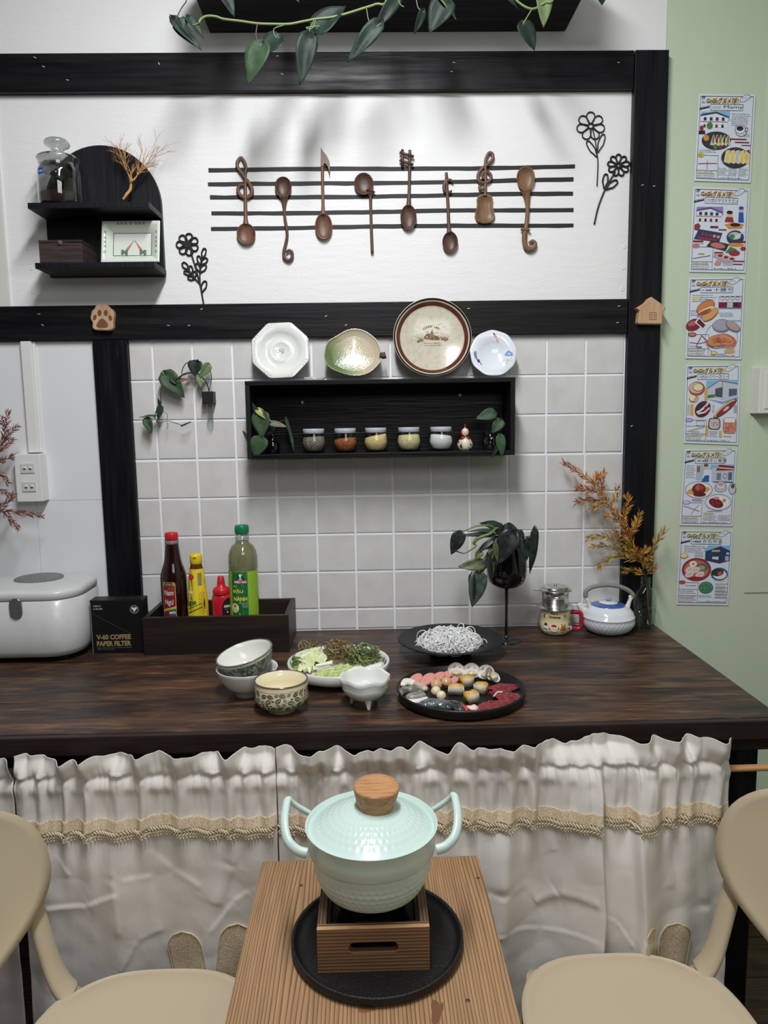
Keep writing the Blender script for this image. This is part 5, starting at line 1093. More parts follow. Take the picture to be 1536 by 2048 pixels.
def d3(pr, r):
    pr.scrib(.08, .70, .50, .80, 4, K, rnd=r); pr.ell(.15, .745, .05, .022, (226, 210, 90)); pr.rect(.20, .705, .38, .722, (150, 190, 220)); pr.frame(.55, .63, .95, .77, .005, K); pr.rect(.55, .63, .95, .70, MR); pr.rect(.70, .635, .80, .695, (190, 200, 214)); pr.rect(.55, .618, .95, .632, (110, 130, 180)); pr.rect(.82, .65, .90, .69, K)
    for k in range(4): pr.ring(.61 + k * .09, .745, .035, .02, .005, RD if k == 0 else K)
    pr.ell(.27, .52, .10, .04, (140, 150, 200)); pr.ell(.40, .545, .16, .07, (150, 90, 56), .4); pr.ell(.40, .55, .15, .055, (218, 160, 104), .4); pr.ell(.32, .635, .17, .085, (150, 84, 56), .3); pr.ell(.32, .645, .155, .065, (208, 128, 84), .3); pr.ell(.33, .60, .15, .03, (236, 206, 150), .3); pr.ell(.30, .58, .13, .02, (150, 84, 56), .3)
    pr.rect(.55, .555, .80, .575, (170, 200, 214)); pr.scrib(.58, .52, .86, .55, 2, K, rnd=r); pr.scrib(.05, .53, .18, .61, 3, K, rnd=r)
    pr.ell(.12, .42, .14, .075, (130, 40, 46), .2); pr.ell(.10, .44, .09, .03, (180, 100, 110), .2); pr.poly([(.14, .45), (.20, .52), (.36, .42), (.30, .36)], (236, 226, 226)); pr.poly([(.17, .45), (.21, .50), (.33, .42), (.29, .38)], (84, 40, 44))
    pr.ring(.62, .26, .29, .20, .008, (120, 150, 196)); pr.ell(.62, .41, .17, .085, (120, 124, 140)); pr.ell(.61, .42, .15, .068, GY); pr.ell(.82, .40, .14, .06, (120, 110, 120), -.3); pr.ell(.82, .41, .12, .045, (186, 160, 160), -.3); pr.rect(.72, .465, .95, .483, (150, 180, 206))
    pr.ell(.58, .22, .22, .09, (150, 90, 66), .1); pr.ell(.56, .235, .19, .072, (204, 140, 96), .1); pr.ell(.72, .23, .18, .08, (196, 110, 80), -.2); pr.ell(.70, .24, .14, .055, (216, 150, 108), -.2)
    for k in range(14): pr.line([(.45 + r.random() * .4, .19 + r.random() * .09), (.48 + r.random() * .38, .19 + r.random() * .09)], .006, (150, 80, 56))
    pr.ell(.50, .075, .06, .022, K); pr.ell(.50, .075, .054, .018, (226, 214, 100)); pr.rect(.50, .135, .86, .15, (150, 180, 206)); pr.ell(.78, .10, .10, .03, (206, 170, 110)); pr.scrib(.55, .138, .84, .15, 1, K, rnd=r)
    pr.ell(.10, .30, .075, .028, (110, 36, 40)); pr.ell(.10, .30, .06, .02, (190, 120, 110)); pr.line([(.17, .14), (.27, .29), (.37, .22)], .012, RD); pr.line([(.06, .20), (.24, .19), (.38, .215)], .008, RD); pr.rect(.19, .135, .28, .155, (110, 120, 140)); pr.scrib(.05, .14, .17, .17, 2, K, rnd=r)
def d4(pr, r):
    pr.poly([(.38, .72), (.38, .80), (.97, .81), (.97, .72)], SKY); pr.poly([(.38, .68), (.62, .80), (.97, .755), (.97, .60), (.70, .56), (.42, .60)], (196, 202, 216)); pr.poly([(.55, .60), (.55, .70), (.68, .72), (.68, .59)], (80, 84, 100)); pr.poly([(.80, .60), (.80, .70), (.95, .70), (.95, .62)], (90, 96, 120)); pr.line([(.68, .58), (.68, .79)], .008, K); pr.line([(.38, .685), (.62, .80), (.97, .757)], .008, K)
    pr.poly([(.40, .58), (.42, .62), (.55, .63), (.54, .59)], GN); pr.poly([(.40, .57), (.70, .54), (.97, .60), (.96, .575), (.68, .51)], (140, 160, 200))
    pr.ell(.21, .70, .15, .09, (170, 80, 70)); pr.ell(.20, .71, .13, .07, (214, 180, 160)); pr.ell(.235, .715, .10, .05, K); pr.ell(.235, .717, .092, .044, (230, 222, 180)); pr.rect(.355, .55, .41, .72, (206, 170, 110))
    pr.ell(.16, .57, .09, .05, (170, 130, 100)); pr.ell(.14, .58, .06, .035, (236, 228, 200)); pr.ell(.20, .56, .04, .03, (206, 176, 130))
    pr.ell(.33, .44, .15, .10, (84, 34, 50), .3); pr.ell(.33, .47, .14, .035, (226, 220, 226), .55); pr.ell(.31, .475, .12, .02, (60, 40, 56), .55); pr.ell(.40, .43, .05, .05, (150, 40, 56)); pr.line([(.24, .38), (.36, .40), (.46, .46)], .02, (236, 230, 232))
    pr.ell(.74, .45, .24, .055, (90, 60, 60), .5); pr.ell(.73, .455, .22, .042, (190, 200, 160), .5); pr.ell(.75, .45, .20, .035, (156, 44, 60), .5); pr.ell(.76, .45, .06, .02, (226, 180, 170), .5)
    pr.rect(.10, .36, .16, .50, (214, 170, 90)); pr.rect(.90, .40, .95, .50, GY); pr.scrib(.05, .36, .09, .50, 7, K, rnd=r); pr.scrib(.50, .40, .55, .50, 6, K, rnd=r)
    pr.poly(rrect(.44, .185, .66, .33, .05), K); pr.poly(rrect(.455, .195, .645, .32, .045), (206, 186, 186)); pr.poly(rrect(.71, .14, .95, .34, .05), (150, 90, 90)); pr.poly(rrect(.72, .145, .94, .30, .01), (208, 136, 122)); pr.poly(rrect(.73, .28, .93, .335, .025), (236, 230, 232))
    for k in range(26): x = .74 + r.random() * .17; y = .155 + r.random() * .12; pr.ell(x, y, .012, .007, (170, 84, 76), n=6)
    for k in range(10): x = .48 + r.random() * .14; y = .21 + r.random() * .09; pr.line([(x, y), (x + .03, y + .004)], .004, (120, 100, 110))
    pr.rect(.40, .10, .44, .24, (214, 170, 90)); pr.rect(.64, .09, .69, .17, (206, 180, 110)); pr.scrib(.46, .09, .62, .17, 4, K, rnd=r); pr.scrib(.72, .09, .90, .12, 1, RD, rnd=r)
    pr.ell(.085, .30, .07, .026, (140, 110, 190)); pr.ell(.085, .30, .055, .018, (196, 176, 220)); pr.line([(.06, .15), (.38, .22)], .005, K); pr.line([(.05, .22), (.38, .23)], .004, K); pr.frame(.22, .23, .36, .29, .004, K); pr.rect(.12, .145, .28, .16, (206, 186, 120))
def d5(pr, r):
    pr.scrib(.06, .62, .24, .80, 8, (80, 80, 90), rnd=r); pr.rect(.25, .60, .48, .80, (176, 190, 206)); pr.rect(.26, .70, .32, .78, (150, 100, 90)); pr.ell(.43, .775, .04, .03, (226, 190, 170)); pr.ell(.43, .79, .045, .02, (90, 86, 90)); pr.poly([(.38, .62), (.40, .74), (.48, .73), (.49, .60)], (220, 226, 236)); pr.poly([(.36, .58), (.42, .66), (.50, .66), (.50, .575)], (40, 96, 176))
    pr.poly([(.50, .74), (.52, .80), (.97, .80), (.97, .70)], SKY); pr.rect(.55, .58, .95, .76, (190, 198, 214)); pr.poly([(.62, .72), (.68, .80), (.97, .775), (.97, .725)], (140, 36, 52)); pr.line([(.66, .76), (.97, .742)], .012, (236, 226, 226)); pr.rect(.64, .60, .72, .69, (110, 130, 160)); pr.ring(.80, .65, .04, .03, .006, K); pr.rect(.86, .60, .93, .70, (90, 100, 130)); pr.line([(.58, .575), (.95, .57)], .012, (60, 80, 140))
    plate(pr, .32, .47, .25, .105, (226, 228, 238)); pr.ell(.31, .46, .22, .05, (218, 166, 90), .1); pr.ell(.32, .48, .13, .075, (120, 36, 40)); pr.ell(.30, .50, .05, .04, (186, 90, 80)); pr.ell(.37, .50, .04, .03, (170, 66, 60)); pr.ell(.34, .41, .12, .03, (100, 30, 36))
    plate(pr, .73, .50, .11, .05, (206, 212, 226)); plate(pr, .73, .53, .085, .05, (216, 220, 232)); pr.ell(.73, .545, .06, .025, (206, 160, 140)); plate(pr, .95, .49, .06, .07, (196, 206, 206)); pr.ell(.955, .52, .035, .03, (110, 60, 60))
    plate(pr, .70, .31, .24, .10, (222, 226, 238)); pr.ell(.70, .31, .19, .075, (236, 236, 242)); pr.ell(.66, .30, .14, .06, (110, 30, 40), -.2); pr.ell(.66, .365, .06, .018, PK); pr.ell(.81, .335, .035, .025, OR)
    for k in range(12): pr.ell(.57 + r.random() * .17, .27 + r.random() * .06, .018, .009, (150, 60, 64), n=6)
    pr.rect(.20, .335, .38, .35, (190, 150, 200)); pr.scrib(.20, .315, .45, .35, 2, K, rnd=r); pr.rect(.50, .188, .78, .20, (190, 150, 200)); pr.rect(.44, .155, .62, .175, (196, 190, 110))
    pr.ell(.10, .305, .075, .026, (150, 120, 196)); pr.ell(.10, .305, .06, .02, (214, 200, 230)); pr.line([(.05, .26), (.36, .19)], .005, K); pr.line([(.2, .15), (.34, .28)], .004, K)
    for k in range(2): pr.scrib(.43 + k * .28, .07, .68 + k * .28, .15, 4, K, rnd=r)
def d6(pr, r):
    pr.scrib(.10, .70, .52, .80, 4, K, rnd=r); pr.poly([(.46, .72), (.55, .80), (.97, .80), (.97, .68)], SKY); pr.poly([(.50, .60), (.50, .72), (.78, .79), (.97, .73), (.97, .60), (.78, .56)], NV); pr.rect(.62, .715, .78, .74, (206, 170, 110)); pr.poly([(.63, .62), (.64, .65), (.76, .65), (.75, .61)], (206, 214, 226)); pr.rect(.88, .60, .95, .66, (170, 186, 206)); pr.rect(.90, .68, .95, .71, (190, 200, 214)); pr.line([(.78, .57), (.78, .78)], .01, (30, 40, 70))
    pr.ell(.10, .655, .08, .04, (190, 130, 70)); pr.ell(.10, .66, .065, .03, (226, 214, 180)); pr.scrib(.30, .64, .48, .70, 3, K, rnd=r)
    plate(pr, .35, .475, .27, .15, (150, 44, 56), (120, 30, 40)); pr.ell(.35, .475, .24, .125, (190, 110, 90)); pr.ell(.46, .51, .12, .05, (100, 104, 90)); pr.ell(.44, .50, .07, .03, (160, 166, 150)); pr.ell(.28, .55, .07, .042, (238, 236, 230)); pr.ell(.285, .55, .028, .02, OR)
    for x, y in ((.22, .475), (.33, .47), (.22, .41), (.42, .41)): pr.ell(x, y, .085, .04, (228, 208, 208), .2); pr.ell(x, y, .05, .015, (214, 182, 180), .2)
    pr.ell(.35, .362, .14, .02, (150, 40, 44))
    plate(pr, .79, .42, .155, .08, (60, 90, 150), NV); pr.ell(.80, .41, .13, .06, (226, 230, 236)); pr.ell(.75, .44, .12, .05, (36, 60, 56)); pr.ell(.80, .425, .045, .03, (206, 80, 50)); pr.scrib(.70, .32, .94, .335, 1, K, rnd=r)
    plate(pr, .55, .235, .13, .075, (70, 130, 96), (40, 60, 56)); 
    for k in range(40): a = r.random() * 6.28; q = sqrt(r.random()); pr.ell(.55 + .11 * q * cos(a), .235 + .06 * q * sin(a), .010, .006, (110, 170, 120) if k % 2 else (50, 96, 76), n=6)
    pr.scrib(.42, .10, .68, .14, 3, K, rnd=r); pr.rect(.72, .285, .95, .297, (206, 190, 110))
    for k in range(4): pr.scrib(.73, .10 + k * .045, .96, .14 + k * .045, 2, K, rnd=r); pr.line([(.72, .098 + k * .045), (.96, .1 + k * .045)], .004, K)
    pr.ell(.09, .305, .065, .026, (190, 70, 64)); pr.scrib(.16, .25, .36, .28, 1, K, rnd=r); pr.line([(.04, .21), (.39, .21)], .004, K); pr.scrib(.05, .15, .36, .20, 2, (110, 120, 150), rnd=r)
poster('food poster with sandwiches and coffee cup, topmost of the column', (1397.5, 188), (1511, 189.5), (1388, 362), (1501, 366), 'Mamy', d1, None, .34, .62)
poster('food poster with cook in blue and dark grill trays, second from top', (1386.5, 374), (1500, 378), (1378, 544), (1491, 546), 'フジヤマドラゴン', d2, None, .46, .56)
poster('food poster with stacked pancake buns and fried patties', (1377.5, 556), (1490, 554.5), (1370.5, 717), (1482.5, 719), '十勝や', d3, 'たい焼本舗', .34, .62)
poster('food poster with grey bakery building and bread slices', (1371.5, 730), (1480.5, 728.5), (1367, 886), (1476, 890), 'ナンバベーカリー', d4, None, .5, .54, (240, 206, 90))
poster('food poster with red awning cafe and meat dishes, fifth from the top', (1368.5, 898.5), (1474, 897.5), (1358.5, 1050.5), (1465, 1052.5), '銀さじ食堂', d5, '洋食', .42, .6, (236, 226, 120))
poster('food poster with red ramen bowl, lowest of the column', (1360, 1059.5), (1466, 1061), (1352, 1209), (1456, 1210.5), 'かたやま', d6, '中華蕎麦', .36, .62, (226, 220, 90))

# ------------------------------------------------------------------ black goblet planter
gx, gy = .277, -.125
t = thing('goblet_planter', 'black stemmed goblet with dark silvery vine on the counter', 'plant', (gx, gy, ZC))
bgl = mat('glossy_black_glass', (9, 9, 11), .06, coat=.6)
kz = lambda py: W(1014, py, gy).z - ZC; kg = 1 / PPM(gy)
g = G(); g.lathe([(0, 0), (.0385, 0), (.0395, .0012), (.036, .0028), (.014, .0050), (.0050, .009), (.0036, .018), (.0034, kz(1215)), (.0042, kz(1180)), (.008, kz(1176)), (.030, kz(1172)), (.044, kz(1163)), (.0495, kz(1150)), (.0505, kz(1135)), (.047, kz(1105)), (.043, kz(1078)), (.0405, kz(1078)), (.044, kz(1100)), (0, kz(1100))], 44); ob('goblet', g, bgl, t, True)
g = G(); g.lathe([(.0435, kz(1101)), (.043, kz(1090)), (0, kz(1088))], 24); ob('soil', g, soil, t, True)
sv = mat('silver_dark_leaf', (26, 34, 33), .36, var=[((60, 60, 60), (62, 72, 70), .45, .7, 3, .7)], spec=.5); sv2 = mat('silver_grey_leaf', (84, 98, 90), .36, var=[((60, 60, 60), (50, 64, 58), .4, .7, 3)]); ol = mat('olive_leaf', (92, 100, 62), .4, var=[(60, (70, 80, 52), .4, .7, 2)])
w3 = lambda *q: W(q[0], q[1], q[2] if len(q) > 2 else gy - .055)
g = G()
for pts, r in (([(1012, 1100, gy), (1000, 1062, gy - .02), (992, 1057, gy - .04), (981, 1067), (968, 1072), (954, 1078), (946, 1088)], [.003, .003, .0034, .0036, .004, .0042, .0036]), ([(1012, 1100, gy), (996, 1086, gy - .045), (984, 1100), (974, 1108), (967, 1120), (964, 1140), (968, 1155)], [.002] * 7), ([(992, 1057, gy - .04), (975, 1051), (950, 1053), (922, 1066)], [.0026, .0024, .0018, .0012]), ([(946, 1088), (952, 1092), (930, 1106), (912, 1102)], [.0016] * 4), ([(1012, 1090, gy), (1040, 1078, gy - .02), (1058, 1072, gy - .03), (1068, 1074, gy - .03)], [.0015] * 4), ([(996, 1086, gy - .045), (984, 1118), (988, 1132), (985, 1155)], [.0014] * 4)):
    P = cr([w3(*q) for q in pts], 5); n = len(P); g.tube(P, [lerp(r[int(i * (len(r) - 1) / (n - 1))], r[min(len(r) - 1, int(i * (len(r) - 1) / (n - 1)) + 1)], (i * (len(r) - 1) / (n - 1)) % 1) for i in range(n)], 8)
ob('stem', g, mat('thick_green_stem', (104, 126, 62), .4), t)
for b_, tp, w, m_, fc, y in (((1026, 1066), (988, 1134), 44, sv, (-.1, -1, .35), gy - .058), ((1000, 1056), (960, 1044), 26, sv, (.1, -.7, .8), gy - .02), ((1005, 1062), (975, 1046), 26, sv, (.1, -1, .6), gy - .03), ((920, 1066), (903, 1110), 30, sv, (.1, -1, .2), gy - .06), ((990, 1070), (915, 1068), 13, sv, (0, -.8, .7), gy - .05), ((985, 1061), (935, 1060), 11, sv2, (0, -.6, 1), gy - .045),
        ((961, 1103), (951, 1119), 17, ol, (0, -1, .3), gy - .06), ((966, 1128), (917, 1133), 27, ol, (0, -1, .35), gy - .062), ((958, 1148), (946, 1216), 40, sv2, (.2, -1, .1), gy - .064), ((944, 1150), (946, 1200), 16, sv, (-.5, -1, .1), gy - .067), ((1069, 1062), (1063, 1149), 21, sv, (.3, -1, .1), gy - .035), ((1056, 1078), (1053, 1122), 18, sv, (-.4, -1, .1), gy - .03),
        ((976, 1110), (985, 1164), 15, sv, (.3, -1, .1), gy - .062), ((1042, 1084), (1053, 1158), 13, sv, (.5, -1, .1), gy - .052), ((1036, 1062), (1046, 1092), 22, sv, (.3, -.8, .5), gy - .04), ((990, 1088), (995, 1128), 12, ol, (-.5, -1, .1), gy - .062), ((1000, 1078), (962, 1100), 18, sv, (0, -1, .5), gy - .05), ((1012, 1052), (1044, 1074), 26, sv, (.1, -.7, .8), gy - .03), ((985, 1080), (950, 1108), 14, sv, (0, -1, .5), gy - .058), ((975, 1118), (960, 1150), 14, sv2, (.1, -1, .2), gy - .06)):
    leaf_at(t, W(*b_, y), W(*tp, y - .006), w / PPM(y), m_, fc, sag=.08, fold=.22)

# ------------------------------------------------------------------ mug with drip filter
mx, my = .413, -.072; km = 1 / PPM(my)
mz = lambda py: W(1118, py, my).z - ZC
t = thing('christmas_mug', 'cream mug with red handle and festive figures under a drip filter', 'mug', (mx, my, ZC))
crm = mat('cream_glaze', (236, 222, 176), .16, coat=.4); mpf = [(0, 0), (.024, .0), (.031, .003), (.0375, .013), (.0392, .022), (.0385, .031), (.0368, .0385), (.0380, .046), (.0392, .053), (.0385, .0600), (.0378, .0640), (.0362, .0640), (.0368, .056), (.035, .02), (0, .006)]
g = G(); g.lathe(mpf, 44); ob('mug_body', g, crm, t, True)
g = G(); g.tube(cr([V(.034, -.004, .055), V(.052, -.006, .056), V(.064, -.007, .053), V(.0665, -.007, .043), V(.0665, -.007, .022), V(.062, -.007, .0125), V(.050, -.006, .0115), V(.036, -.005, .0140)], 6), .0058, 12, flat=1.0); ob('handle', g, mat('red_glaze', (176, 28, 46), .15, coat=.5), t, True)
g = G(); g.tube([V(.033, -.005, .0145), V(.041, -.0052, .0128)], [.0075, .0068], 12); ob('handle_cuff', g, por, t, True)
mr_ = prof_r(mpf[1:11]); pr = Print(wrap(lambda v: mr_(v) + .0003, -.18), .00007, .003); K2 = (46, 30, 28); Wt = (240, 236, 228)
pr.text('Merry', -.004, .0565, .0062, (96, 62, 40), w=.019, align='c', bold=.05); pr.text('Christmas', -.004, .0485, .0062, (96, 62, 40), w=.030, align='c', bold=.05)
pr.ell(.0225, .0545, .0028, .0022, (120, 140, 80), .5, 8); pr.ell(.0270, .0530, .0028, .0020, (150, 160, 90), -.4, 8); pr.ell(.0225, .0505, .0020, .0028, (196, 186, 90), 0, 8)
c = -.0045                                    # bearded man in a red cap
pr.ell(c, .0205, .0088, .0078, Wt); pr.poly([(c - .0075, .0245), (c - .006, .0305), (c, .0325), (c + .0055, .0300), (c + .0072, .0245)], (176, 36, 40)); pr.rect(c - .008, .0235, c + .0078, .0257, Wt); pr.ell(c - .0028, .0215, .0008, .001, K2, 0, 6); pr.ell(c + .0028, .0215, .0008, .001, K2, 0, 6); pr.ell(c, .0198, .0012, .0009, (206, 150, 120), 0, 8); pr.line([(c - .0075, .0130), (c - .003, .0118), (c + .003, .0118), (c + .0075, .0130)], .0013, K2); pr.line([(c - .012, .0225), (c - .0098, .0185)], .0018, K2); pr.line([(c + .012, .0245), (c + .0098, .0205)], .0018, K2)
c = .0195                                    # reindeer
bn = (190, 120, 66); pr.ell(c, .0195, .0088, .0080, bn); pr.ell(c, .0245, .0068, .0055, bn); 
for s_ in (-1, 1): pr.line([(c + s_ * .002, .028), (c + s_ * .0045, .0335)], .001, K2); pr.line([(c + s_ * .0035, .0312), (c + s_ * .0065, .0325)], .001, K2); pr.ell(c + s_ * .0025, .0250, .0007, .0009, K2, 0, 6); pr.ell(c + s_ * .0032, .0150, .0030, .0020, (226, 180, 120), 0, 8)
pr.ell(c, .0222, .0016, .0013, (90, 40, 30), 0, 8); pr.poly([(c - .004, .0190), (c, .0172), (c - .004, .0155)], K2); pr.poly([(c + .004, .0190), (c, .0172), (c + .004, .0155)], K2)
for c in (-.026, .0395): pr.ell(c, .0235, .0060, .0060, Wt); pr.ell(c, .0150, .0072, .0060, Wt); pr.line([(c - .006, .0190), (c + .003, .0175), (c + .006, .0130)], .0024, K2); pr.ell(c + .001, .0230, .0008, .0009, K2, 0, 6)
pr.rect(-.0295, .0288, -.0225, .0345, K2); pr.rect(-.0312, .0282, -.0205, .0296, K2); pr.poly([(.0345, .0270), (.037, .0330), (.0425, .0315), (.0450, .0270)], (130, 40, 46)); pr.poly([(-.0330, .050), (-.0305, .060), (-.028, .050)], K2); pr.out('painted_figures', t, True)
alu = mat('brushed_aluminium', (206, 206, 204), .22, 1, bump=[((20, 20, 600), .12, 2)]); z0 = .0648
t = thing('drip_coffee_filter', 'aluminium drip coffee filter with lid standing on the mug', 'coffee filter', (mx, my, ZC + z0))
g = G(); g.lathe([(.026, 0), (.030, .0006), (.046, .0026), (.0485, .0052), (.0475, .0062), (.044, .0040), (.036, .0050), (.0335, .0075)], 44); ob('saucer_plate', g, alu, t, True)
g = G(); g.lathe([(.0330, .0045), (.0335, .0065), (.0338, .0300), (.0344, .0306), (.0344, .0316), (.0338, .0322), (.0338, .0338), (.0344, .0344), (.0344, .0354), (.0338, .0360), (.0352, .0480), (.036, .0492), (.034, .0495)], 44); ob('chamber', g, alu, t, True)
g = G(); g.lathe([(.0352, .0480), (.0395, .0482), (.0412, .0492), (.0405, .0508), (.0360, .0522), (.0330, .0565), (.0312, .0585), (.027, .0592), (.010, .0600), (0, .0600)], 44); g.ball((0, 0, .0622), (.0042, .0042, .0030), 12, 8); g.lathe([(.0015, .0598), (.0018, .0615)], 10); ob('lid', g, alu, t, True)
g = G(); g.prism([(-.0395, -.0045), (-.052, -.0062), (-.060, 0), (-.052, .0062), (-.0395, .0045)], .0012, lambda u, v, w: V(u, v - .006, .0490 + w - (u + .04) * .04)); ob('side_tab', g, alu, t, True)

# ------------------------------------------------------------------ teapot
tx, ty = .552, -.068; kt = 1 / PPM(ty)
t = thing('teapot', 'white ribbed porcelain teapot with blue lid and grey wrapped handle', 'teapot', (tx, ty, ZC)); tR = 53 * kt
tpf = [(0, .0006), (.042, .0006), (.047, .002), (.0575, .011), (tR * .985, .023), (tR, .033), (tR * .985, .0395), (tR * 1.008, .0405), (tR * 1.008, .0428), (tR * .985, .0438), (tR * .95, .053), (tR * .82, .0635), (tR * .68, .069), (tR * .66, .0705)]
g = G(); g.lathe(tpf, 56, None, 0, lambda a, r, z, i: Vector((r * cos(a), r * sin(a), z))); ob('pot_body', g, mat('white_quilted_porcelain', (222, 228, 234), .12, coat=.4), t, True)
g = G(); rq = prof_r(tpf[1:])                                # raised criss-cross ribs below the belly band
for k in range(36):
    for sgn in (1, -1):
        a0 = 2 * pi * k / 36; P = []
        for j in range(7):
            z = .006 + j * .0055; a = a0 + sgn * j * .052; r = rq(z) + .0002; P.append(V(r * cos(a), r * sin(a), z))
        g.tube(P, .00042, 4, cap=False)
o = ob('raised_ribs', g, MATS['white_quilted_porcelain'], t, True); o['kind'] = 'stuff'
blu = mat('cobalt_glaze', (60, 88, 160), .14, coat=.4, var=[(400, (90, 116, 186), .45, .6, 1)])
g = G(); g.lathe([(tR * .66, .0690), (tR * .655, .0715), (tR * .60, .0730), (tR * .37, .0768), (tR * .36, .0770)], 48, None, 0); g.f = [f for f in g.f if len(f) == 4]; g.m = g.m[:len(g.f)]; g.s = g.s[:len(g.f)]; g.lathe([(tR * .37, .0767), (tR * .34, .0785), (.006, .0805), (0, .0806)], 40, None, 1); o = ob('lid', g, [blu, por], t, True)
g = G(); g.lathe([(.0050, .0800), (.0045, .0830), (.0080, .0850), (.0085, .0870), (.0060, .0885), (0, .0888)], 24); ob('lid_knob', g, mat('pale_blue_glaze', (150, 168, 210), .14, coat=.4), o, True)
sp = -2.86                                                    # spout towards the mug
g = G(); P = cr([V(-.040, .010, .036), V(-.056, .012, .047), V(-.067, .0135, .062), V(-.074, .0145, .071)], 5); g.tube(P, [lerp(.0135, .0058, i / (len(P) - 1)) for i in range(len(P))], 14); ob('spout', g, por, t, True)
for s_ in (-1, 1):
    g = G(); g.tube(cr([V(s_ * tR * .72, -.004, .062), V(s_ * tR * .80, -.004, .078), V(s_ * tR * .86, -.004, .088)], 4), [.0075, .0068, .006, .0052, .005, .0048, .0048, .005, .005], 10); g.lathe([(.0052, -.003), (.0075, 0), (.0052, .003)], 14, Matrix.Translation((s_ * tR * .87, -.004, .0905)) @ Matrix.Rotation(pi / 2, 4, 'X')); ob('handle_lug', g, por, t, True)
    g = G(); P = circ(s_ * tR * .89, .0930, .0058, .0058, 16); g.tube([V(p[0], -.004, p[1]) for p in P], .0011, 6, closed=True); ob('wire_ring', g, mat('dark_wire', (40, 38, 36), .5), t, True)
g = G(); hp = [(-.90, .094), (-.92, .104), (-.82, .1135), (-.55, .1205), (-.1, .1235), (.35, .1195), (.70, .110), (.90, .099), (.93, .092)]; g.tube(cr([V(tR * a, -.004, b) for a, b in hp], 6), .0058, 12); ob('handle', g, mat('wrapped_grey_cane', (142, 136, 130), .65, bump=[((500, 40, 40), .6, 2)]), t, True)

# ------------------------------------------------------------------ glass bottle with autumn branch
bx, by = .655, -.046
t = thing('glass_bottle', 'clear flat glass bottle half full of water by green wall', 'bottle', (bx, by, ZC)); bz_ = lambda py: W(1297, py, by).z - ZC
g = G(); rows = [(.026, .014, .013, .002, 0, 0), (.030, .0185, .018, .006, 0, 0), (.0305, .019, .018, bz_(1205), 0, 0), (.028, .018, .0175, bz_(1190), 0, 0), (.020, .0155, .015, bz_(1180), 0, 0), (.0125, .0125, .0124, bz_(1174), 0, 0), (.0112, .0112, .0111, bz_(1168), 0, 0), (.0128, .0128, .0127, bz_(1166), 0, 0), (.0128, .0128, .0127, bz_(1163), 0, 0), (.0112, .0112, .0111, bz_(1161), 0, 0), (.0122, .0122, .0121, bz_(1157), 0, 0), (.0118, .0118, .0117, bz_(1153), 0, 0)]
stack(g, rows, 8, 0, False); g.f.append(tuple(range(36))[::-1]); g.m.append(0); g.s.append(True); ob('bottle_body', g, thin_glass('bottle_glass', (240, 245, 243), .02, 1.5), t, True)
g = G(); stack(g, [(.024, .012, .011, .005, 0, 0), (.0285, .0172, .0165, .009, 0, 0), (.029, .0178, .017, bz_(1215), 0, 0)], 8); ob('water', g, water, t, True)
ora = [mat('needle_orange', (196, 122, 50), .55), mat('needle_yellow', (206, 156, 60), .55), mat('needle_red', (150, 64, 52), .55), mat('needle_olive', (146, 130, 66), .55)]
nred = [mat('needle_maroon', (124, 62, 60), .6), mat('needle_rose', (156, 92, 84), .6), mat('needle_bronze', (132, 96, 60), .6)]
def needles(t, name, stems, y0, ln, mats, pick, r=.0009, seed=1, sp=.0042, stem_m=None):
    rr = random.Random(seed)
    for si, pts in enumerate(stems):
        P = cr([W(*(q if len(q) > 2 else (*q, y0 + rr.uniform(-.012, .012)))) for q in pts], 8); n = len(P); tot = sum((P[i + 1] - P[i]).length for i in range(n - 1))
        g = G(); g.tube(P, [lerp(r, r * .4, i / (n - 1)) for i in range(n)], 5); br = ob('twig', g, stem_m or mat('twig_brown', (120, 92, 60), .6), t)
        g = G(); d = 0; acc = 0; k = 0
        for i in range(n - 1):
            seg = P[i + 1] - P[i]; L_ = seg.length; acc += L_
            while acc > sp:
                acc -= sp; k += 1; f = 1 - acc / L_ if L_ else 0; p = P[i] + seg * max(0, min(1, f)); prog = (i + f) / n
                if si == 0 and prog < pick.get('bare', 0): continue
                tdir = seg.normalized(); up = Vector((0, -1, 0)); sd = tdir.cross(up).normalized(); up = sd.cross(tdir)
                for s_ in range(4):
                    a = k * 2.4 + s_ * 2.1 + rr.uniform(-.4, .4); dv = (tdir * rr.uniform(.55, .95) + (sd * cos(a) + up * sin(a)) * rr.uniform(.7, 1)).normalized(); l = ln * rr.uniform(.65, 1.1) * (1 - .45 * max(0, prog - .75) * 4 * .5)
                    wv_ = dv.cross(Vector((rr.uniform(-1, 1), rr.uniform(-1, 1), rr.uniform(-1, 1)))).normalized() * .0015; cv = (tdir - dv * tdir.dot(dv)) * l * .18
                    q = [p, p + dv * l * .45 + wv_ + cv * .3, p + dv * l + cv, p + dv * l * .45 - wv_ + cv * .3]
                    o_ = len(g.v); c = pick['f'](si, prog, rr); g.v += [tuple(x) for x in q]; g.f += [(o_, o_ + 1, o_ + 2), (o_, o_ + 2, o_ + 3)]; g.m += [c, c]; g.s += [False, False]
        o = ob('needles', g, mats, br); o['kind'] = 'stuff'
t = thing('autumn_branch', 'orange and yellow needle leaf branch standing in the glass bottle', 'branch', (bx, by, ZC + .012))
def pk(si, prog, rr):
    if si == 0: return 2 if prog > .86 and rr.random() < .7 else rr.choice((0, 0, 0, 1, 3))
    return {1: rr.choice((0, 2)), 2: rr.choice((0, 1)), 3: rr.choice((2, 0)), 4: rr.choice((2, 0, 0)), 7: rr.choice((1, 1, 0)), 8: 1, 10: rr.choice((1, 3)), 11: rr.choice((3, 1)), 12: rr.choice((3, 1)), 13: rr.choice((1, 0, 3))}.get(si, rr.choice((0, 1, 3)))
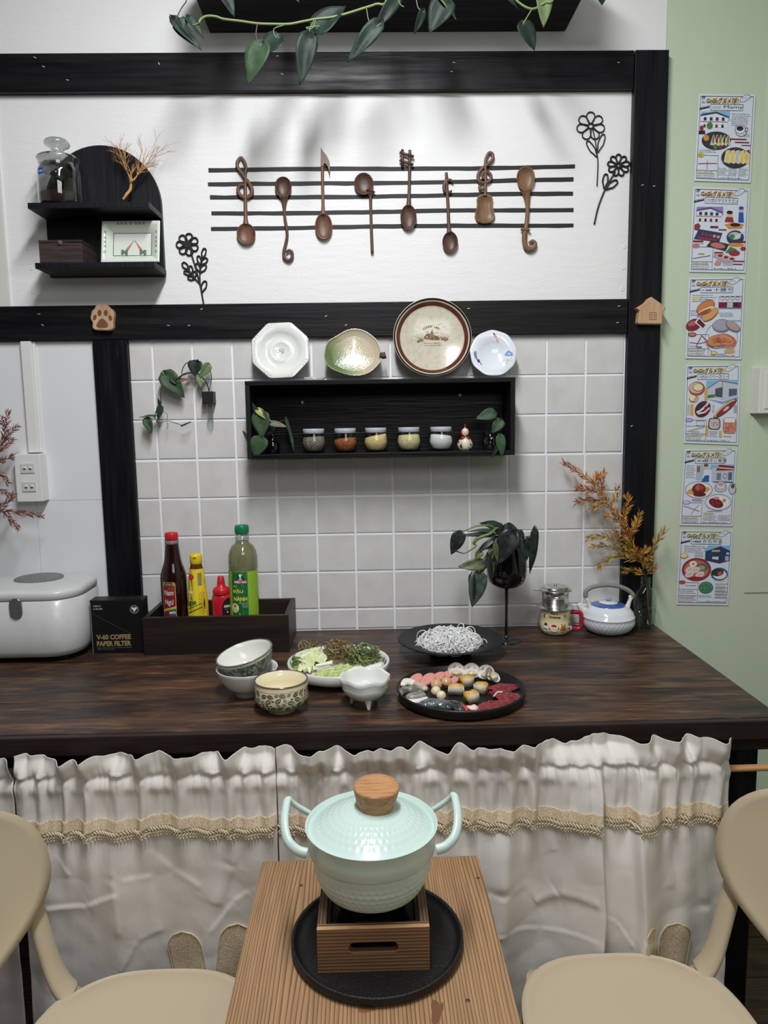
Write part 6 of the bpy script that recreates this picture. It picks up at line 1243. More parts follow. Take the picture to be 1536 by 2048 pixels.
needles(t, 'n', [[(1302, 1248, by), (1297, 1215, by), (1291, 1155, by), (1278, 1115), (1262, 1085), (1245, 1050), (1222, 1015), (1200, 985), (1172, 955), (1148, 938), (1126, 924)],
    [(1205, 990), (1202, 960), (1208, 944)], [(1190, 975), (1192, 958), (1196, 948)], [(1195, 985), (1170, 978), (1154, 976)], [(1205, 1000), (1178, 1000), (1152, 1004)], [(1212, 1005), (1198, 1010), (1183, 1018)], [(1225, 1012), (1234, 990), (1236, 974)],
    [(1250, 1058), (1248, 1030), (1258, 1005), (1252, 990)], [(1262, 1080), (1268, 1055), (1280, 1026)], [(1255, 1068), (1270, 1055), (1276, 1040)], [(1268, 1098), (1235, 1082), (1205, 1072), (1176, 1077)], [(1272, 1110), (1240, 1098), (1208, 1092), (1186, 1093)], [(1276, 1122), (1240, 1112), (1214, 1118), (1196, 1134)],
    [(1293, 1145), (1300, 1112), (1312, 1085), (1329, 1060)], [(1290, 1150), (1268, 1140), (1248, 1141)], [(1284, 1130), (1284, 1112), (1292, 1098)], [(1282, 1125), (1272, 1112), (1266, 1105)], [(1293, 1150), (1302, 1140), (1312, 1132)], [(1240, 1045), (1226, 1035), (1212, 1032)], [(1285, 1140), (1296, 1122), (1300, 1118)], [(1258, 1075), (1240, 1072), (1228, 1062)]],
    by - .01, .0215, ora, {'f': pk, 'bare': .30}, seed=4)
# maroon sprigs by the socket box, coming in from the left
t = thing('maroon_sprig', 'dry maroon needle leaf sprigs on wall beside the socket box', 'branch', (-1.10, -.09, ZC))
needles(t, 'n', [[(-135, 1320, -.09), (-110, 1120), (-60, 1000), (-20, 930), (5, 880), (12, 850), (17, 822)], [(-15, 925), (8, 920), (26, 912)], [(-8, 905), (14, 890), (26, 878)], [(-20, 945), (4, 950), (16, 966)], [(2, 890), (18, 868), (36, 852)], [(-60, 1010), (-20, 1020), (30, 1024), (60, 1028), (84, 1032)], [(-10, 1022), (10, 1008), (28, 988)], [(5, 1024), (22, 1042), (38, 1058)], [(10, 860), (4, 845), (6, 835)], [(-10, 980), (10, 985), (26, 996)]],
    -.085, .0165, nred, {'f': lambda si, p, rr: rr.choice((0, 0, 1, 2)), 'bare': .3}, seed=9)

# ------------------------------------------------------------------ bowls
def bowl_prof(R_, h, foot, fh, th=.003, rim=0, shape=.55):
    out = [(0, .0008), (foot * .85, .0008), (foot * .9, 0), (foot, 0), (foot * .98, fh)]
    for k in range(1, 10): q = k / 9; out.append((lerp(foot * .98, R_, q ** shape), fh + (h - fh) * (q ** 1.35)))
    out.append((R_ * .995, h + th * .4)); out.append((R_ - th, h))
    for k in range(8, 0, -1): q = k / 9; out.append((lerp(foot * .7, R_ - th, q ** shape), fh + th + (h - fh - th) * (q ** 1.35)))
    out.append((0, fh + th)); return out
c = H(487, 1398, ZC); cb = V(-.3165, c.y + .027, ZC)
t = thing('footed_bowl', 'plain white footed bowl under the tilted patterned bowl', 'bowl', cb); R1 = 63 / PPM(cb.y)
g = G(); g.lathe(bowl_prof(R1, .057, .026, .013), 48); ob('bowl_body', g, por, t, True)
R2 = .0585; t = thing('patterned_bowl', 'grey green flower patterned bowl resting tilted in white footed bowl', 'bowl', cb + V(.001, .004, .028), 0)
Mt = Matrix.Translation((.003, .002, .021)) @ Matrix.Rotation(radians(-13), 4, 'Y') @ Matrix.Rotation(radians(7), 4, 'X') @ Matrix.Translation((0, 0, -.016))
bp2 = bowl_prof(R2, .056, .026, .006); g = G(); g.lathe(bp2, 48, Mt); ob('bowl_body', g, mat('white_crackle_glaze', (222, 224, 216), .14, coat=.4), t, True)
rb = prof_r(bp2[4:14]); gg = mat('grey_green_slip', (92, 102, 88), .3, var=[(150, (64, 74, 62), .4, .65, 3)], coat=.3)
g = G(); g.lathe([(r + .0003, z) for r, z in bp2[4:14] if z <= .053], 64, Mt); g.f = [f for f in g.f if len(f) == 4]; g.m = g.m[:len(g.f)]; g.s = g.s[:len(g.f)]; ob('coloured_slip', g, gg, t, True)
g = G(); g.lathe([(R2 + .0004, .0548), (R2 + .0004, .0562), (R2 - .0008, .0574), (R2 - .0026, .0568)], 48, Mt); g.f = [f for f in g.f if len(f) == 4]; g.m = g.m[:len(g.f)]; g.s = g.s[:len(g.f)]; ob('dark_rim', g, mat('brown_rim', (84, 80, 70), .2), t, True)
rr = random.Random(2); f2 = lambda u, v, l: Mt @ (lambda r: V(sin(u) * r, -cos(u) * r, v))(rb(v) + .0005 + l); pr = Print(f2, .0000002)
for k in range(120):
    a, z = rr.uniform(-1.9, 1.9), rr.uniform(.012, .050); q = rr.uniform(.0013, .0021)
    for j in range(5): b_ = j * 1.257 + rr.random(); pr.ell(a + cos(b_) * q * 1.25 / .05, z + sin(b_) * q * 1.25, q * .75 / .05, q * .75, (172, 178, 160), 0, 6)
pr.out('painted_blossoms', t, True)
g = G(); g.tube(cr([Mt @ V(.0556 * cos(a), .0556 * sin(a), .0535) for a in [2 * pi * k / 40 for k in range(40)]], 1, True), .0004, 4, closed=True); ob('inner_line', g, mat('brown_rim', (84, 80, 70), .2), t, True)
# leaf bowl
c = H(561, 1430, ZC); t = thing('leaf_bowl', 'cream bowl with black leaf pattern and brown rim in front', 'bowl', (c.x, c.y + .026, ZC)); R3 = 55.5 / PPM(c.y + .026)
bp3 = [(0, .001), (.0235, .001), (.025, 0), (.027, .001), (.0285, .006), (.038, .0105), (.047, .018), (.0525, .028), (R3 * .985, .040), (R3, .060), (R3 * .995, .0625), (R3 - .003, .0615), (R3 - .0045, .040), (.047, .025), (.030, .012), (0, .009)]
g = G(); g.lathe(bp3, 52); ob('bowl_body', g, mat('cream_stoneware', (232, 222, 190), .16, coat=.4), t, True)
g = G(); g.lathe([(R3 * .990, .0520), (R3 + .0004, .0600), (R3 * .998, .0628), (R3 - .0030, .0620)], 52); g.f = [f for f in g.f if len(f) == 4]; g.m = g.m[:len(g.f)]; g.s = g.s[:len(g.f)]
g.f = g.f[52:]; g.m = g.m[52:]; g.s = g.s[52:]; ob('brown_rim', g, mat('rim_brown', (96, 78, 60), .2, coat=.3), t, True)
r3 = prof_r(bp3[4:10]); pr = Print(lambda u, v, l: (lambda r: V(sin(u / .05) * r, -cos(u / .05) * r, v))(r3(v) + .0004 + l), .00002, .004); rr = random.Random(8); DL = (46, 48, 38)
def leafprint(u, v, s_, a, c, vein=True):
    pr.l = 0
    P = [(cos(a) * x - sin(a) * y, sin(a) * x + cos(a) * y) for x, y in ((-1, 0), (-.6, .45), (0, .6), (.55, .42), (1.05, 0), (.55, -.42), (0, -.6), (-.6, -.45))]
    pr.poly([(u + p[0] * s_, v + p[1] * s_) for p in P], c)
    if vein:
        ca, sa = cos(a), sin(a); tr = lambda x, y: (u + (ca * x - sa * y) * s_, v + (sa * x + ca * y) * s_)
        pr.line([tr(-.8, 0), tr(.85, 0)], s_ * .12, (196, 188, 160))
        for x in (-.4, 0, .4): pr.line([tr(x, 0), tr(x + .25, .36)], s_ * .09, (196, 188, 160)); pr.line([tr(x, 0), tr(x + .25, -.36)], s_ * .09, (196, 188, 160))
placed = []
for k in range(900):
    s_ = .0068 if k < 140 else (.0044 if k < 450 else .0026); u, v = rr.uniform(-.082, .082), rr.uniform(.0145 + s_ * .5, .049 - s_ * .3)
    if all(abs(u - a) > (s_ + b) * .92 or abs(v - c_) > (s_ + b) * .62 for a, c_, b in placed): placed.append((u, v, s_)); leafprint(u, v, s_, rr.uniform(-.9, .9), DL if rr.random() < .75 else (110, 112, 92), s_ > .003)
pr.line([(k * .004 - .084, .0515) for k in range(43)], .0006, (120, 104, 80)); pr.line([(k * .004 - .084, .0125) for k in range(43)], .0006, (120, 104, 80)); pr.out('leaf_pattern', t, True)
# tripod bowl
c = H(731, 1421, ZC); t = thing('tripod_bowl', 'small white fluted bowl on three pointed feet', 'bowl', (c.x, c.y + .028, ZC)); R4 = 51.5 / PPM(c.y + .028)
def fl(a, r, z, i):
    k = max(0, z - .02) / .04; w = 1 + .035 * k * sin(6 * a + .5) ; return Vector((r * w * cos(a), r * w * sin(a), z + .0022 * k * cos(6 * a + 1.2)))
g = G(); g.lathe([(0, .0120), (.014, .0125), (.030, .018), (.041, .029), (.0455, .040), (.0445, .0435), (.0480, .051), (R4, .0605), (R4 - .0016, .0615), (R4 - .0042, .057), (.0438, .050), (.0415, .0435), (.041, .038), (.035, .027), (.02, .0185), (0, .0165)], 60, None, 0, fl); ob('bowl_body', g, por, t, True)
for k in range(3):
    a = -pi / 2 + .22 + k * 2 * pi / 3; g = G(); g.tube(cr([V(.024 * cos(a), .024 * sin(a), .0185), V(.027 * cos(a), .027 * sin(a), .009), V(.029 * cos(a), .029 * sin(a), .0004)], 4), [.0085, .0075, .0066, .0058, .005, .0043, .0037, .0031, .0026], 10); ob('foot', g, por, t, True)

# ------------------------------------------------------------------ vegetable platter
c = H(677, 1322, ZC + .036); px_, py_ = c.x, c.y; R5 = 105.5 / PPM(py_)
t = thing('white_platter', 'round white platter with raised rim holding cabbage and herbs', 'platter', (px_, py_, ZC))
g = G(); g.lathe([(0, .0015), (.060, .0015), (.062, 0), (.066, 0), (.067, .004), (.080, .010), (R5 * .95, .017), (R5 * .985, .024), (R5, .037), (R5 - .0012, .0390), (R5 - .0050, .0380), (R5 * .93, .026), (R5 * .88, .0195), (.06, .0125), (0, .012)], 64); ob('platter_body', g, por, t, True)
pr = Print(lambda u, v, l: (lambda a, r: V(r * cos(a), r * sin(a), lerp(.020, .034, (r / R5 - .89) / .06)+ l))(u, v), .0001)
for k in range(7): a = radians(-38 + k * 9); pr.ell(a, R5 * .925, .05, .0035, (120, 124, 116), 0, 10); pr.ell(a, R5 * .925, .04, .0022, (220, 222, 216), 0, 10)
pr.out('rim_pattern', t, True)
def cab_mat(nm, a, b, c2): return mat(nm, a, .42, var=[((45, 45, 45), b, .35, .65, 3), ((160, 160, 160), c2, .55, .72, 2, .8)], bump=[((150, 150, 150), 1.0, 3)], spec=.4)
cb1 = cab_mat('yellow_green_cabbage', (220, 226, 162), (234, 238, 200), (188, 204, 124)); cb2 = cab_mat('green_cabbage', (170, 188, 110), (204, 214, 146), (132, 158, 82)); rib = mat('white_cabbage_rib', (232, 236, 220), .35)
def cabbage(label, ctr, ax, ay, hh, rot, m_, seed, rim_up=.35):
    t = thing('cabbage_leaf', label, 'cabbage', ctr, 0, 'cabbage leaves on the platter'); rr = random.Random(seed); ph = [rr.uniform(0, 6.28) for _ in range(8)]; c_, s_ = cos(rot), sin(rot)
    def f(u, v):
        r = v; a = u * 2 * pi; rough = 1 + .07 * sin(5 * a + ph[0]) + .05 * sin(11 * a + ph[1]) + .03 * sin(23 * a + ph[2])
        x, y = ax * r * cos(a) * rough, ay * r * sin(a) * rough
        z = hh * (1 - r * r) + .0030 * r * sin(13 * a + ph[3] + r * 5) * (r > .05) + .0022 * sin(x * 420 + ph[4]) * sin(y * 470 + ph[5]) + .006 * r ** 4 * sin(9 * a + ph[6]) + .0045 * sin(4 * r * 3 + ph[7])
        return V(c_ * x - s_ * y, s_ * x + c_ * y, z + .002)
    g = G(); g.grid(64, 16, f, wrap=True); ob('blade', g, m_, t, True)
    g = G(); P = cr([f(.5, .93) + V(0, 0, .0008), f(.5, .5) + V(0, 0, .0012), f(0, .05) + V(0, 0, .0014), f(0, .6) + V(0, 0, .0006)], 6); n = len(P); g.tube(P, [lerp(.0055, .0010, i / (n - 1)) for i in range(n)], 8, flat=.5)
    for k in range(5):
        for sg in (-1, 1):
            b_ = P[3 + k * 3]; d = f(sg * (.12 + .05 * k) % 1, .75); g.tube(cr([b_, (b_ + d) / 2 + V(0, 0, .0012), d], 4), .0007, 5)
    ob('rib', g, rib, t, True)
zp = ZC + .0145
P_ = lambda a, b, z=zp: H(a, b, z)
cabbage('crinkled pale cabbage leaf curled at the back left of platter', P_(629, 1318, zp + .01), .034, .026, .018, .5, cb1, 1)
cabbage('pale cabbage leaf lying low at the left edge of platter', P_(606, 1338, zp + .004), .030, .026, .010, -.4, cb1, 2)
cabbage('large green veined cabbage leaf at the front of the platter', P_(685, 1350, zp + .006), .060, .026, .016, 3.3, cb2, 3)
t = thing('cabbage_leaf', 'white cabbage stalk piece between the two pale leaves', 'cabbage', P_(648, 1332, zp + .02), 0, 'cabbage leaves on the platter')
g = G(); g.grid(12, 7, lambda u, v: V((u - .5) * .036, (v - .5) * .020 * (.4 + .6 * u) + .006 * u, .004 * (1 - (2 * v - 1) ** 2) + .006 * u)); o = ob('stalk', g, rib, t, True); o.modifiers.new('thick', 'SOLIDIFY').thickness = .003
t = thing('cabbage_leaf', 'white cabbage stalk piece at right edge of the platter', 'cabbage', P_(747, 1336, zp + .008), 0, 'cabbage leaves on the platter')
g = G(); g.grid(12, 7, lambda u, v: V((u - .5) * .034, (v - .5) * .026 * (.5 + .6 * u), .004 * (1 - (2 * v - 1) ** 2) + .008 * u)); o = ob('stalk', g, rib, t, True); o.modifiers.new('thick', 'SOLIDIFY').thickness = .003
def strands(name, label, cat, ctr, rx, ry, rz, n, r, ms, seed, ln=(.02, .045), curl=1.0):
    g = G(); rr = random.Random(seed)
    if name == 'rice_noodles': g.ball((0, 0, .002), (rx * .93, ry * .93, rz * .90), 32, 16, None, 0, lambda p: V(p.x, p.y, max(p.z, 0)))
    for k in range(n):
        while True:
            q = V(rr.uniform(-1, 1), rr.uniform(-1, 1), rr.uniform(0, 1))
            if q.x ** 2 + q.y ** 2 + q.z ** 2 < 1: break
        if name == 'rice_noodles': q = q * (rr.uniform(.93, 1.0) / max(q.length, .05))
        p = V(q.x * rx, q.y * ry, q.z * rz); d = V(rr.gauss(0, 1), rr.gauss(0, 1), rr.gauss(0, .45)).normalized(); L_ = rr.uniform(*ln); P = []; ax = V(rr.gauss(0, 1), rr.gauss(0, 1), rr.gauss(0, 1)).normalized()
        for j in range(7):
            e = (p.x / rx) ** 2 + (p.y / ry) ** 2 + (max(p.z, 0) / rz) ** 2
            if e > 1: d = (d - V(p.x / rx ** 2, p.y / ry ** 2, p.z / rz ** 2).normalized() * .9).normalized()
            if p.z < 0: d.z = abs(d.z) * .5
            P.append(p.copy()); p = p + d * L_ / 6; d = (Matrix.Rotation(rr.uniform(.1, .5) * curl, 3, ax) @ d).normalized()
        for q in P: q.z = max(q.z, r)
        g.tube(cr(P, 2), r * rr.uniform(.7, 1.15), 5, mi=rr.randrange(len(ms)))
    o = ob(name, g, ms); o.location = ctr; return tag(o, label, cat, None, 'stuff')
strands('herb_shreds', 'heap of shredded brown herbs at back middle of platter', 'herbs', P_(678, 1318, zp + .006), .040, .026, .046, 190, .0009, [mat('herb_brown', (134, 104, 70), .6), mat('herb_tan', (164, 132, 88), .6), mat('herb_olive', (120, 120, 66), .6)], 11)
strands('herb_shreds', 'heap of shredded green herbs at back right of platter', 'herbs', P_(728, 1322, zp + .004), .043, .030, .040, 190, .0010, [mat('herb_green', (120, 142, 84), .55), mat('herb_pale', (164, 178, 122), .55), mat('herb_dark', (84, 104, 62), .55), mat('herb_olive', (120, 120, 66), .6)], 12)
strands('herb_shreds', 'few loose herb stems at the back left edge of the platter', 'herbs', P_(620, 1305, zp + .012), .030, .016, .028, 34, .0011, [mat('herb_tan', (164, 132, 88), .6), mat('herb_olive', (120, 120, 66), .6)], 13)
strands('herb_shreds', 'thin green sprigs hanging at left edge of the platter', 'herbs', P_(592, 1332, zp + .012), .007, .016, .030, 26, .0008, [mat('herb_dark', (84, 104, 62), .55), mat('herb_green', (120, 142, 84), .55)], 14)

# ------------------------------------------------------------------ noodle plate
c = H(903, 1279, .86); nx, ny = .126, -.222
blk_pl = mat('matt_black_plate', (25, 25, 27), .5, bump=[((300, 60, 60), .3, 2)]); R6 = .125
t = thing('noodle_plate', 'wide matt black plate holding rice noodles at the back', 'plate', (nx, ny, ZC))
g = G(); g.lathe([(0, .002), (.040, .002), (.043, 0), (.048, 0), (.050, .006), (.058, .014), (.070, .021), (R6 * .98, .0355), (R6, .0370), (R6 * .99, .0385), (.074, .0250), (.062, .0185), (.055, .012), (0, .010)], 72); ob('plate_body', g, blk_pl, t, True)
o = strands('rice_noodles', 'mound of white rice noodles on the black plate', 'noodles', V(nx - .001, ny - .002, ZC + .0125), .074, .054, .047, 780, .00125, [mat('rice_noodle', (250, 250, 248), .3, sss=.6), mat('rice_noodle_b', (246, 247, 245), .3, sss=.6)], 21, (.05, .10), .6)

# ------------------------------------------------------------------ seafood plate
sx_, sy_ = .1155, -.497; R7 = .1285; zq = ZC + .0085
t = thing('seafood_plate', 'round black plate with upright rim full of raw hotpot ingredients', 'plate', (sx_, sy_, ZC))
g = G(); g.lathe([(0, .0012), (R7 * .86, .0012), (R7 * .88, 0), (R7 * .93, .0006), (R7 * .975, .005), (R7, .020), (R7 - .0012, .0225), (R7 - .0040, .0220), (R7 - .0060, .0105), (R7 - .0105, .0080), (0, .0080)], 72); ob('plate_body', g, mat('black_stoneware_plate', (20, 20, 21), .42), t, True)
Q = lambda a, b, z=zq + .006: H(770 + .2018 * a, 1230 + .2018 * b, z)
pinkm = mat('pink_fish_sausage', (222, 152, 140), .4, var=[(200, (208, 132, 120), .45, .7, 2)], sss=.08)
for lab, c_, rot, rx, ry, tz in (('pink sausage slice at the far left of its row', Q(305, 640), .9, .0165, .0105, .0), ('pink sausage slice second in the row, overlapping the first', Q(430, 655), .9, .0165, .0115, .004), ('pink sausage slice third in row, beside the brown mushrooms', Q(525, 635), .7, .0165, .0105, .003), ('pink sausage slice behind, nearest the open clam', Q(605, 612), .6, .0165, .0105, .001), ('pink sausage slice tip under the tofu, right of mushrooms', Q(672, 660), .5, .014, .0085, .0)):
    t = thing('sausage_slice', lab, 'sausage slice', c_ + V(0, 0, tz - .005), 0, 'pink sausage slices'); g = G(); Mx = Matrix.Rotation(rot, 4, 'Z') @ Matrix.Rotation(-.35, 4, 'Y')
    P = circ(0, 0, rx * 1.2, ry * 1.25, 28); g.prism(P, .0045, lambda u, v, w: Mx @ V(u, v, w + .004), bev=.0012); ob('slice', g, pinkm, t, True)
sq_w = mat('white_squid', (232, 230, 224), .28, var=[(90, (206, 198, 186), .5, .75, 2)], sss=.1, coat=.3); sq_g = mat('grey_squid_skin', (150, 148, 138), .22, var=[((60, 60, 60), (92, 88, 80), .42, .62, 4), (400, (60, 56, 50), .6, .68, 1, .6)], coat=.5)
def curl_piece(name, label, cat, pts, w, th, m_, m2=None, ridges=0, grp=None):
    P = cr(pts, 6); n = len(P); t = thing(name, label, cat, P[0], 0, grp); g = G()
    def f(u, v):
        i = min(int(v * (n - 1)), n - 2); p = P[i].lerp(P[i + 1], v * (n - 1) - i); tg = (P[i + 1] - P[i]).normalized(); sd = tg.cross(V(0, 0, 1)).normalized(); a = u * 2 * pi; e = max(0, 1 - abs(2 * v - 1) ** 3.5) ** .5
        wr = 1 + (.09 * sin(v * ridges) if ridges else 0); up = sd.cross(tg); return p + sd * cos(a) * w * e * wr + up * sin(a) * th * e
    g.grid(18, 30, f, wrap=True); ob('flesh', g, [m_], t); return t
curl_piece('squid_piece', 'white curled squid piece at the left of the seafood plate', 'squid', [Q(165, 700), Q(200, 665), Q(255, 670), Q(285, 690)], .0105, .0075, sq_w, grp='squid pieces')
curl_piece('squid_piece', 'tan striped squid piece beside the white one', 'squid', [Q(275, 685), Q(330, 690), Q(380, 720), Q(400, 745)], .0085, .0065, mat('tan_squid', (206, 188, 170), .3, var=[((30, 200, 200), (160, 136, 118), .5, .7, 2)], coat=.3), grp='squid pieces')
curl_piece('squid_piece', 'grey speckled squid piece curving over plate rim', 'squid', [Q(140, 800), Q(165, 765), Q(240, 745), Q(320, 755), Q(370, 775)], .0095, .0085, sq_g, grp='squid pieces')
curl_piece('squid_piece', 'grey squid piece with pale frilled edge at front left', 'squid', [Q(215, 830), Q(270, 815), Q(340, 805), Q(410, 800)], .0115, .0085, sq_g, ridges=60, grp='squid pieces')
curl_piece('squid_frill', 'pale frilled squid rim under the front grey piece', 'squid', [Q(210, 850, zq + .003), Q(270, 858, zq + .003), Q(350, 848, zq + .003), Q(420, 815, zq + .004)], .0075, .0045, sq_w, ridges=90, grp='squid pieces')
# clams
shell_o = mat('clam_shell_out', (206, 196, 176), .35, var=[((30, 30, 220), (176, 162, 138), .45, .7, 2)]); shell_i = mat('clam_shell_in', (232, 229, 226), .2, coat=.4, var=[((90, 90, 90), (150, 134, 146), .54, .72, 3)]); meat = mat('clam_meat', (216, 200, 164), .25, var=[(150, (176, 160, 120), .5, .7, 2)], coat=.4)
def shell(g, M_, a, b, d, mi):
    f = lambda u, v: M_ @ V(a * v * cos(u * 2 * pi) * (1 - .12 * sin(u * 2 * pi)), b * v * sin(u * 2 * pi), -d * (1 - v ** 2.2))
    g.grid(28, 9, f, mi, wrap=True)
def clam(label, c_, rz, open_, s_=1.0, tilt=.5):
    t = thing('clam', label, 'clam', c_, 0, 'opened clams on the plate'); a, b, d = .0150 * s_, .0118 * s_, .0075 * s_
    M0 = Matrix.Rotation(rz, 4, 'Z')
    for nm, Mx in (('lower_shell', M0 @ Matrix.Translation((0, 0, .006)) @ Matrix.Rotation(tilt, 4, 'X')), ('upper_shell', M0 @ Matrix.Translation((0, .010 * s_, .0105)) @ Matrix.Rotation(open_, 4, 'X'))):
        g = G(); shell(g, Mx, a, b, d, 0); shell(g, Mx @ Matrix.Translation((0, 0, .0012)), a * .96, b * .96, d * .9, 1); ob(nm, g, [shell_o, shell_i], t, True)
    g = G(); rr = random.Random(int(rz * 100) + 5); g.ball((0, -.001, .0065), (a * .62, b * .5, .0045), 14, 10, M0.to_3x3(), 0, lambda p: p * (1 + .18 * sin(p.x * 7 + 1) * sin(p.y * 9))); ob('clam_flesh', g, meat, t, True)
clam('opened clam with dark purple inside, left end of the clam row', Q(715, 600, zq + .008), .1, 1.15, 1.18)
clam('opened clam with white raised shell, second in the clam row', Q(860, 605, zq + .007), -.1, 1.05, 1.18)
clam('opened clam with tan lower shell lying flat, third in the row', Q(1000, 620, zq + .007), -.2, .95, 1.15)
clam('clam standing on edge at the right end of the clam row', Q(1085, 640, zq + .007), 1.0, 1.25, 1.12, .8)
# mushrooms
mushc = mat('brown_mushroom_cap', (206, 170, 128), .3, coat=.3, var=[(60, (180, 140, 98), .5, .75, 2)]); mushs = mat('cream_mushroom_stem', (228, 214, 178), .4, var=[(120, (200, 184, 140), .55, .75, 2)])
def mushroom(label, c_, dirv, r, cap, ln=.016):
    t = thing('mushroom', label, 'mushroom', c_, 0, 'small mushrooms on the plate'); Mx = Vector(dirv).to_track_quat('Z', 'Y').to_matrix().to_4x4()
    g = G(); g.lathe([(0, -ln), (r * .5, -ln), (r * .62, -ln * .6), (r * .55, 0)], 16, Mx); ob('stem', g, mushs, t, True)
    g = G(); g.lathe([(r * .5, -.002), (r * .95, -.0025), (r, .0005), (r * .88, .005), (r * .5, .0085), (0, .0095)], 22, Mx); ob('cap', g, cap, t, True)
mushroom('brown mushroom with round cap beside the sausage slices', Q(510, 690, zq + .009), (-.1, -.5, .7), .0120, mushc, .010); mushroom('brown mushroom with tall cap touching the tofu', Q(610, 665, zq + .011), (.1, -.3, .9), .0115, mushc, .012)
mushroom('cream mushroom stem lying in front of the brown caps', Q(505, 755, zq + .006), (-.4, -.5, .6), .0100, mushs, .008); mushroom('cream mushroom piece nearest the grey fish', Q(555, 800, zq + .005), (.3, -.6, .5), .0098, mushs, .008)
# tofu puffs
tf_y = mat('fried_tofu_skin', (218, 174, 84), .55, var=[((70, 70, 70), (190, 134, 56), .48, .72, 3), ((160, 160, 160), (236, 204, 130), .6, .75, 2, .6)], bump=[((260, 260, 260), .5, 2)]); tf_w = mat('tofu_inside', (206, 196, 180), .7, bump=[((300, 300, 300), .5, 2)])
def tofu(label, c_, rz, s_=(.0255, .022, .019)):
    t = thing('fried_tofu', label, 'tofu', c_, rz, 'fried tofu cubes on the plate'); bm = bmesh.new(); bmesh.ops.create_cube(bm, size=1); bmesh.ops.bevel(bm, geom=bm.edges[:], offset=.1, segments=2, affect='EDGES'); bmesh.ops.subdivide_edges(bm, edges=bm.edges[:], cuts=1, use_grid_fill=True)
    rr = random.Random(int(rz * 50) + 3); ph = [rr.uniform(0, 6) for _ in range(6)]
    for v in bm.verts: p = v.co.copy(); v.co = Vector(((p.x * (1 + .06 * sin(p.z * 5 + ph[0]))) * s_[0], p.y * (1 + .07 * sin(p.x * 5 + ph[1])) * s_[1], (p.z + .5 + .05 * sin(p.x * 6 + ph[2]) + .04 * sin(p.y * 7 + ph[3])) * s_[2]))
    g = G(); bm.verts.index_update(); bm.normal_update(); g.add([v.co for v in bm.verts], [[v.index for v in f.verts] for f in bm.faces], 0, True); g.m = [1 if (f.normal.y < -.8) else 0 for f in bm.faces]; bm.free(); ob('cube', g, [tf_y, tf_w], t, True)
tofu('fried tofu cube at the back, next to the clams', Q(810, 700, zq), .35, (.025, .021, .020)); tofu('fried tofu cube on the left with wide pale cut side', Q(705, 780, zq), -.12, (.031, .020, .019)); tofu('fried tofu cube on the right beside the beef', Q(950, 765, zq), -.5, (.025, .022, .019)); tofu('fried tofu cube in front, nearest the crab stick', Q(855, 855, zq), .45, (.025, .021, .020))
# grey fish fillets
fish = mat('grey_fish_skin', (104, 110, 112), .2, coat=.5, var=[((40, 180, 60), (60, 64, 66), .42, .6, 4), ((300, 300, 300), (170, 176, 176), .62, .72, 1, .6)], bump=[((200, 200, 200), .6, 3)])
curl_piece('fish_fillet', 'large grey skinned fish fillet at the front of the plate', 'fish', [Q(355, 900), Q(430, 880), Q(530, 885), Q(620, 900), Q(680, 915)], .0150, .0095, fish, ridges=26, grp='fish fillets'); curl_piece('fish_fillet', 'darker grey fish fillet folded beside the crab stick', 'fish', [Q(600, 930), Q(650, 895), Q(710, 905), Q(760, 960)], .0120, .0090, mat('dark_fish_skin', (70, 76, 78), .18, coat=.5, var=[((60, 160, 60), (34, 36, 38), .42, .6, 4), ((260, 260, 260), (150, 156, 158), .62, .74, 1, .6)]), ridges=30, grp='fish fillets')
t = thing('crab_stick', 'red and white crab stick between the fish and tofu', 'crab stick', Q(772, 925, zq + .004)); g = G(); Mx = Matrix.Rotation(-1.0, 4, 'Z') @ Matrix.Rotation(.15, 4, 'Y')
g.box((0, 0, .001), (.029, .012, .009), .002, Mx.to_3x3()); g.box(Mx.to_3x3() @ V(.0, -.0050, -.0016), (.0285, .003, .005), .001, Mx.to_3x3(), 1); ob('stick', g, [mat('crab_red', (206, 56, 54), .35, var=[((40, 200, 200), (228, 110, 100), .5, .7, 2)]), mat('crab_white', (236, 224, 216), .4)], t, True)
beef = mat('raw_beef', (138, 52, 58), .28, coat=.4, var=[((60, 60, 60), (104, 34, 42), .42, .62, 3), ((30, 90, 60), (190, 124, 124), .60, .76, 3, .6)]); fat = mat('beef_fat', (230, 206, 200), .35)
def beef_slice(label, c_, rx, ry, rot, seed, m_=beef):
    t = thing('beef_slice', label, 'beef', c_, 0, 'raw beef slices'); rr = random.Random(seed); ph = [rr.uniform(0, 6.28) for _ in range(6)]; ca, sa = cos(rot), sin(rot)
    def f(u, v):
        a = u * 2 * pi; q = v * (1 + .13 * sin(3 * a + ph[0]) + .08 * sin(7 * a + ph[1])); x, y = rx * q * cos(a), ry * q * sin(a)
        return V(ca * x - sa * y, sa * x + ca * y, .0075 * (1 - v * v * .6) + .0022 * sin(x * 160 + ph[2]) * sin(y * 150 + ph[3]) + .0010 * sin(x * 300 + y * 240 + ph[4]))
    g = G(); g.grid(44, 12, f, wrap=True); ob('meat', g, m_, t, True)
beef_slice('beef slice at the back right, next to the clams', Q(1170, 735, zq), .034, .023, .2, 1); beef_slice('beef slice in the middle right of the plate with fat streak', Q(1210, 820, zq), .035, .025, -.5, 2); beef_slice('beef slice along the front right rim', Q(1110, 905, zq), .039, .020, .35, 3); beef_slice('beef slice with white fat end beside the crab stick', Q(985, 945, zq), .020, .013, .2, 4)
t = thing('beef_fat', 'white strip of beef fat next to the crab stick', 'beef', Q(870, 945, zq), 0, 'raw beef slices'); g = G(); g.ball((0, 0, .0045), (.0130, .0095, .0055), 16, 10, None, 0, lambda p: p * (1 + .15 * sin(p.x * 6))); ob('fat', g, fat, t, True)
